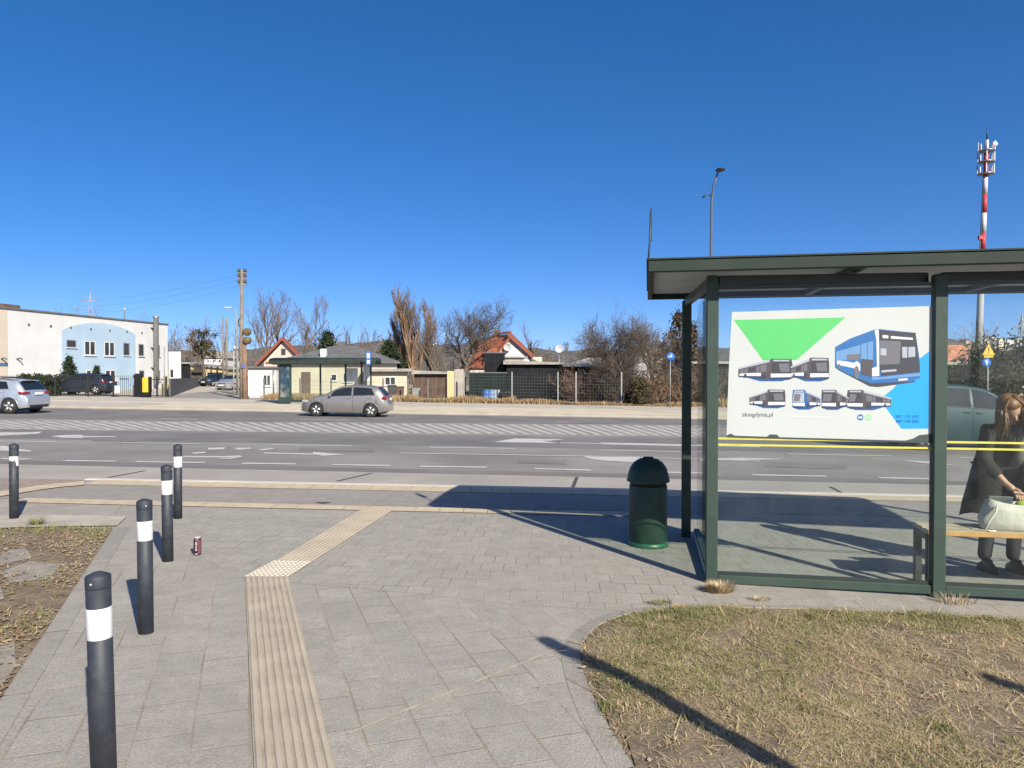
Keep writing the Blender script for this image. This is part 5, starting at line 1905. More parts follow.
# pale terrace far behind
r_, a, c, zt = house('terrace_house', 199, 224, 358, 170, 10, M_WHITE, 'distant white terrace seen above the yellow garage', 'house')
MB().prism_y([(a - .5, zt + .003), (c + .5, zt + .003), (c, zt + 1.6), (a, zt + 1.6)], -.4, 10.4).build('roof', M_ASB, r_)
for k in range(4):
    window_at(r_, 201.5 + 5.6 * k, 203.8 + 5.6 * k, 359.8, 362.6, 170, 170, .1, 0)

# --- white shed beside the pole
D = 56
r_, a, c, zt = house('white_shed', 248, 276, 368.5, D, 5, M_WHITE, 'low white shed with one dark window beside the utility pole', 'shed')
MB().bbox(a - .15, c + .15, -.2, 5.2, zt + .002, zt + .16, .02).build('roof', M_ROOFG, r_)
window_at(r_, 263, 271, 374.5, 386, D, D, .07, 1)
x0, x1 = fr(274, 276, D)
MB().tube([(x0 - r_.location.x, -.08, .1), (x0 - r_.location.x, -.08, zt - .1)], .06, 8).build('downpipe', M_METAL, r_)

# --- cream house behind the far stop
D = 58
r_, a, c, zt = house('cream_house', 277, 397, 363.5, D, 9, M_CREAMW, 'cream bungalow with a dark grey hipped roof behind the far bus stop', 'house', None, True)
x = r_.location.x
mb = MB()
ridge0, ridge1 = xat(335, D + 4.5) - x, xat(356, D + 4.5) - x
zrg = wz_(345.5, D + 4.5) - r_.location.z
e0, e1, ze = a - .4, c + .3, zt + .004
kk_ = (D + 9.2) / D
b0, b1 = (e0 + x) * kk_ - x, (e1 + x) * kk_ - x
V_ = [Vector(p) for p in ((e0, -.45, ze), (e1, -.45, ze), (b1, 9.4, ze), (b0, 9.4, ze), (e0, -.45, ze + .14), (e1, -.45, ze + .14), (b1, 9.4, ze + .14), (b0, 9.4, ze + .14), (ridge0, 4.5, zrg), (ridge1, 4.5, zrg))]
mb.add(V_, [(3, 2, 1, 0), (0, 1, 5, 4), (1, 2, 6, 5), (2, 3, 7, 6), (3, 0, 4, 7), (4, 5, 9, 8), (5, 6, 9), (6, 7, 8, 9), (7, 4, 8)])
roof = mb.build('roof', M_ROOFG, r_)
for (p0, p1, q0, q1, yy, mm) in ((321, 326.5, 349, 362, 1.2, M_WHITE), (339, 346, 341.5, 348, 4.5, M_ROOFG)):
    x0, x1 = fr(p0, p1, D + yy)
    MB().bbox(x0 - x, x1 - x, yy - .3, yy + .3, wz_(q1, D + yy) - r_.location.z - .8, wz_(q0, D + yy) - r_.location.z, .03).build('chimney', mm, roof)
x0, x1 = fr(301.5, 310.5, D)
dd = MB().bbox(x0 - x, x1 - x, -.06, .02, .05, wz_(372, D) - r_.location.z, .01).build('door', M_DOORB, r_)
MB().box(x1 - x - .12, x1 - x - .08, -.1, -.062, 1.0, 1.15).build('handle', M_METAL, dd)
window_at(r_, 331, 337, 374, 381, D, D, .06, 0)
window_at(r_, 343, 352, 373, 382, D, D, .06, 1)
# flat-roofed annex
D2 = 56.5
x = (xat(366, D2) + xat(407, D2)) / 2
r2, a, c, zt = house('cream_annex', 366, 407, 371.5, D2, 6, M_CREAMW, 'flat-roofed cream annex with one window right of the cream bungalow', 'house', None, True)
MB().prism([(a - .2, -.5), (c + .45, -.5), ((c + x + .45) * 62.5 / 56.5 - x, 6.2), ((a + x) * 62.5 / 56.5 - x, 6.2)], zt + .002, zt + .22).build('roof', M_ASB, r2)
window_at(r2, 384.5, 396, 376.5, 385.5, D2, D2, .08, 1)

# --- pink gable house
D = 74
r_, a, c, zt = house('pink_house', 264, 302, 362.5, D, 9, M_PINKW, 'pale pink house with red-edged gable rising behind the far bus stop', 'house')
x = r_.location.x
ax = xat(283.5, D) - x
za = wz_(341.5, D) - r_.location.z
MB().prism_y([(a, zt + .002), (c, zt + .002), (ax, za)], 0, 1.2).build('gable', M_PINKW, r_)
for (p, q) in (((a - .6, zt - .35), (ax, za + .1)), ((c + .6, zt - .35), (ax, za + .1))):
    s = -1 if p[0] < q[0] else 1
    MB().prism_y([p, q, (q[0], q[1] + .35), (p[0] + s * .05, p[1] + .3)], -.45, .35).build('roof_slope', M_REDTRIM, r_)
MB().box(a + .2, c - .2, -.06, -.004, zt - .12, zt + .06).build('string_course', M_REDTRIM, r_)
MB().bbox(ax - .22, ax + .22, -.05, .02, zt + .75, zt + 1.4, .02).build('attic_window', M_WIN, r_)

# --- red-roofed house
D = 66
r_, a, c, zt = house('red_roof_house', 472, 528, 366, D, 10, M_WHITE, 'white house with a bright red tiled roof and satellite dish behind the yard fence', 'house')
x, z = r_.location.x, r_.location.z
def XZ(px, py, D_=D): return (xat(px, D_) - x, wz_(py, D_) - z)
gl, ga, gr = XZ(496, 354), XZ(511, 336.5), XZ(529, 355)
gp_ = [XZ(484, 371), XZ(529.5, 371), XZ(529.5, 356.5), XZ(511, 338), XZ(497.5, 354), XZ(486, 365)]
MB().prism_y([(p[0], p[1]) for p in gp_], -.06, -.003).build('gable', M_WHITE, r_)
MB().prism_y([(ga[0] - .3, ga[1]), (gr[0] + .3, gr[1] - .3), (gr[0] + .5, gr[1] - .05), (ga[0] + .05, ga[1] + .3), (ga[0] - .3, ga[1] + .3)], -.4, 9.5).build('verge_board', M_REDTRIM, r_)
# big left slope seen from the front: eave low at the left and front, ridge running away to the left
ml = MB()
rl = Vector((xat(470, D + 5) - x, 5, wz_(350, D + 5) - z))
P1 = Vector((ga[0] + .06, -.35, ga[1] + .25)); P2 = Vector((xat(491, D) - x, -.35, ga[1] + .25))
ml.add([Vector((xat(484, D) - x, -.4, wz_(363, D) - z)), Vector((xat(497, D) - x, -.4, wz_(354.5, D) - z)), P1, Vector((xat(498, D) - x, 2.2, ga[1] + .2)), Vector((xat(484, D) - x, 2.4, wz_(341.5, D + 2.4) - z)),
        Vector((xat(471, D) - x, 2.6, wz_(351.5, D + 2.6) - z)), Vector((xat(459, D) - x, 2.2, wz_(367.5, D + 2.2) - z)), Vector((xat(460, D) - x, -.4, wz_(369, D) - z)), Vector((xat(483, D) - x, -.4, wz_(368.5, D) - z))],
       [(0, 1, 2, 3, 4), (0, 4, 5, 6, 7, 8)])
ro = ml.build('roof', M_ROOFR, r_)
sol = ro.modifiers.new('thick', 'SOLIDIFY')
sol.thickness = .15
sol.offset = -1
MB().tube([(xat(470, D) - x, 2.5, wz_(351, D + 2.5) - z + .1), (xat(484, D) - x, 2.3, wz_(341.3, D + 2.4) - z + .1), (xat(498, D) - x, 2.1, ga[1] + .35), (ga[0], -.3, ga[1] + .4)], .12, 6).build('ridge_tiles', M_REDTRIM, ro)
MB().bbox(xat(496, D) - x - .25, xat(496, D) - x + .35, 2.2, 2.8, ga[1] - .6, ga[1] + .75, .03).build('chimney', M_DOORB, ro)
dx_, dz_ = XZ(507.5, 347.5)
MB().lathe([(.02, -.32), (.2, -.34), (.32, -.4), (.34, -.41), (.31, -.37), (.2, -.31)], 20, (dx_, 0, dz_), axis='y').tube([(dx_, -.3, dz_), (dx_, -.005, dz_ - .1)], .04, 6).build('satellite_dish', M_WHM, r_)
dx_, dz_ = XZ(516, 351)
MB().bbox(dx_ - .5, dx_ + .5, -.05, .02, dz_ - .45, dz_ + .45, .02).build('window', M_WIN, r_)
r2, a, c, zt = house('white_lean_to', 470, 484, 368.5, 64, 2, M_WHITE, 'small white lean-to under the low end of the red roof', 'shed')
MB().prism_y([(a - .2, zt + .003), (c + .2, zt + .003), (c + .2, zt + .3), (a - .2, zt + .15)], -.2, 2.0).build('roof', M_REDTRIM, r2)

# --- dark yard sheds behind the mesh fence
SHED = [('tarred_shed', 484.2, 504.5, 353.5, 57.5, 4, M_DARKWALL, 'tall black boxy shed before the red-roofed house', None),
        ('tarp_shed', 469, 506, 373.5, 56.3, 1.0, M_DARKGRN, 'dark green tarpaulin screen below the black boxy shed', None),
        ('long_shed', 506.5, 562, 364.5, 57, 5, M_DARKWALL, 'long low dark shed between the black boxy shed and the grey-roofed one', 1),
        ('grey_roof_shed', 562.6, 627, 367, 57.8, 6, M_DARKGRN, 'dark shed with a pale grey sloping roof behind the mesh fence', 2),
        ('brown_shed', 414, 447, 374, 58.5, 4, M_BROWNW, 'brown board shed between the cream annex and the concrete wall', 1)]
for (nm, p0, p1, pe, D, dp, m_, lab, kind) in SHED:
    r_, a, c, zt = house(nm, p0, p1, pe, D, dp, m_, lab, 'shed')
    if kind is None:
        MB().bbox(a - .08, c + .08, -.08, dp + .08, zt + .002, zt + .1, .02).build('roof', M_ROOFG, r_)
    elif kind == 1:
        MB().prism_y([(a - .25, zt + .003), (c + .2, zt + .003), (c + .2, zt + .16), (a - .25, zt + .3)], -.4, dp + .3).build('roof', M_ASB, r_)
    else:
        zp = wz_(357.5, D + 3) - r_.location.z
        MB().add([Vector(p) for p in ((a - .3, -.4, zt + .01), (c + .3, -.4, zt + .01), (c - .6, 3, zp - .1), (a + 2.4, 3, zp), (a - .3, 6, zt + .01), (c + .3, 6, zt + .01))],
                 [(0, 1, 2, 3), (1, 5, 2), (5, 4, 3, 2), (4, 0, 3), (0, 4, 5, 1)]).build('roof', M_ASB, r_)
    for k in range(int((c - a) / 1.1)):
        xx = a + .6 + k * 1.1
        MB().box(xx, xx + .06, -.03, -.002, 0, zt - .05).build('batten', M_DARKWALL if m_ is not M_BROWNW else M_DOORB, r_)
# lean-to corrugated pieces on the long shed
r_, a, c, zt = house('plank_lean_to', 504.8, 524, 358, 59.5, 2, M_CONC, 'grey plank lean-to between the black boxy shed and the red-roofed house gable', 'shed')
MB().bbox(a - .1, c + .3, -.2, 2.2, zt + .002, zt + .12, .02).build('roof', M_ASB, r_)
r_, a, c, zt = house('pale_far_house', 527, 542, 357, 80, 6, M_CREAMW, 'low cream gable end right of the red-roofed house', 'house')
MB().prism_y([(a - .3, zt + .003), (c + .6, zt - 1.2), (c + .6, zt - 1.0), (a - .3, zt + .25)], -.3, 6).build('roof', M_ROOFG, r_)
r_, a, c, zt = house('low_white_house', 634, 662, 355, 110, 8, M_WHITE, 'distant low white building seen through the shrubs left of the blue sign', 'house')
MB().prism_y([(a - .4, zt + .003), (c + .4, zt + .003), (c - .5, zt + .9), (a + .5, zt + 1.4)], -.4, 8.4).build('roof', M_ASB, r_)
r_, a, c, zt = house('grey_boundary_shed', 690, 730, 364, 58, 5, M_DARKWALL, 'dark low shed seen through the side pane of the near shelter', 'shed')
MB().bbox(a - .2, c + .2, -.3, 5.2, zt + .002, zt + .2, .02).build('roof', M_ASB, r_)

# --- concrete and yellowed wall panels by the mesh fence
for (nm, p0, p1, pt, m_, lab) in (('wall_panel', 447, 454, 371, M_YELW, 'yellowed board panel left of the pale concrete panel'), ('wall_panel', 454.2, 463.5, 369.3, M_CONC, 'pale concrete wall panel right of the yellowed board panel')):
    D = 52.5
    x0, x1 = fr(p0, p1, D)
    g = gz((x0 + x1) / 2, D)
    o = MB().bbox(-(x1 - x0) / 2, (x1 - x0) / 2, 0, .16, -.2, wz_(pt, D) - g, .02).build('wall_panel', m_, None, ((x0 + x1) / 2, D, g))
    tag(o, lab, 'wall panel')

# --- mesh fence with grey posts
D = 51.5


def mesh_fence(px_posts, pt, D, label, post_m, name='mesh_fence', bars=.2, wires=.22, rad=.0045, plain=False):
    xs_ = [xat(p, D) for p in px_posts]
    xc = (xs_[0] + xs_[-1]) / 2
    root = empty(name, (xc, D, gz(xc, D)), 0, label, 'fence')
    for x_ in xs_:
        g = gz(x_, D) - gz(xc, D)
        h = zat(pt, D) - gz(x_, D)
        MB().bbox(x_ - xc - .05, x_ - xc + .05, -.04, .04, g - .2, g + h + .06, .01).build('post', post_m, root)
    for x0, x1 in zip(xs_[:-1], xs_[1:]):
        mb = MB()
        n_ = max(2, int((x1 - x0) / bars))
        for k in range(1, n_):
            x_ = x0 + (x1 - x0) * k / n_
            g = gz(x_, D) - gz(xc, D)
            h = zat(pt, D) - gz(x_, D)
            mb.box(x_ - xc - rad * .6, x_ - xc + rad * .6, -rad * .6, rad * .6, g + .05, g + h)
        g0, g1 = gz(x0, D) - gz(xc, D), gz(x1, D) - gz(xc, D)
        h = zat(pt, D) - gz(xc, D)
        zs = [.1, h - .15] if plain else [.1 + wires * k for k in range(int(h / wires))]
        for z_ in zs:
            mb.tube([(x0 - xc + .05, 0, g0 + z_), (x1 - xc - .05, 0, g1 + z_)], rad * (2 if plain else 1), 4, smooth=False)
        mb.build('bar_panel' if plain else 'mesh_panel', post_m if plain else M_WIRE, root)
    return root


mesh_fence((464, 512, 558, 576, 621.5), 372.8, D, 'wire mesh fence with tall grey posts before the dark sheds', M_FGREY)
mesh_fence((264, 286, 300, 331, 357, 383, 408, 428, 446), 379, 53, 'low thin wire fence before the cream bungalow', M_WIRE, 'garden_fence', .3, .3, .005)
mesh_fence((-40, -10, 22, 55, 88, 113, 134), 375.5, 50.5, 'black metal bar fence before the long white building', M_FENCE, 'bar_fence', .13, .2, .016, True)
mesh_fence((150, 157, 166), 377.5, 51.5, 'short pale wire fence by the yellow box', M_FENCE, 'yard_fence', .3, .4, .012, True)
mesh_fence((690, 740, 790, 850, 910, 960, 1010, 1060), 376, 53, 'wire fence on the far side seen through the shelter panes', M_WIRE, 'mesh_fence', .35, .3, .005)
# white picket panel by the pole
D = 52
x0, x1 = fr(250, 262, D)
root = empty('picket_fence', ((x0 + x1) / 2, D, gz(x0, D)), 0, 'short pale picket fence at the foot of the white shed', 'fence')
for k in range(9):
    xx = -(x1 - x0) / 2 + (x1 - x0) * k / 8
    MB().bbox(xx - .035, xx + .035, -.012, .012, .02, 1.15 + .03 * math.sin(k * 3), .006).build('picket', M_WFRAME, root)
for z_ in (.3, .95):
    MB().box(-(x1 - x0) / 2, (x1 - x0) / 2, .0125, .04, z_, z_ + .07).build('rail', M_WFRAME, root)

# --- dark solid wall along the side street
a, c = at(170, 397.5), Vector((xat(199, 88), 88, gz(-37, 88)))
mb = MB()
d = (c - a); d.z = 0; d.normalize()
nn = Vector((-d.y, d.x, 0)) * .06
top0, top1 = zat(378.5, a.y), zat(378.0, c.y)
mb.add([a + nn, a - nn, c - nn, c + nn] + [Vector((p.x, p.y, z)) for p, z in ((a + nn, top0), (a - nn, top0), (c - nn, top1), (c + nn, top1))], [(0, 1, 2, 3), (7, 6, 5, 4), (0, 4, 5, 1), (1, 5, 6, 2), (2, 6, 7, 3), (3, 7, 4, 0)])
o = mb.build('boundary_wall', mat('dark_slab_wall', (0.06, 0.065, 0.075), .85, .2, 1, stain=(.09, .09, .095), sscale=.8))
tag(o, 'dark solid wall running along the left side of the side street', 'wall')

# --- yellow box, gate posts, notice boards at the yard gate
D = 50
g = gz(xat(145, D), D)
yb = empty('yellow_box', (xat(145, D), D, g), 0, 'tall yellow box beside the dark gate posts of the yard', 'box')
w = xat(148.5, D) - xat(142, D)
MB().bbox(-w / 2, w / 2, 0, .35, .35, zat(377.5, D) - g, .04).build('body', mat('yellow_paint', (.55, .38, .03), .5, .08, 3), yb)
MB().bbox(-w / 2 - .04, w / 2 + .04, -.03, .38, .05, .348, .02).build('plinth', M_DARKWALL, yb)
MB().box(w / 2 + .002, w / 2 + .07, -.02, .36, .352, zat(377, D) - g).build('side_frame', M_DARKWALL, yb)
for px, lab in ((137, 'thick dark gate post left of its twin beside the yellow box'), (140.3, 'thick dark gate post touching the yellow box')):
    x_ = xat(px, 50.3)
    o = MB().bbox(-.11, .11, -.11, .11, -.2, zat(373.5, 50.3) - gz(x_, 50.3), .02).build('gate_post', M_DARKWALL, None, (x_, 50.3, gz(x_, 50.3)))
    tag(o, lab, 'gate post')
for (p0, p1, q0, q1, m_, lab) in ((114.5, 120, 385.5, 393, M_WHM, 'white notice board hung on the black bar fence'), (115, 119.5, 377.5, 381.5, mat('grey_notice', (.35, .35, .36), .6, .1, 3), 'grey notice board hung above the white one'),
                                  (129, 134, 378, 385, mat('blue_notice', (.2, .25, .35), .6, .3, 6), 'bluish notice board on the fence left of the gate posts')):
    D = 50.38
    x0, x1 = fr(p0, p1, D)
    o = MB().bbox(x0, x1, D - .03, D, wz_(q1, D), wz_(q0, D), .006).build('notice_board', m_)
    tag(o, lab, 'notice board')
o = MB().tube([(xat(164.5, 51), 51, gz(-24, 51)), (xat(164.5, 51), 51, zat(347, 51))], .04, 8).build('thin_pole', M_FGREY)
tag(o, 'thin grey pole before the white annex', 'pole')
D = 52.5
o = MB().bbox(-.2, .2, -.12, .12, -.05, .95, .03).bbox(-.12, .12, -.1, .1, .951, 1.5, .02).build('meter_box', mat('meter_yellow', (.35, .28, .06), .6, .3, 3), None, (xat(165.3, D), D, gz(-25, D)))
tag(o, 'small yellow meter box on a stand near the dark wall', 'meter box')

# --- tyres, barrels and a covered car behind the mesh fence
def tyre(px, py, D, r, rz, lab):
    o = MB().lathe([(r * .6, -.1), (r * .93, -.1), (r, -.07), (r, .07), (r * .93, .1), (r * .6, .1), (r * .55, .0), (r * .6, -.1)], 28, axis='y').build('old_tyre', M_TYRE, None, (xat(px, D), D, gz(xat(px, D), D) + r))
    o.rotation_euler = (R(-8), 0, rz)
    tag(o, lab, 'tyre', 'old tyres in the yard')


tyre(507.5, 391, 53, .42, .1, 'old black tyre leaning in the yard right of the blue drums')
tyre(500, 392, 53.4, .36, -.3, 'smaller old black tyre leaning beside the blue drums')
for k, (px, col, lab) in enumerate(((486, (.05, .12, .3), 'dark blue drum at the left end of the row behind the fence'), (491.5, (.12, .22, .42), 'lighter blue drum in the middle of the row behind the fence'), (496, (.3, .35, .4), 'pale grey-blue drum nearest the old tyres'))):
    D = 53.6
    o = MB().lathe([(.28, 0), (.29, .02), (.29, .28), (.3, .3), (.29, .32), (.29, .6), (.3, .62), (.29, .64), (.29, .86), (.3, .88), (.27, .885), (.02, .88)], 20).build('drum', mat('drum_%d' % k, col, .5, .15, 4), None, (xat(px, D), D, gz(xat(px, D), D)))
    tag(o, lab, 'drum')
for k, (px, h_, col, lab) in enumerate(((392, 1.0, (.05, .05, .055), 'dark rubbish container below the annex window'), (400, .9, (.09, .05, .04), 'brown rubbish container right of the dark one'), (416, .8, (.2, .21, .22), 'grey rubbish container by the brown board shed'))):
    D = 54.5
    rt = empty('rubbish_container', (xat(px, D), D, gz(xat(px, D), D)), .1 * k, lab, 'container')
    m_ = mat('container_%d' % k, col, .6, .2, 4)
    MB().loft([[Vector((sx * w_, sy * w_ * .8, z_)) for sx, sy in ((-1, -1), (1, -1), (1, 1), (-1, 1))] for z_, w_ in ((.08, .24), (h_, .3))], True, False).build('body', m_, rt)
    MB().bbox(-.33, .33, -.28, .28, h_ + .002, h_ + .1, .04).build('lid', m_, rt)
    for s in (-1, 1): MB().lathe([(.02, -.03), (.09, -.03), (.09, .03), (.02, .03)], 12, (s * .2, .2, .09), axis='y').build('wheel', M_TYRE, rt)
# white round dish on a mast above the sheds
D = 62
o = empty('aerial_dish', (xat(559, D), D, gz(xat(559, D), D)), 0, 'round white aerial dish above the grey-roofed sheds', 'aerial')
zc_ = zat(349, D) - o.location.z
MB().lathe([(.02, -.1), (.2, -.13), (.31, -.2), (.33, -.2), (.26, -.08), (.02, -.05)], 20, (0, 0, zc_), axis='y').build('dish', M_WHM, o)
MB().tube([(0, 0, 0), (0, 0, zc_)], .04, 8).build('mast', M_METAL, o)

# ------------------------------------------------------------------ far bus shelter
D = 43.6
x0, x1 = fr(271, 374, D)
g = gz((x0 + x1) / 2, D) + .02
fs = empty('far_bus_shelter', ((x0 + x1) / 2, D, g), 0, 'flat-roofed dark green bus shelter with a lit-dark advert panel across the road', 'bus shelter')
fs['label'] = 'flat-roofed dark green bus shelter with a dark advert panel across the road'
xo = fs.location.x
FX = lambda p: xat(p, D) - xo
FZ = lambda p: zat(p, D) - g
MB().loft([[Vector((FX(270.5), y, z)), Vector((FX(376), y, z)), Vector((FX(376), y, z + t)), Vector((FX(270.5), y, z + t))] for y, z, t in ((-.35, FZ(364), .2), (-.1, FZ(364) + .02, .3), (.7, FZ(364) + .05, .34), (1.6, FZ(364) + .02, .3), (1.75, FZ(364), .2))], True, True).build('roof', M_FASCIA, fs)
for p in (281, 314.5, 340.5, 357, 366.5):
    MB().bbox(FX(p) - .05, FX(p) + .05, 1.3, 1.4, 0, FZ(363.5), .01).build('post', M_GREEND, fs)
for p0, p1 in ((281, 314.5), (314.5, 340.5), (340.5, 357), (357, 366.5)):
    a, c = FX(p0) + .06, FX(p1) - .06
    MB().box(a, c, 1.345, 1.355, .25, FZ(366)).build('glass_pane', glass_mat('far_glass', (.9, .94, .93), .6, .02) if 'far_glass' not in bpy.data.materials else bpy.data.materials['far_glass'], fs)
    MB().box(a, c, 1.33, 1.37, .15, .24).build('rail', M_GREEND, fs)
ad = MB().bbox(FX(279), FX(291.2), -.1, .1, .12, FZ(364.5), .02).build('advert_case', mat('case_green', (.015, .04, .035), .5, .1, 4), fs)
MB().box(FX(281), FX(289.5), -.112, -.101, .45, FZ(366.5)).build('advert', mat('advert_dark', (.015, .05, .09), .4, .7, 1.6, col2=(.01, .015, .02), stain=(.3, .3, .28), sscale=1.1, samt=.6), ad)
MB().bbox(FX(281), FX(289.5), -.08, .08, -.02, .118, .01).build('foot', M_GREEND, ad)
# pale timetable boards inside
for p0, p1, q0, q1 in ((341.5, 353, 368, 382), (359, 366, 366.5, 381)):
    MB().box(FX(p0), FX(p1), 1.31, 1.329, FZ(q1), FZ(q0)).build('timetable', mat('timetable', (.42, .46, .48), .5, .15, 2), fs)
MB().bbox(FX(318), FX(338), 1.0, 1.29, .42, .47, .01).build('seat', M_WOOD, fs)
for p in (320, 336):
    MB().box(FX(p) - .03, FX(p) + .03, 1.05, 1.25, 0, .419).build('seat_leg', M_GREEND, fs)
bs = empty('bus_stop_sign', (xat(366.5, 42.4), 42.4, gz(xat(366.5, 42.4), 42.4) + .02), 0, 'bus stop pole with a small blue and white flag at the far shelter', 'bus stop sign')
h_ = zat(352, 42.4) - bs.location.z
MB().tube([(0, 0, 0), (0, 0, h_ + .1)], .035, 8).build('pole', M_STEELD, bs)
fp = MB().bbox(-.02, .26, -.05, -.036, h_ - .75, h_ + .05, .005).build('flag', mat('flag_blue', (.03, .1, .35), .5, .1, 4), bs)
MB().box(.03, .21, -.0545, -.051, h_ - .36, h_ - .06).build('bus_symbol', M_WHM, fp)
MB().box(.03, .21, -.0545, -.051, h_ - .68, h_ - .46).build('line_number', M_WHM, fp)

# ------------------------------------------------------------------ utility poles, lamps, signs, mast, pylons
D = 50.2
g = gz(xat(243.5, D), D)
up = empty('utility_pole', (xat(243.5, D), D, g), 0, 'tall twin wooden utility pole with insulators and a blue plate beside the side street', 'utility pole')
UX = lambda p: xat(p, D) - up.location.x
UZ = lambda p: zat(p, D) - g
MB().tube([(UX(241.8), 0, -.5), (UX(241.5), 0, UZ(345)), (UX(242.7), 0, UZ(270))], [.15, .13, .1], 12).build('pole', M_WOODG, up)
MB().tube([(UX(245.2), -.02, -.5), (UX(244.9), -.02, UZ(372)), (UX(244.4), -.02, UZ(340))], [.2, .18, .15], 12).build('prop', M_WOODP, up)
for q in (273, 278, 284):
    arm = MB().bbox(UX(238.6), UX(247), -.06, .06, UZ(q) - .05, UZ(q) + .05, .01).build('crossarm', M_WOODG, up)
    for p in (239, 240.6, 244.6, 246.4):
        MB().lathe([(.03, .05), (.07, .09), (.08, .16), (.05, .2), (.06, .26), (.02, .3)], 10, (UX(p), 0, UZ(q))).build('insulator', M_STEELD, arm)
MB().tube([(UX(241), -.1, UZ(318)), (UX(239.6), -.1, UZ(320)), (UX(239.4), -.1, UZ(325)), (UX(241), -.1, UZ(327))], .04, 6).build('bracket', M_STEELD, up)
for q in (332, 340.5):
    MB().lathe([(.02, -.3), (.22, -.28), (.27, -.15), (.27, .05), (.2, .1), (.02, .12)], 18, (UX(247.6), 0, UZ(q)), axis='y').build('round_box', mat('rusty_olive', (.1, .08, .035), .8, .4, 6), up)
MB().bbox(UX(242.4), UX(246.6), -.24, -.215, UZ(368), UZ(364.5), .004).build('plate', mat('plate_blue', (.08, .12, .32), .5, .2, 9), up)
# concrete lattice pole with a lamp behind
D2 = 60
rt = empty('lattice_pole', (xat(235.8, D2), D2, gz(xat(235.8, D2), D2)), 0, 'pale lattice pole with a white lamp at the mouth of the side street', 'pole')
h_ = zat(350, D2) - rt.location.z
mb = MB()
for s in (-1, 1):
    mb.tube([(s * .2, 0, -.3), (s * .14, 0, h_)], .05, 6)
k = 0
while k * .45 < h_ - .3:
    mb.box(-.2, .2, -.03, .03, .3 + k * .45, .38 + k * .45); k += 1
mb.build('shaft', M_CONC, rt)
MB().bbox(-.18, .2, -.2, .2, h_ + .02, h_ + .35, .08).build('lamp', M_WHM, rt)
for (px, top, D2, lab) in ((223.4, 317, 84, 'thin wooden pole left of a second one above the yellow garage'), (226.6, 318, 86, 'thin wooden pole right of a first one above the yellow garage')):
    x_ = xat(px, D2)
    o = MB().tube([(0, 0, -.3), (0, 0, zat(top, D2) - gz(x_, D2))], [.15, .1], 8).build('wooden_pole', M_WOODG, None, (x_, D2, gz(x_, D2)))
    tag(o, lab, 'pole', 'thin poles along the side street')
# street lamp behind
D2 = 58
rt = empty('street_lamp', (xat(236.8, D2), D2, gz(xat(236.8, D2), D2)), 0, 'slim street lamp with a white head left of the utility pole', 'street lamp')
h_ = zat(308, D2) - rt.location.z
MB().tube([(0, 0, -.2), (0, 0, h_ - .5), (-.15, 0, h_ - .1), (-.4, 0, h_)], [.08, .05, .04, .035], 8).build('pole', M_FGREY, rt)
MB().bbox(-.95, -.35, -.1, .1, h_ - .03, h_ + .08, .03).build('head', M_WHM, rt)
D2 = 38.4
rt = empty('street_lamp', (xat(709.3, D2), D2, gz(xat(709.3, D2), D2)), 0, 'tall grey street lamp with a curved arm rising behind the near shelter roof', 'street lamp')
h_ = zat(172, D2) - rt.location.z
MB().tube([(0, 0, -.2), (.05, 0, h_ * .5), (.08, 0, h_ - 1.5), (.16, -.1, h_ - .7), (.33, -.25, h_ - .1)], [.1, .075, .06, .05, .045], 10).build('pole', M_LAMPP, rt)
MB().ball((.42, -.4, h_), .3, 14, 8, (.8, 1.2, .3)).build('head', M_STEELD, rt)
MB().tube([(.08, 0, h_ - 1.3), (-.1, -.05, h_ - 1.15), (-.42, -.1, h_ - 1.35)], [.03, .03, .05], 6).build('bracket', M_STEELD, rt)

# round blue sign
D2 = 47.5
sg = empty('road_sign', (xat(670.2, D2), D2, gz(xat(670.2, D2), D2) + .02), 0, 'round blue road sign with white arrows on a slim pole across the road', 'road sign')
h_ = zat(356, D2) - sg.location.z
MB().tube([(0, 0, 0), (0, 0, h_)], .03, 8).build('pole', M_FGREY, sg)
pl = MB().lathe([(.02, -.06), (.28, -.06), (.28, -.045), (.02, -.044)], 28, (0, 0, h_ - .05), axis='y').build('disc', mat('sign_disc_blue', (.02, .12, .42), .4, .05, 5), sg)
a_ = MB()
a_.box(-.16, .12, -.066, -.061, h_ - .08, h_ - .02)
a_.prism_y([(-.2, h_ - .05), (-.1, h_ + .05), (-.1, h_ - .15)], -.066, -.061)
a_.build('arrow', M_WHM, pl)
# yellow warning triangle with a blue disc
D2 = 34.5
sg = empty('road_sign', (xat(988, D2), D2, gz(xat(988, D2), D2)), 0, 'yellow warning triangle above a small blue disc seen through the right pane', 'road sign')
h_ = zat(350, D2) - sg.location.z
MB().tube([(0, .02, -.2), (0, .02, h_ + .2)], .03, 8).build('pole', M_FGREY, sg)
t_ = MB().prism_y([(-.3, h_ - .24), (.3, h_ - .24), (0, h_ + .3)], -.03, -.012).build('triangle', mat('sign_yellow', (.55, .33, .02), .5, .05, 5), sg)
MB().box(-.02, .02, -.036, -.031, h_ - .06, h_ + .13).box(-.02, .02, -.036, -.031, h_ - .16, h_ - .11).build('exclamation_mark', M_BLACK, t_)
MB().bbox(-.22, .22, -.03, -.012, h_ - .36, h_ - .26, .005).build('plate', mat('sign_yellow', (.55, .33, .02)), sg)
d_ = MB().lathe([(.02, -.04), (.21, -.04), (.21, -.025), (.02, -.024)], 24, (-.1, 0, h_ - .6), axis='y').build('disc', mat('sign_disc_blue', (.02, .12, .42)), sg)
MB().prism_y([(-.12, h_ - .72), (-.06, h_ - .72), (-.06, h_ - .58), (0, h_ - .58), (-.09, h_ - .47), (-.18, h_ - .58), (-.12, h_ - .58)], -.046, -.041).build('arrow', M_WHM, d_)

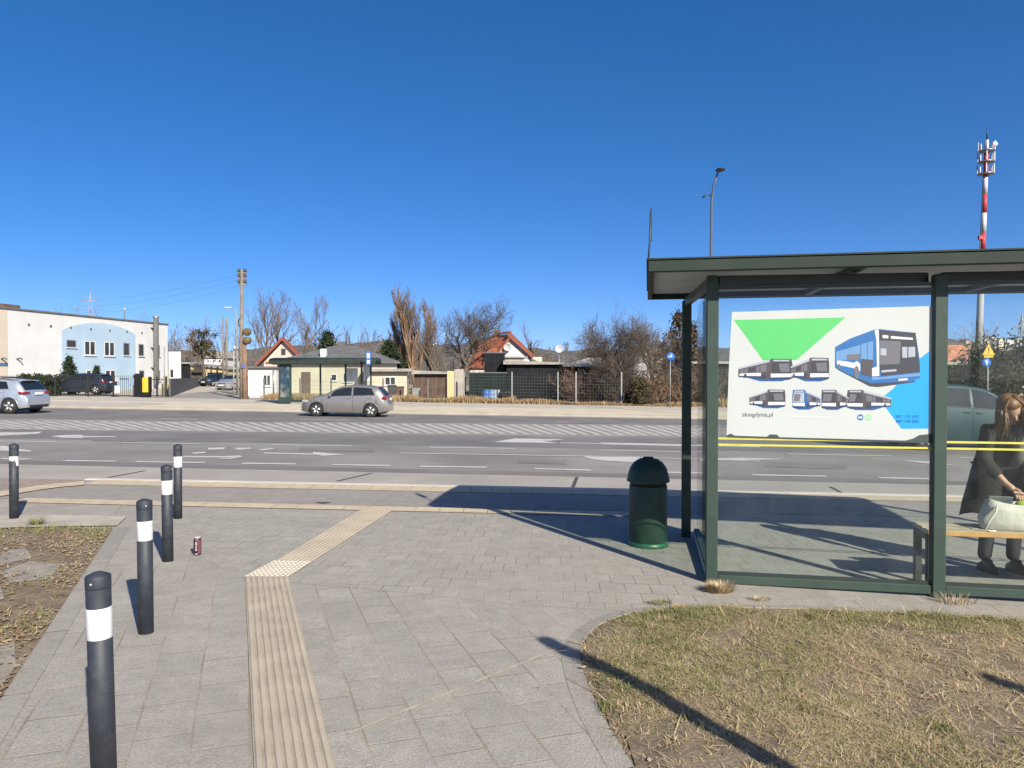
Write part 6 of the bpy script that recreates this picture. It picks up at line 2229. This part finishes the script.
# telecom mast
D2 = 170
mx_ = xat(977, D2)
g = gz(mx_, D2)
tm = empty('telecom_mast', (mx_, D2, g - .6), 0, 'tall red and white banded telecom mast with antenna platforms behind the shelter', 'mast')
MZ = lambda p: zat(p, D2) - g + .6
top_x = xat(984.5, D2) - mx_
bands = [(395, 250, M_GRM, .85, .62), (250, 233, M_REDM, .62, .6), (233, 213, M_WHM, .6, .58), (213, 194, M_REDM, .58, .55), (194, 177, M_WHM, .55, .52), (177, 153, M_REDM, .52, .5), (153, 140, M_WHM, .5, .4)]
def lean(p): return top_x * (395 - p) / (395 - 140)
for q0, q1, m_, r0, r1 in bands:
    MB().tube([(lean(q0), 0, MZ(q0)), (lean(q1), 0, MZ(q1) - .02)], [r0, r1], 16).build('shaft', m_, tm)
MB().tube([(lean(140), 0, MZ(140)), (lean(128), 0, MZ(127))], [.2, .1], 6).build('spike', M_STEELD, tm)
MB().tube([(lean(395) - 1.0, -.3, MZ(395)), (lean(180) - .7, -.3, MZ(180))], .12, 6).build('cable_ladder', M_STEELD, tm)
for q in (174, 162, 151):
    cx = lean(q)
    pf = MB().lathe([(.5, MZ(q) - .1), (1.7, MZ(q) - .1), (1.7, MZ(q) + .1), (.5, MZ(q) + .1)], 16, (cx, 0, 0)).build('platform', M_METAL, tm)
    for k in range(8):
        a_ = 2 * PI * k / 8 + .3
        MB().bbox(cx + 1.65 * math.cos(a_) - .13, cx + 1.65 * math.cos(a_) + .13, 1.65 * math.sin(a_) - .1, 1.65 * math.sin(a_) + .1, MZ(q) + .12, MZ(q) + (2.2 if k % 2 else 1.5), .03).build('antenna', M_WHM if k % 3 else M_GRM, pf)
MB().lathe([(.02, -.5), (.6, -.5), (.6, -.3), (.02, -.3)], 16, (lean(147) + 1.4, -.4, MZ(145)), axis='y').build('dish', M_WHM, tm)
MB().bbox(lean(238) - 1.4, lean(238) - .4, -.8, -.2, MZ(240), MZ(236), .05).build('equipment_box', M_REDM, tm)


def pylon(px, top, D, w, label):
    x_ = xat(px, D)
    rt = empty('lattice_pylon', (x_, D, gz(x_, D) - .5), .5, label, 'pylon', 'power line pylons')
    H = zat(top, D) - rt.location.z
    mb = MB()
    for sx in (-1, 1):
        for sy in (-1, 1):
            mb.tube([(sx * w, sy * w, 0), (sx * w * .35, sy * w * .35, H * .6), (0, 0, H)], [.14, .1, .06], 4)
    n_ = 9
    for k in range(n_):
        z0, z1 = H * k / n_ * .95, H * (k + 1) / n_ * .95
        f = lambda z: w * (1 - .65 * z / (H * .6)) if z < H * .6 else w * .35 * (1 - (z - H * .6) / (H * .4))
        for s in (-1, 1):
            for yy in (-1, 1):
                mb.tube([(-s * f(z0), yy * f(z0), z0), (s * f(z1), yy * f(z1), z1)], .06, 4)
    mb.build('tower', M_GRM, rt)
    for zf, wf in ((.68, 3.4), (.8, 2.8), (.9, 1.8)):
        ar = MB().tube([(-wf * w * .6, 0, H * zf), (wf * w * .6, 0, H * zf)], .1, 4)
        for s in (-1, 1): ar.tube([(s * wf * w * .6, 0, H * zf), (0, 0, H * (zf + .06))], .06, 4)
        ar.build('crossarm', M_GRM, rt)


pylon(91, 292, 210, 2.2, 'grey lattice pylon rising behind the long white building')
pylon(1021, 312, 200, 2.2, 'grey lattice pylon at the right edge seen through the shelter pane')
# overhead wires
for k, (q, e, sag) in enumerate(((274, 297, .9), (279, 303, 1.0), (285, 309, 1.1))):
    p0 = Vector((xat(242, 50.2), 50.2, zat(q, 50.2)))
    p1 = Vector((xat(60, 110), 110, zat(e, 110)))
    pts = [p0.lerp(p1, t / 12) - Vector((0, 0, sag * 4 * (t / 12) * (1 - t / 12))) for t in range(13)]
    o = MB().tube(pts, .006, 4).build('overhead_wire', M_STEELD)
    tag(o, ['topmost', 'middle', 'lowest'][k] + ' of three thin wires running left from the twin utility pole', 'wire', 'overhead wires')

# salmon building, low roofs and the wall at the far right
D = 95
r_, a, c, zt = house('salmon_building', 938, 969.5, 344.5, D, 9, M_SALMON, 'salmon coloured block seen through the right pane beside the mast', 'building')
MB().bbox(a - .1, c + .1, -.1, 9.1, zt + .002, zt + .15, .02).build('roof', M_ROOFG, r_)
MB().tube([(c - 2.4, -.05, zt - 2.2), (c - 1.6, -.05, zt - 1.8), (c - .6, -.05, zt - 1.9)], .14, 6).build('wall_emblem', M_DOORB, r_)
r_, a, c, zt = house('long_grey_shed', 944, 990, 365, 62, 6, M_DARKWALL, 'long dark shed with pale flat roof below the salmon block', 'shed')
MB().bbox(a - .3, c + .3, -.5, 6.3, zt + .002, zt + .25, .02).build('roof', M_ASB, r_)
# ================================================================== hills, woods, trees, shrubs
M_HILL = mat('wooded_hill', (0.095, 0.096, 0.094), 0.95, 0.45, 0.12, stain=(0.065, 0.072, 0.068), sscale=.02, samt=.8)
hx = np.linspace(-1500, 1500, 260)
prof = [(-700, 300), (-200, 342), (60, 349), (150, 352), (230, 350), (300, 346), (370, 343), (430, 342.5), (500, 346), (560, 350), (640, 351), (720, 349), (800, 345), (900, 341), (960, 339), (1024, 338), (1150, 336), (1700, 310)]
Dh = 850
pxs = hx / Dh * F_PX + 512
py = np.interp(pxs, *zip(*prof))
hz = np.array([zat(v, Dh) for v in py])
rr_ = np.random.default_rng(12)
hz = hz + np.convolve(rr_.normal(0, 2.2, 260), np.ones(3) / 3, 'same') + .8 * np.sin(hx * .9)
rings = []
for k, (yy, f) in enumerate(((Dh - 260, 0), (Dh - 180, .35), (Dh - 80, .75), (Dh, 1), (Dh + 200, .9), (Dh + 500, 0))):
    rings.append([Vector((x, yy + (14 * math.sin(x * .05) if 0 < k < 5 else 0), -2 + (z + 2) * f + (rr_.normal(0, .9) if 0 < k < 3 else 0))) for x, z in zip(hx, hz)])
o = MB().loft(rings, False, True, False).build('hills', M_HILL)
o['kind'] = 'structure'
# pale blocks of flats on the right-hand hill
for k, (px, w, q) in enumerate(((987, 5, 338), (994, 4, 337), (1001, 6, 338.5), (1009, 8, 339.5), (968, 5, 340), (1019, 6, 338))):
    D = 700
    x_ = xat(px, D)
    z0, z1 = zat(346, D), zat(q, D)
    rt = empty('block_of_flats', (x_, D, z0 - 6), .2 * (k % 3) - .2, 'pale block of flats on the right-hand hill, %s' % ['second from the mast', 'third from the mast', 'fourth from the mast', 'the widest of them', 'left of the mast foot', 'the one nearest the right edge'][k], 'block of flats', 'blocks of flats on the hill')
    wm = w / F_PX * D / 2
    MB().bbox(-wm, wm, 0, 10, 0, z1 - z0 + 6, .1).build('wall', M_WHITE if k % 2 else M_BEIGE, rt)
    MB().bbox(-wm - .2, wm + .2, -.2, 10.2, z1 - z0 + 6.002, z1 - z0 + 6.8, .1).build('roof', M_ROOFG, rt)

M_BARK = mat('bark', (0.105, 0.085, 0.068), 0.95, 0.3, 4, bump=.5, bscale=12)
M_TWIG = mat('twigs_grey', (0.14, 0.112, 0.09), 0.95, 0.25, 1.0)
M_TWIGB = mat('twigs_brown', (0.22, 0.145, 0.095), 0.95, 0.25, 1.0)
M_TWIGD = mat('twigs_dark', (0.085, 0.068, 0.055), 0.95, 0.3, 1.0)
M_TWIGR = mat('twigs_reddish', (0.16, 0.105, 0.08), 0.95, 0.3, 1.0)
M_BIRCH = mat('pale_bark', (0.3, 0.26, 0.21), 0.9, 0.3, 5)
M_NEEDLE = blade_mat('needles', [(0.018, 0.032, 0.016), (0.03, 0.05, 0.022), (0.012, 0.022, 0.012), (0.045, 0.06, 0.03)], .85)
M_EVERG = blade_mat('evergreen_leaves', [(0.018, 0.027, 0.012), (0.032, 0.042, 0.018), (0.012, 0.018, 0.009), (0.05, 0.054, 0.026)], .7)
M_IVY = blade_mat('ivy_leaves', [(0.045, 0.045, 0.02), (0.08, 0.07, 0.032), (0.03, 0.03, 0.016), (0.1, 0.08, 0.04)], .8)


def seg_mesh(name, segs, m, parent=None, sides=4):
    """numpy tapered prisms from (p0, p1, r0, r1)"""
    S = np.array([(*a, *c, r0, r1) for a, c, r0, r1 in segs])
    p0, p1, r0, r1 = S[:, 0:3], S[:, 3:6], S[:, 6], S[:, 7]
    d = p1 - p0
    d /= np.linalg.norm(d, axis=1)[:, None] + 1e-9
    ref = np.where(np.abs(d[:, 2:3]) < .9, np.array([[0, 0, 1.]]), np.array([[1., 0, 0]]))
    u = np.cross(d, ref)
    u /= np.linalg.norm(u, axis=1)[:, None]
    w = np.cross(d, u)
    n = len(S)
    V = np.zeros((n, 2 * sides, 3))
    for k in range(sides):
        a = 2 * PI * k / sides
        o_ = u * math.cos(a) + w * math.sin(a)
        V[:, k] = p0 + o_ * r0[:, None]
        V[:, sides + k] = p1 + o_ * r1[:, None]
    q = np.array([[k, (k + 1) % sides, sides + (k + 1) % sides, sides + k] for k in range(sides)]).reshape(-1)
    loops = (np.arange(n)[:, None] * 2 * sides + q).reshape(-1)
    me = bpy.data.meshes.new(name)
    me.vertices.add(n * 2 * sides)
    me.vertices.foreach_set('co', V.reshape(-1))
    me.loops.add(len(loops))
    me.loops.foreach_set('vertex_index', loops.astype(np.int32))
    me.polygons.add(n * sides)
    me.polygons.foreach_set('loop_start', (np.arange(n * sides) * 4).astype(np.int32))
    me.update(calc_edges=True)
    me.polygons.foreach_set('use_smooth', np.ones(n * sides, bool))
    me.materials.append(m)
    o = bpy.data.objects.new(name, me)
    COL.objects.link(o)
    if parent is not None: o.parent = parent
    return o


def grow(rnd, H, spread, levels, kids, trunk_r, upward=.25, start=.25, ratio=.62, wob=.12):
    """bare tree: (limb segments, twig segments) about the origin"""
    limbs, twigs = [], []

    def branch(p, d, length, r, lev):
        n = 4 if lev < 2 else 3
        q = Vector(p)
        dd = Vector(d)
        pts = [(q.copy(), r)]
        for k in range(n):
            dd = (dd + Vector((rnd.gauss(0, wob), rnd.gauss(0, wob), rnd.gauss(0, wob * .6) + upward * .12))).normalized()
            q2 = q + dd * (length / n)
            r2 = r * (1 - (.8 if lev == 0 else .7) * (k + 1) / n)
            (limbs if lev < 2 else twigs).append((q.copy(), q2.copy(), pts[-1][1], r2))
            q = q2
            pts.append((q.copy(), r2))
        if lev >= levels: return
        nk = kids[lev]
        for k in range(nk):
            f = start + (1 - start) * (k + rnd.uniform(.2, .9)) / nk if lev == 0 else .2 + .8 * (k + rnd.random()) / nk
            i = min(n - 1, int(f * n))
            u = f * n - i
            bp = pts[i][0].lerp(pts[i + 1][0], min(1, u))
            br = pts[i][1] * (.55 if lev == 0 else .5)
            az = rnd.uniform(0, 2 * PI)
            ax = dd.orthogonal().normalized()
            ax.rotate(Matrix.Rotation(az, 3, dd))
            ang = rnd.uniform(.55, 1.15) * spread
            nd = (Vector(d) * math.cos(ang) + ax * math.sin(ang) + Vector((0, 0, upward))).normalized()
            branch(bp, nd, length * ratio * rnd.uniform(.7, 1.15) * (1.1 - .45 * f if lev == 0 else 1), max(br, .0015), lev + 1)

    branch((0, 0, -.2), (rnd.gauss(0, .03), rnd.gauss(0, .03), 1), H, trunk_r, 0)
    top = max([s[1].z for s in limbs + twigs])
    return limbs, twigs, top


def bare_tree(px, top, D, seed, label, spread=.8, kids=(11, 6, 5, 3), levels=4, r=.2, upward=.3, start=.28, ratio=.5, tw=M_TWIG, bark=M_BARK, name='bare_tree', twig_r=1.0, base=None, wob=.12, group=None, H=None, parts=True):
    rnd = random.Random(seed)
    x_ = xat(px, D)
    g = gz(x_, D)
    Hh = zat(top, D) - g
    limbs, twigs, tp = grow(rnd, 10, spread, levels, kids, .1, upward, start, ratio, wob)
    k = Hh / tp
    tr_r = r / .1
    sc = lambda S, mn: [(a * k, c * k, max(mn, r0 * tr_r), max(mn * .7, r1 * tr_r)) for a, c, r0, r1 in S]
    rt = empty(name, (x_, D, g), rnd.uniform(0, 6), label, 'tree', group)
    seg_mesh('trunk', sc(limbs, .014), bark, rt, 6)
    seg_mesh('crown', sc(twigs, .0065 * twig_r), tw, rt, 3)
    return rt


def leaf_cloud(name, pts, size, m, parent=None, seed=0):
    """many small leaf-like quads at given points"""
    r = np.random.default_rng(seed)
    n = len(pts)
    P_ = np.asarray(pts)
    a = r.normal(0, 1, (n, 3)); a /= np.linalg.norm(a, axis=1)[:, None]
    c = np.cross(a, r.normal(0, 1, (n, 3))); c /= np.linalg.norm(c, axis=1)[:, None]
    s = size * r.uniform(.5, 1.3, n)[:, None]
    V = np.stack([P_ - a * s, P_ - c * s * .45, P_ + a * s, P_ + c * s * .45], 1)
    me = bpy.data.meshes.new(name)
    me.vertices.add(n * 4)
    me.vertices.foreach_set('co', V.reshape(-1))
    me.loops.add(n * 4)
    me.loops.foreach_set('vertex_index', np.arange(n * 4, dtype=np.int32))
    me.polygons.add(n)
    me.polygons.foreach_set('loop_start', (np.arange(n) * 4).astype(np.int32))
    me.update(calc_edges=True)
    me.materials.append(m)
    o = bpy.data.objects.new(name, me)
    COL.objects.link(o)
    if parent is not None: o.parent = parent
    return o


def crown_points(n, fn, seed, clumps=60, spread=.35):
    """points gathered in clumps inside a volume; fn(u) -> point from random numbers"""
    r = np.random.default_rng(seed)
    cs = np.array([fn(r) for _ in range(clumps)])
    i = r.integers(0, clumps, n)
    return cs[i] + r.normal(0, spread, (n, 3)) * r.uniform(.3, 1, (n, 1))


def conifer(px, top, D, wide, seed, label, n=5000, name='conifer', m=None, size=.16, shape=1.0):
    x_ = xat(px, D)
    g = gz(x_, D)
    H = zat(top, D) - g
    rt = empty(name, (x_, D, g), 0, label, 'tree')
    MB().tube([(0, 0, -.2), (0, 0, H * .9)], [.14, .03], 8).build('trunk', M_BARK, rt)
    def fn(r):
        t = r.uniform(0, 1) ** 1.3
        a = r.uniform(0, 2 * PI)
        rad = wide * (1 - t) ** shape * (.55 + .45 * r.uniform()) * (1 + .25 * math.sin(a * 3 + seed))
        return (rad * math.cos(a), rad * math.sin(a), H * (.06 + .92 * t))
    leaf_cloud('crown', crown_points(n, fn, seed, 130, wide * .16), size, m or M_NEEDLE, rt, seed)
    return rt


# --- trees one by one, left to right
bare_tree(2, 296, 95, 1, 'bare treetop showing above the roof corner of the long white building', r=.2, group='bare trees behind the buildings')
for px, top, D, sd, lab in ((62, 303, 100, 2, 'thin bare treetop left of the pylon above the white building roof'), (80, 304, 102, 3, 'bare treetop just left of the pylon above the white building roof'), (108, 303, 100, 4, 'bare treetop just right of the pylon above the white building roof'),
                            (128, 309, 100, 5, 'bare treetop above the right part of the white building roof'), (176, 322, 105, 6, 'bare tree right of the white building corner')):
    bare_tree(px, top, D, sd, lab, r=.16, kids=(10, 5, 4, 2), group='bare trees behind the buildings')
t = bare_tree(204, 314, 88, 7, 'ivy-clad tree with olive-brown leaves above the yellow garage', r=.22, spread=.7, tw=M_TWIGB)
H = zat(314, 88) - t.location.z
leaf_cloud('ivy', crown_points(2600, lambda r: (r.normal(0, 1.0), r.normal(0, .9), H * (.38 + .42 * r.uniform())), 7, 26, .32), .13, M_IVY, t, 7)
bare_tree(190, 324, 92, 8, 'bare tree left of the ivy-clad tree', r=.15, kids=(10, 5, 4, 2), tw=M_TWIGB, group='bare trees behind the buildings')
bare_tree(218, 318, 95, 9, 'slim bare tree right of the ivy-clad tree', r=.14, spread=.45, kids=(10, 5, 4, 2), group='bare trees behind the buildings')
bare_tree(232, 326, 97, 10, 'small bare tree behind the lattice pole', r=.14, spread=.5, kids=(9, 5, 4, 2), group='bare trees behind the buildings')
bare_tree(266, 283, 82, 11, 'tall bare tree right of the twin utility pole', r=.26, spread=.62, kids=(11, 7, 6, 4), ratio=.45, start=.35, tw=M_TWIG)
bare_tree(279, 286, 84, 12, 'tall leaning bare tree above the pink gable', r=.26, spread=.65, kids=(11, 7, 6, 4), ratio=.45, start=.35)
bare_tree(292, 290, 86, 35, 'tall bare tree with upswept limbs right of the pink gable', r=.2, spread=.6, kids=(10, 7, 6, 4), ratio=.45, start=.4)
for k, (px, top, sd) in enumerate(((304, 322, 13), (317, 318, 14), (331, 322, 15), (344, 323, 16), (352, 320, 17), (361, 321, 18), (369, 322, 19))):
    bare_tree(px, top, 120 + 4 * (k % 3), sd, ['bare tree left of the dark conifer above the bungalow', 'bare tree with a mistletoe clump behind the dark conifer', 'bare tree just right of the dark conifer tip', 'bare tree over the dark bungalow chimney', 'bare tree right of the dark bungalow chimney', 'slim bare tree over the end of the far shelter roof', 'slim bare tree right of the far shelter roof end'][k],
              r=.17, spread=.4 if k > 2 else .6, kids=(12, 5, 4, 2), ratio=.35 if k > 2 else .48, tw=(M_TWIG, M_TWIGD, M_TWIGB)[k % 3], group='bare trees behind the cream bungalow', name='bare_tree')
conifer(327, 332.5, 70, 2.0, 20, 'dark conifer behind the cream bungalow roof', shape=.8)
conifer(389, 342.5, 66, 2.0, 21, 'broad dark conifer behind the cream annex', shape=.7)
# poplar group
bare_tree(417, 281, 78, 22, 'tall brown poplar with upswept twigs left of the big round tree', r=.3, spread=.42, twig_r=1.3, kids=(40, 10, 7, 4), ratio=.36, start=.08, upward=.55, tw=M_TWIGB, bark=M_TWIGB, wob=.06, name='poplar_tree')
bare_tree(404, 298, 79, 23, 'smaller brown poplar on the left flank of the tall one', r=.22, spread=.4, twig_r=1.3, kids=(26, 9, 7, 4), ratio=.42, start=.12, upward=.55, tw=M_TWIGB, bark=M_TWIGB, wob=.07, name='poplar_tree')
bare_tree(440, 289, 80, 24, 'grey bare tree between the tall poplar and the big round tree', r=.24, spread=.7, twig_r=1.2, kids=(18, 9, 7, 4), ratio=.45, start=.15, upward=.4, tw=M_TWIG)
bare_tree(463, 293, 62, 25, 'big round-crowned bare tree left of the red-roofed house', r=.32, spread=.95, twig_r=1.3, kids=(13, 9, 7, 4), ratio=.6, start=.4, upward=.25, tw=M_TWIGD, wob=.13)
bare_tree(396, 303, 81, 26, 'low brown poplar at the left end of the poplar group', r=.16, spread=.5, twig_r=1.3, kids=(20, 9, 7, 4), ratio=.45, start=.12, upward=.45, tw=M_TWIGB, bark=M_TWIGB, name='poplar_tree', wob=.07)
bare_tree(430, 296, 82, 61, 'brown poplar between the tall poplar and the grey bare tree', r=.2, spread=.45, twig_r=1.3, kids=(24, 9, 7, 4), ratio=.42, start=.12, upward=.5, tw=M_TWIGB, bark=M_TWIGB, name='poplar_tree', wob=.07)
# trees and shrubs around the grey-roofed shed and the blue sign
bare_tree(618, 296, 54.5, 27, 'large dark bare tree behind the last grey fence post', r=.26, spread=1.0, twig_r=1.35, kids=(14, 9, 7, 4), ratio=.64, start=.2, upward=.22, tw=M_TWIGD, wob=.14)
bare_tree(652, 312, 57, 28, 'bare tree with a thin crown left of the blue road sign', r=.2, spread=.95, twig_r=1.3, kids=(13, 9, 7, 4), ratio=.62, start=.22, upward=.22, tw=M_TWIG, wob=.14)
bare_tree(590, 318, 66, 29, 'bare tree behind the left part of the grey-roofed shed', r=.18, spread=.9, kids=(10, 7, 6, 3), ratio=.6, tw=M_TWIGD, wob=.13)
bare_tree(536, 318, 150, 30, 'faint bare tree between the red roof and the white aerial dish', r=.2, spread=.6, kids=(10, 6, 4, 2), group='far bare trees')
bare_tree(700, 318, 64, 31, 'bare tree behind the side pane of the near shelter', r=.2, spread=.8, kids=(12, 7, 5, 3), ratio=.5)
conifer(681, 314, 59, 2.1, 32, 'dark brown overgrown tree right of the blue road sign', m=blade_mat('withered_leaves', [(0.05, 0.038, 0.026), (0.085, 0.062, 0.042), (0.035, 0.028, 0.02), (0.07, 0.06, 0.035)]), n=7000, shape=.35, size=.15, name='overgrown_tree')
conifer(531, 341, 120, .6, 33, 'slim dark conifer between the red roof and the sheds', n=900, shape=.5)
conifer(69, 356.5, 54, 1.0, 36, 'dark conifer standing left before the blue arched panel', n=3500, size=.1)
conifer(97, 366, 54, .7, 37, 'smaller dark conifer before the lower windows of the blue panel', n=2200, size=.09)


def shrub(px, D, w, h, seed, label, tw=M_TWIGD, n=9, lean_=.6, group='tangled shrubs by the far fence'):
    """many stems from one stool"""
    rnd = random.Random(seed)
    x_ = xat(px, D)
    S = []
    for k in range(n * 3):
        d = Vector((rnd.gauss(0, lean_), rnd.gauss(0, lean_ * .6), 1)).normalized()
        p = Vector((rnd.uniform(-w, w) * .5, rnd.uniform(-.5, .5), 0))
        L = h * rnd.uniform(.5, 1.05)
        pts = [p]
        for i in range(5):
            d = (d + Vector((rnd.gauss(0, .2), rnd.gauss(0, .2), rnd.gauss(0, .1)))).normalized()
            pts.append(pts[-1] + d * L / 5)
        for i in range(5):
            S.append((pts[i], pts[i + 1], .035 * (1 - .16 * i), .035 * (1 - .16 * (i + 1))))
            for _ in range(3):
                e = (d + Vector((rnd.gauss(0, .8), rnd.gauss(0, .8), rnd.gauss(.1, .5)))).normalized()
                q = pts[i].lerp(pts[i + 1], rnd.random())
                q2 = q + e * L * rnd.uniform(.12, .3)
                S.append((q, q2, .014, .009))
                for __ in range(2):
                    e2 = (e + Vector((rnd.gauss(0, .6), rnd.gauss(0, .6), rnd.gauss(0, .5)))).normalized()
                    q3 = q.lerp(q2, rnd.uniform(.3, 1))
                    S.append((q3, q3 + e2 * L * .13, .011, .008))
    o = seg_mesh('shrub', S, tw, None, 3)
    o.location = (x_, D, gz(x_, D))
    tag(o, label, 'shrub', group)
    return o


shrub(592, 55.5, 4.5, 3.2, 41, 'reddish-brown shrub over the roof edge of the grey-roofed shed', M_TWIGR, 14)
o = shrub(610, 56.5, 4.0, 4.0, 42, 'reddish-brown tangled shrub at the foot of the large dark tree', M_TWIGR, 14)
shrub(638, 53.0, 3.6, 3.4, 43, 'dark tangled shrub right of the last grey fence post', M_TWIGD, 20)
shrub(655, 52.5, 3.4, 2.4, 44, 'brown tangled shrub left of the blue sign pole', M_TWIGB, 20)
shrub(680, 53.5, 3.6, 3.4, 45, 'dark tangled shrub right of the blue sign pole', M_TWIGD, 18)
shrub(645, 51.6, 4.0, 1.0, 46, 'low dark scrub along the fence foot left of the blue sign', M_TWIGD, 12)
shrub(668, 51.8, 3.0, 1.2, 47, 'low pale scrub around the foot of the blue sign pole', M_TWIGB, 12)
shrub(955, 70, 8, 7, 48, 'brown scrub beside the salmon block', M_TWIGB, 22)
shrub(700, 54, 3.4, 3.0, 49, 'brown scrub behind the side pane of the near shelter', M_TWIG, 18)


def bush(px0, px1, top, D, seed, label, m, n=9000, size=.1, depth=1.6, name='evergreen_bush', group=None, cat='bush', flat=False):
    x0, x1 = fr(px0, px1, D)
    xc = (x0 + x1) / 2
    g = gz(xc, D)
    H = zat(top, D) - g
    w = (x1 - x0) / 2
    def fn(r):
        if flat: return (r.uniform(-w, w), r.uniform(-depth / 2, depth / 2), H * r.uniform(.05, .97))
        a = r.uniform(0, 2 * PI); t = r.uniform(0, 1)
        rad = math.sqrt(max(0, 1 - t ** 2.4)) * (.5 + .5 * r.uniform())
        return (w * rad * math.cos(a), depth * rad * math.sin(a), H * t * .95)
    pts = crown_points(n, fn, seed, 150 if not flat else 260, .16 * H if not flat else .09)
    pts[:, 2] = np.maximum(pts[:, 2], .02)
    o = leaf_cloud(name, pts, size, m, None, seed)
    o.location = (xc, D, g)
    tag(o, label, cat, group)
    return o


bush(968, 1012, 351, 44, 51, 'dark evergreen bush behind the yellow warning sign', M_EVERG, 12000, .13)
bush(1004, 1060, 346, 46, 52, 'taller dark evergreen bush at the right edge behind the person', M_EVERG, 12000, .14)
bush(930, 975, 372, 50, 53, 'low dark hedge left of the warning sign seen through the pane', M_EVERG, 7000, .11)
bush(18, 57, 374.5, 51.5, 54, 'dark clipped hedge behind the black bar fence', M_NEEDLE, 9000, .1, .9, 'clipped_hedge', None, 'hedge', True)
bush(630, 650, 378, 52.2, 55, 'small evergreen bush among the shrubs behind the last fence post', M_IVY, 2500, .1)
bush(1010, 1060, 396, 38, 56, 'pale dry bush behind the person in the shelter', M_GRASSD, 5000, .12)

# --- far woods: a band of bare trees one cannot tell apart
rnd = random.Random(77)
S = []
for k in range(420):
    D = rnd.uniform(150, 420)
    px = rnd.choice([rnd.uniform(140, 420), rnd.uniform(380, 720), rnd.uniform(-40, 760), rnd.uniform(900, 1060)])
    x_ = xat(px, D)
    g = gz(x_, D) - 1
    H = rnd.uniform(7, 13)
    base = Vector((x_, D, g))
    S.append((base, base + Vector((rnd.gauss(0, .3), 0, H)), .16, .05))
    for b_ in range(26):
        f = rnd.uniform(.25, .98)
        p = base + Vector((0, 0, H * f))
        d = Vector((rnd.gauss(0, .8), rnd.gauss(0, .8), rnd.uniform(.3, 1))).normalized() * H * rnd.uniform(.12, .3)
        S.append((p, p + d, .06, .03))
        for _ in range(3):
            q = p + d * rnd.uniform(.3, 1)
            e = (d.normalized() + Vector((rnd.gauss(0, .5), rnd.gauss(0, .5), rnd.gauss(.2, .4)))).normalized() * H * rnd.uniform(.05, .13)
            S.append((q, q + e, .035, .025))
o = seg_mesh('far_woods', S, M_TWIG, None, 3)
o['kind'] = 'stuff'

# --- dry grass along the far fence
rg2 = np.random.default_rng(31)
n = 26000
gx_ = rg2.uniform(xat(405, 50), xat(720, 50), n)
gy_ = 49.6 + 2.6 * rg2.uniform(0, 1, n) ** .8
hmod = .5 + .5 * np.sin(gx_ * .9) * np.sin(gx_ * .37 + 1) + rg2.uniform(0, .3, n)
right_ = gx_ > xat(515, 50)
z_ = np.array([gz(a, c) for a, c in zip(gx_, gy_)])
kk = ~right_ | (rg2.uniform(0, 1, n) < .6)
hh = np.clip(hmod, .15, 1.2) * np.where(right_, .35, .75)
blades('verge_dry_grass', gx_[kk], gy_[kk], z_[kk] + .02, hh[kk] * rg2.uniform(.4, 1, kk.sum()), rg2.uniform(.05, .35, kk.sum()), rg2.uniform(.012, .03, kk.sum()), blade_mat('tall_dry_grass', [(0.3, 0.2, 0.11), (0.4, 0.29, 0.17), (0.24, 0.16, 0.09), (0.2, 0.18, 0.08)]), seed=32)
n = 9000
gx_ = rg2.uniform(xat(262, 50), xat(410, 50), n)
gy_ = 49.6 + 3.4 * rg2.uniform(0, 1, n)
z_ = np.array([gz(a, c) for a, c in zip(gx_, gy_)])
blades('garden_grass', gx_, gy_, z_ + .02, rg2.uniform(.1, .5, n), rg2.uniform(.05, .2, n), rg2.uniform(.01, .025, n), bpy.data.materials['tall_dry_grass'], seed=33)
n = 9000
gx_ = rg2.uniform(xat(720, 50), xat(1080, 50), n)
gy_ = 49.6 + 3 * rg2.uniform(0, 1, n)
z_ = np.array([gz(a, c) for a, c in zip(gx_, gy_)])
blades('far_verge_grass', gx_, gy_, z_ + .02, rg2.uniform(.1, .7, n), rg2.uniform(.05, .3, n), rg2.uniform(.012, .03, n), bpy.data.materials['tall_dry_grass'], seed=34)
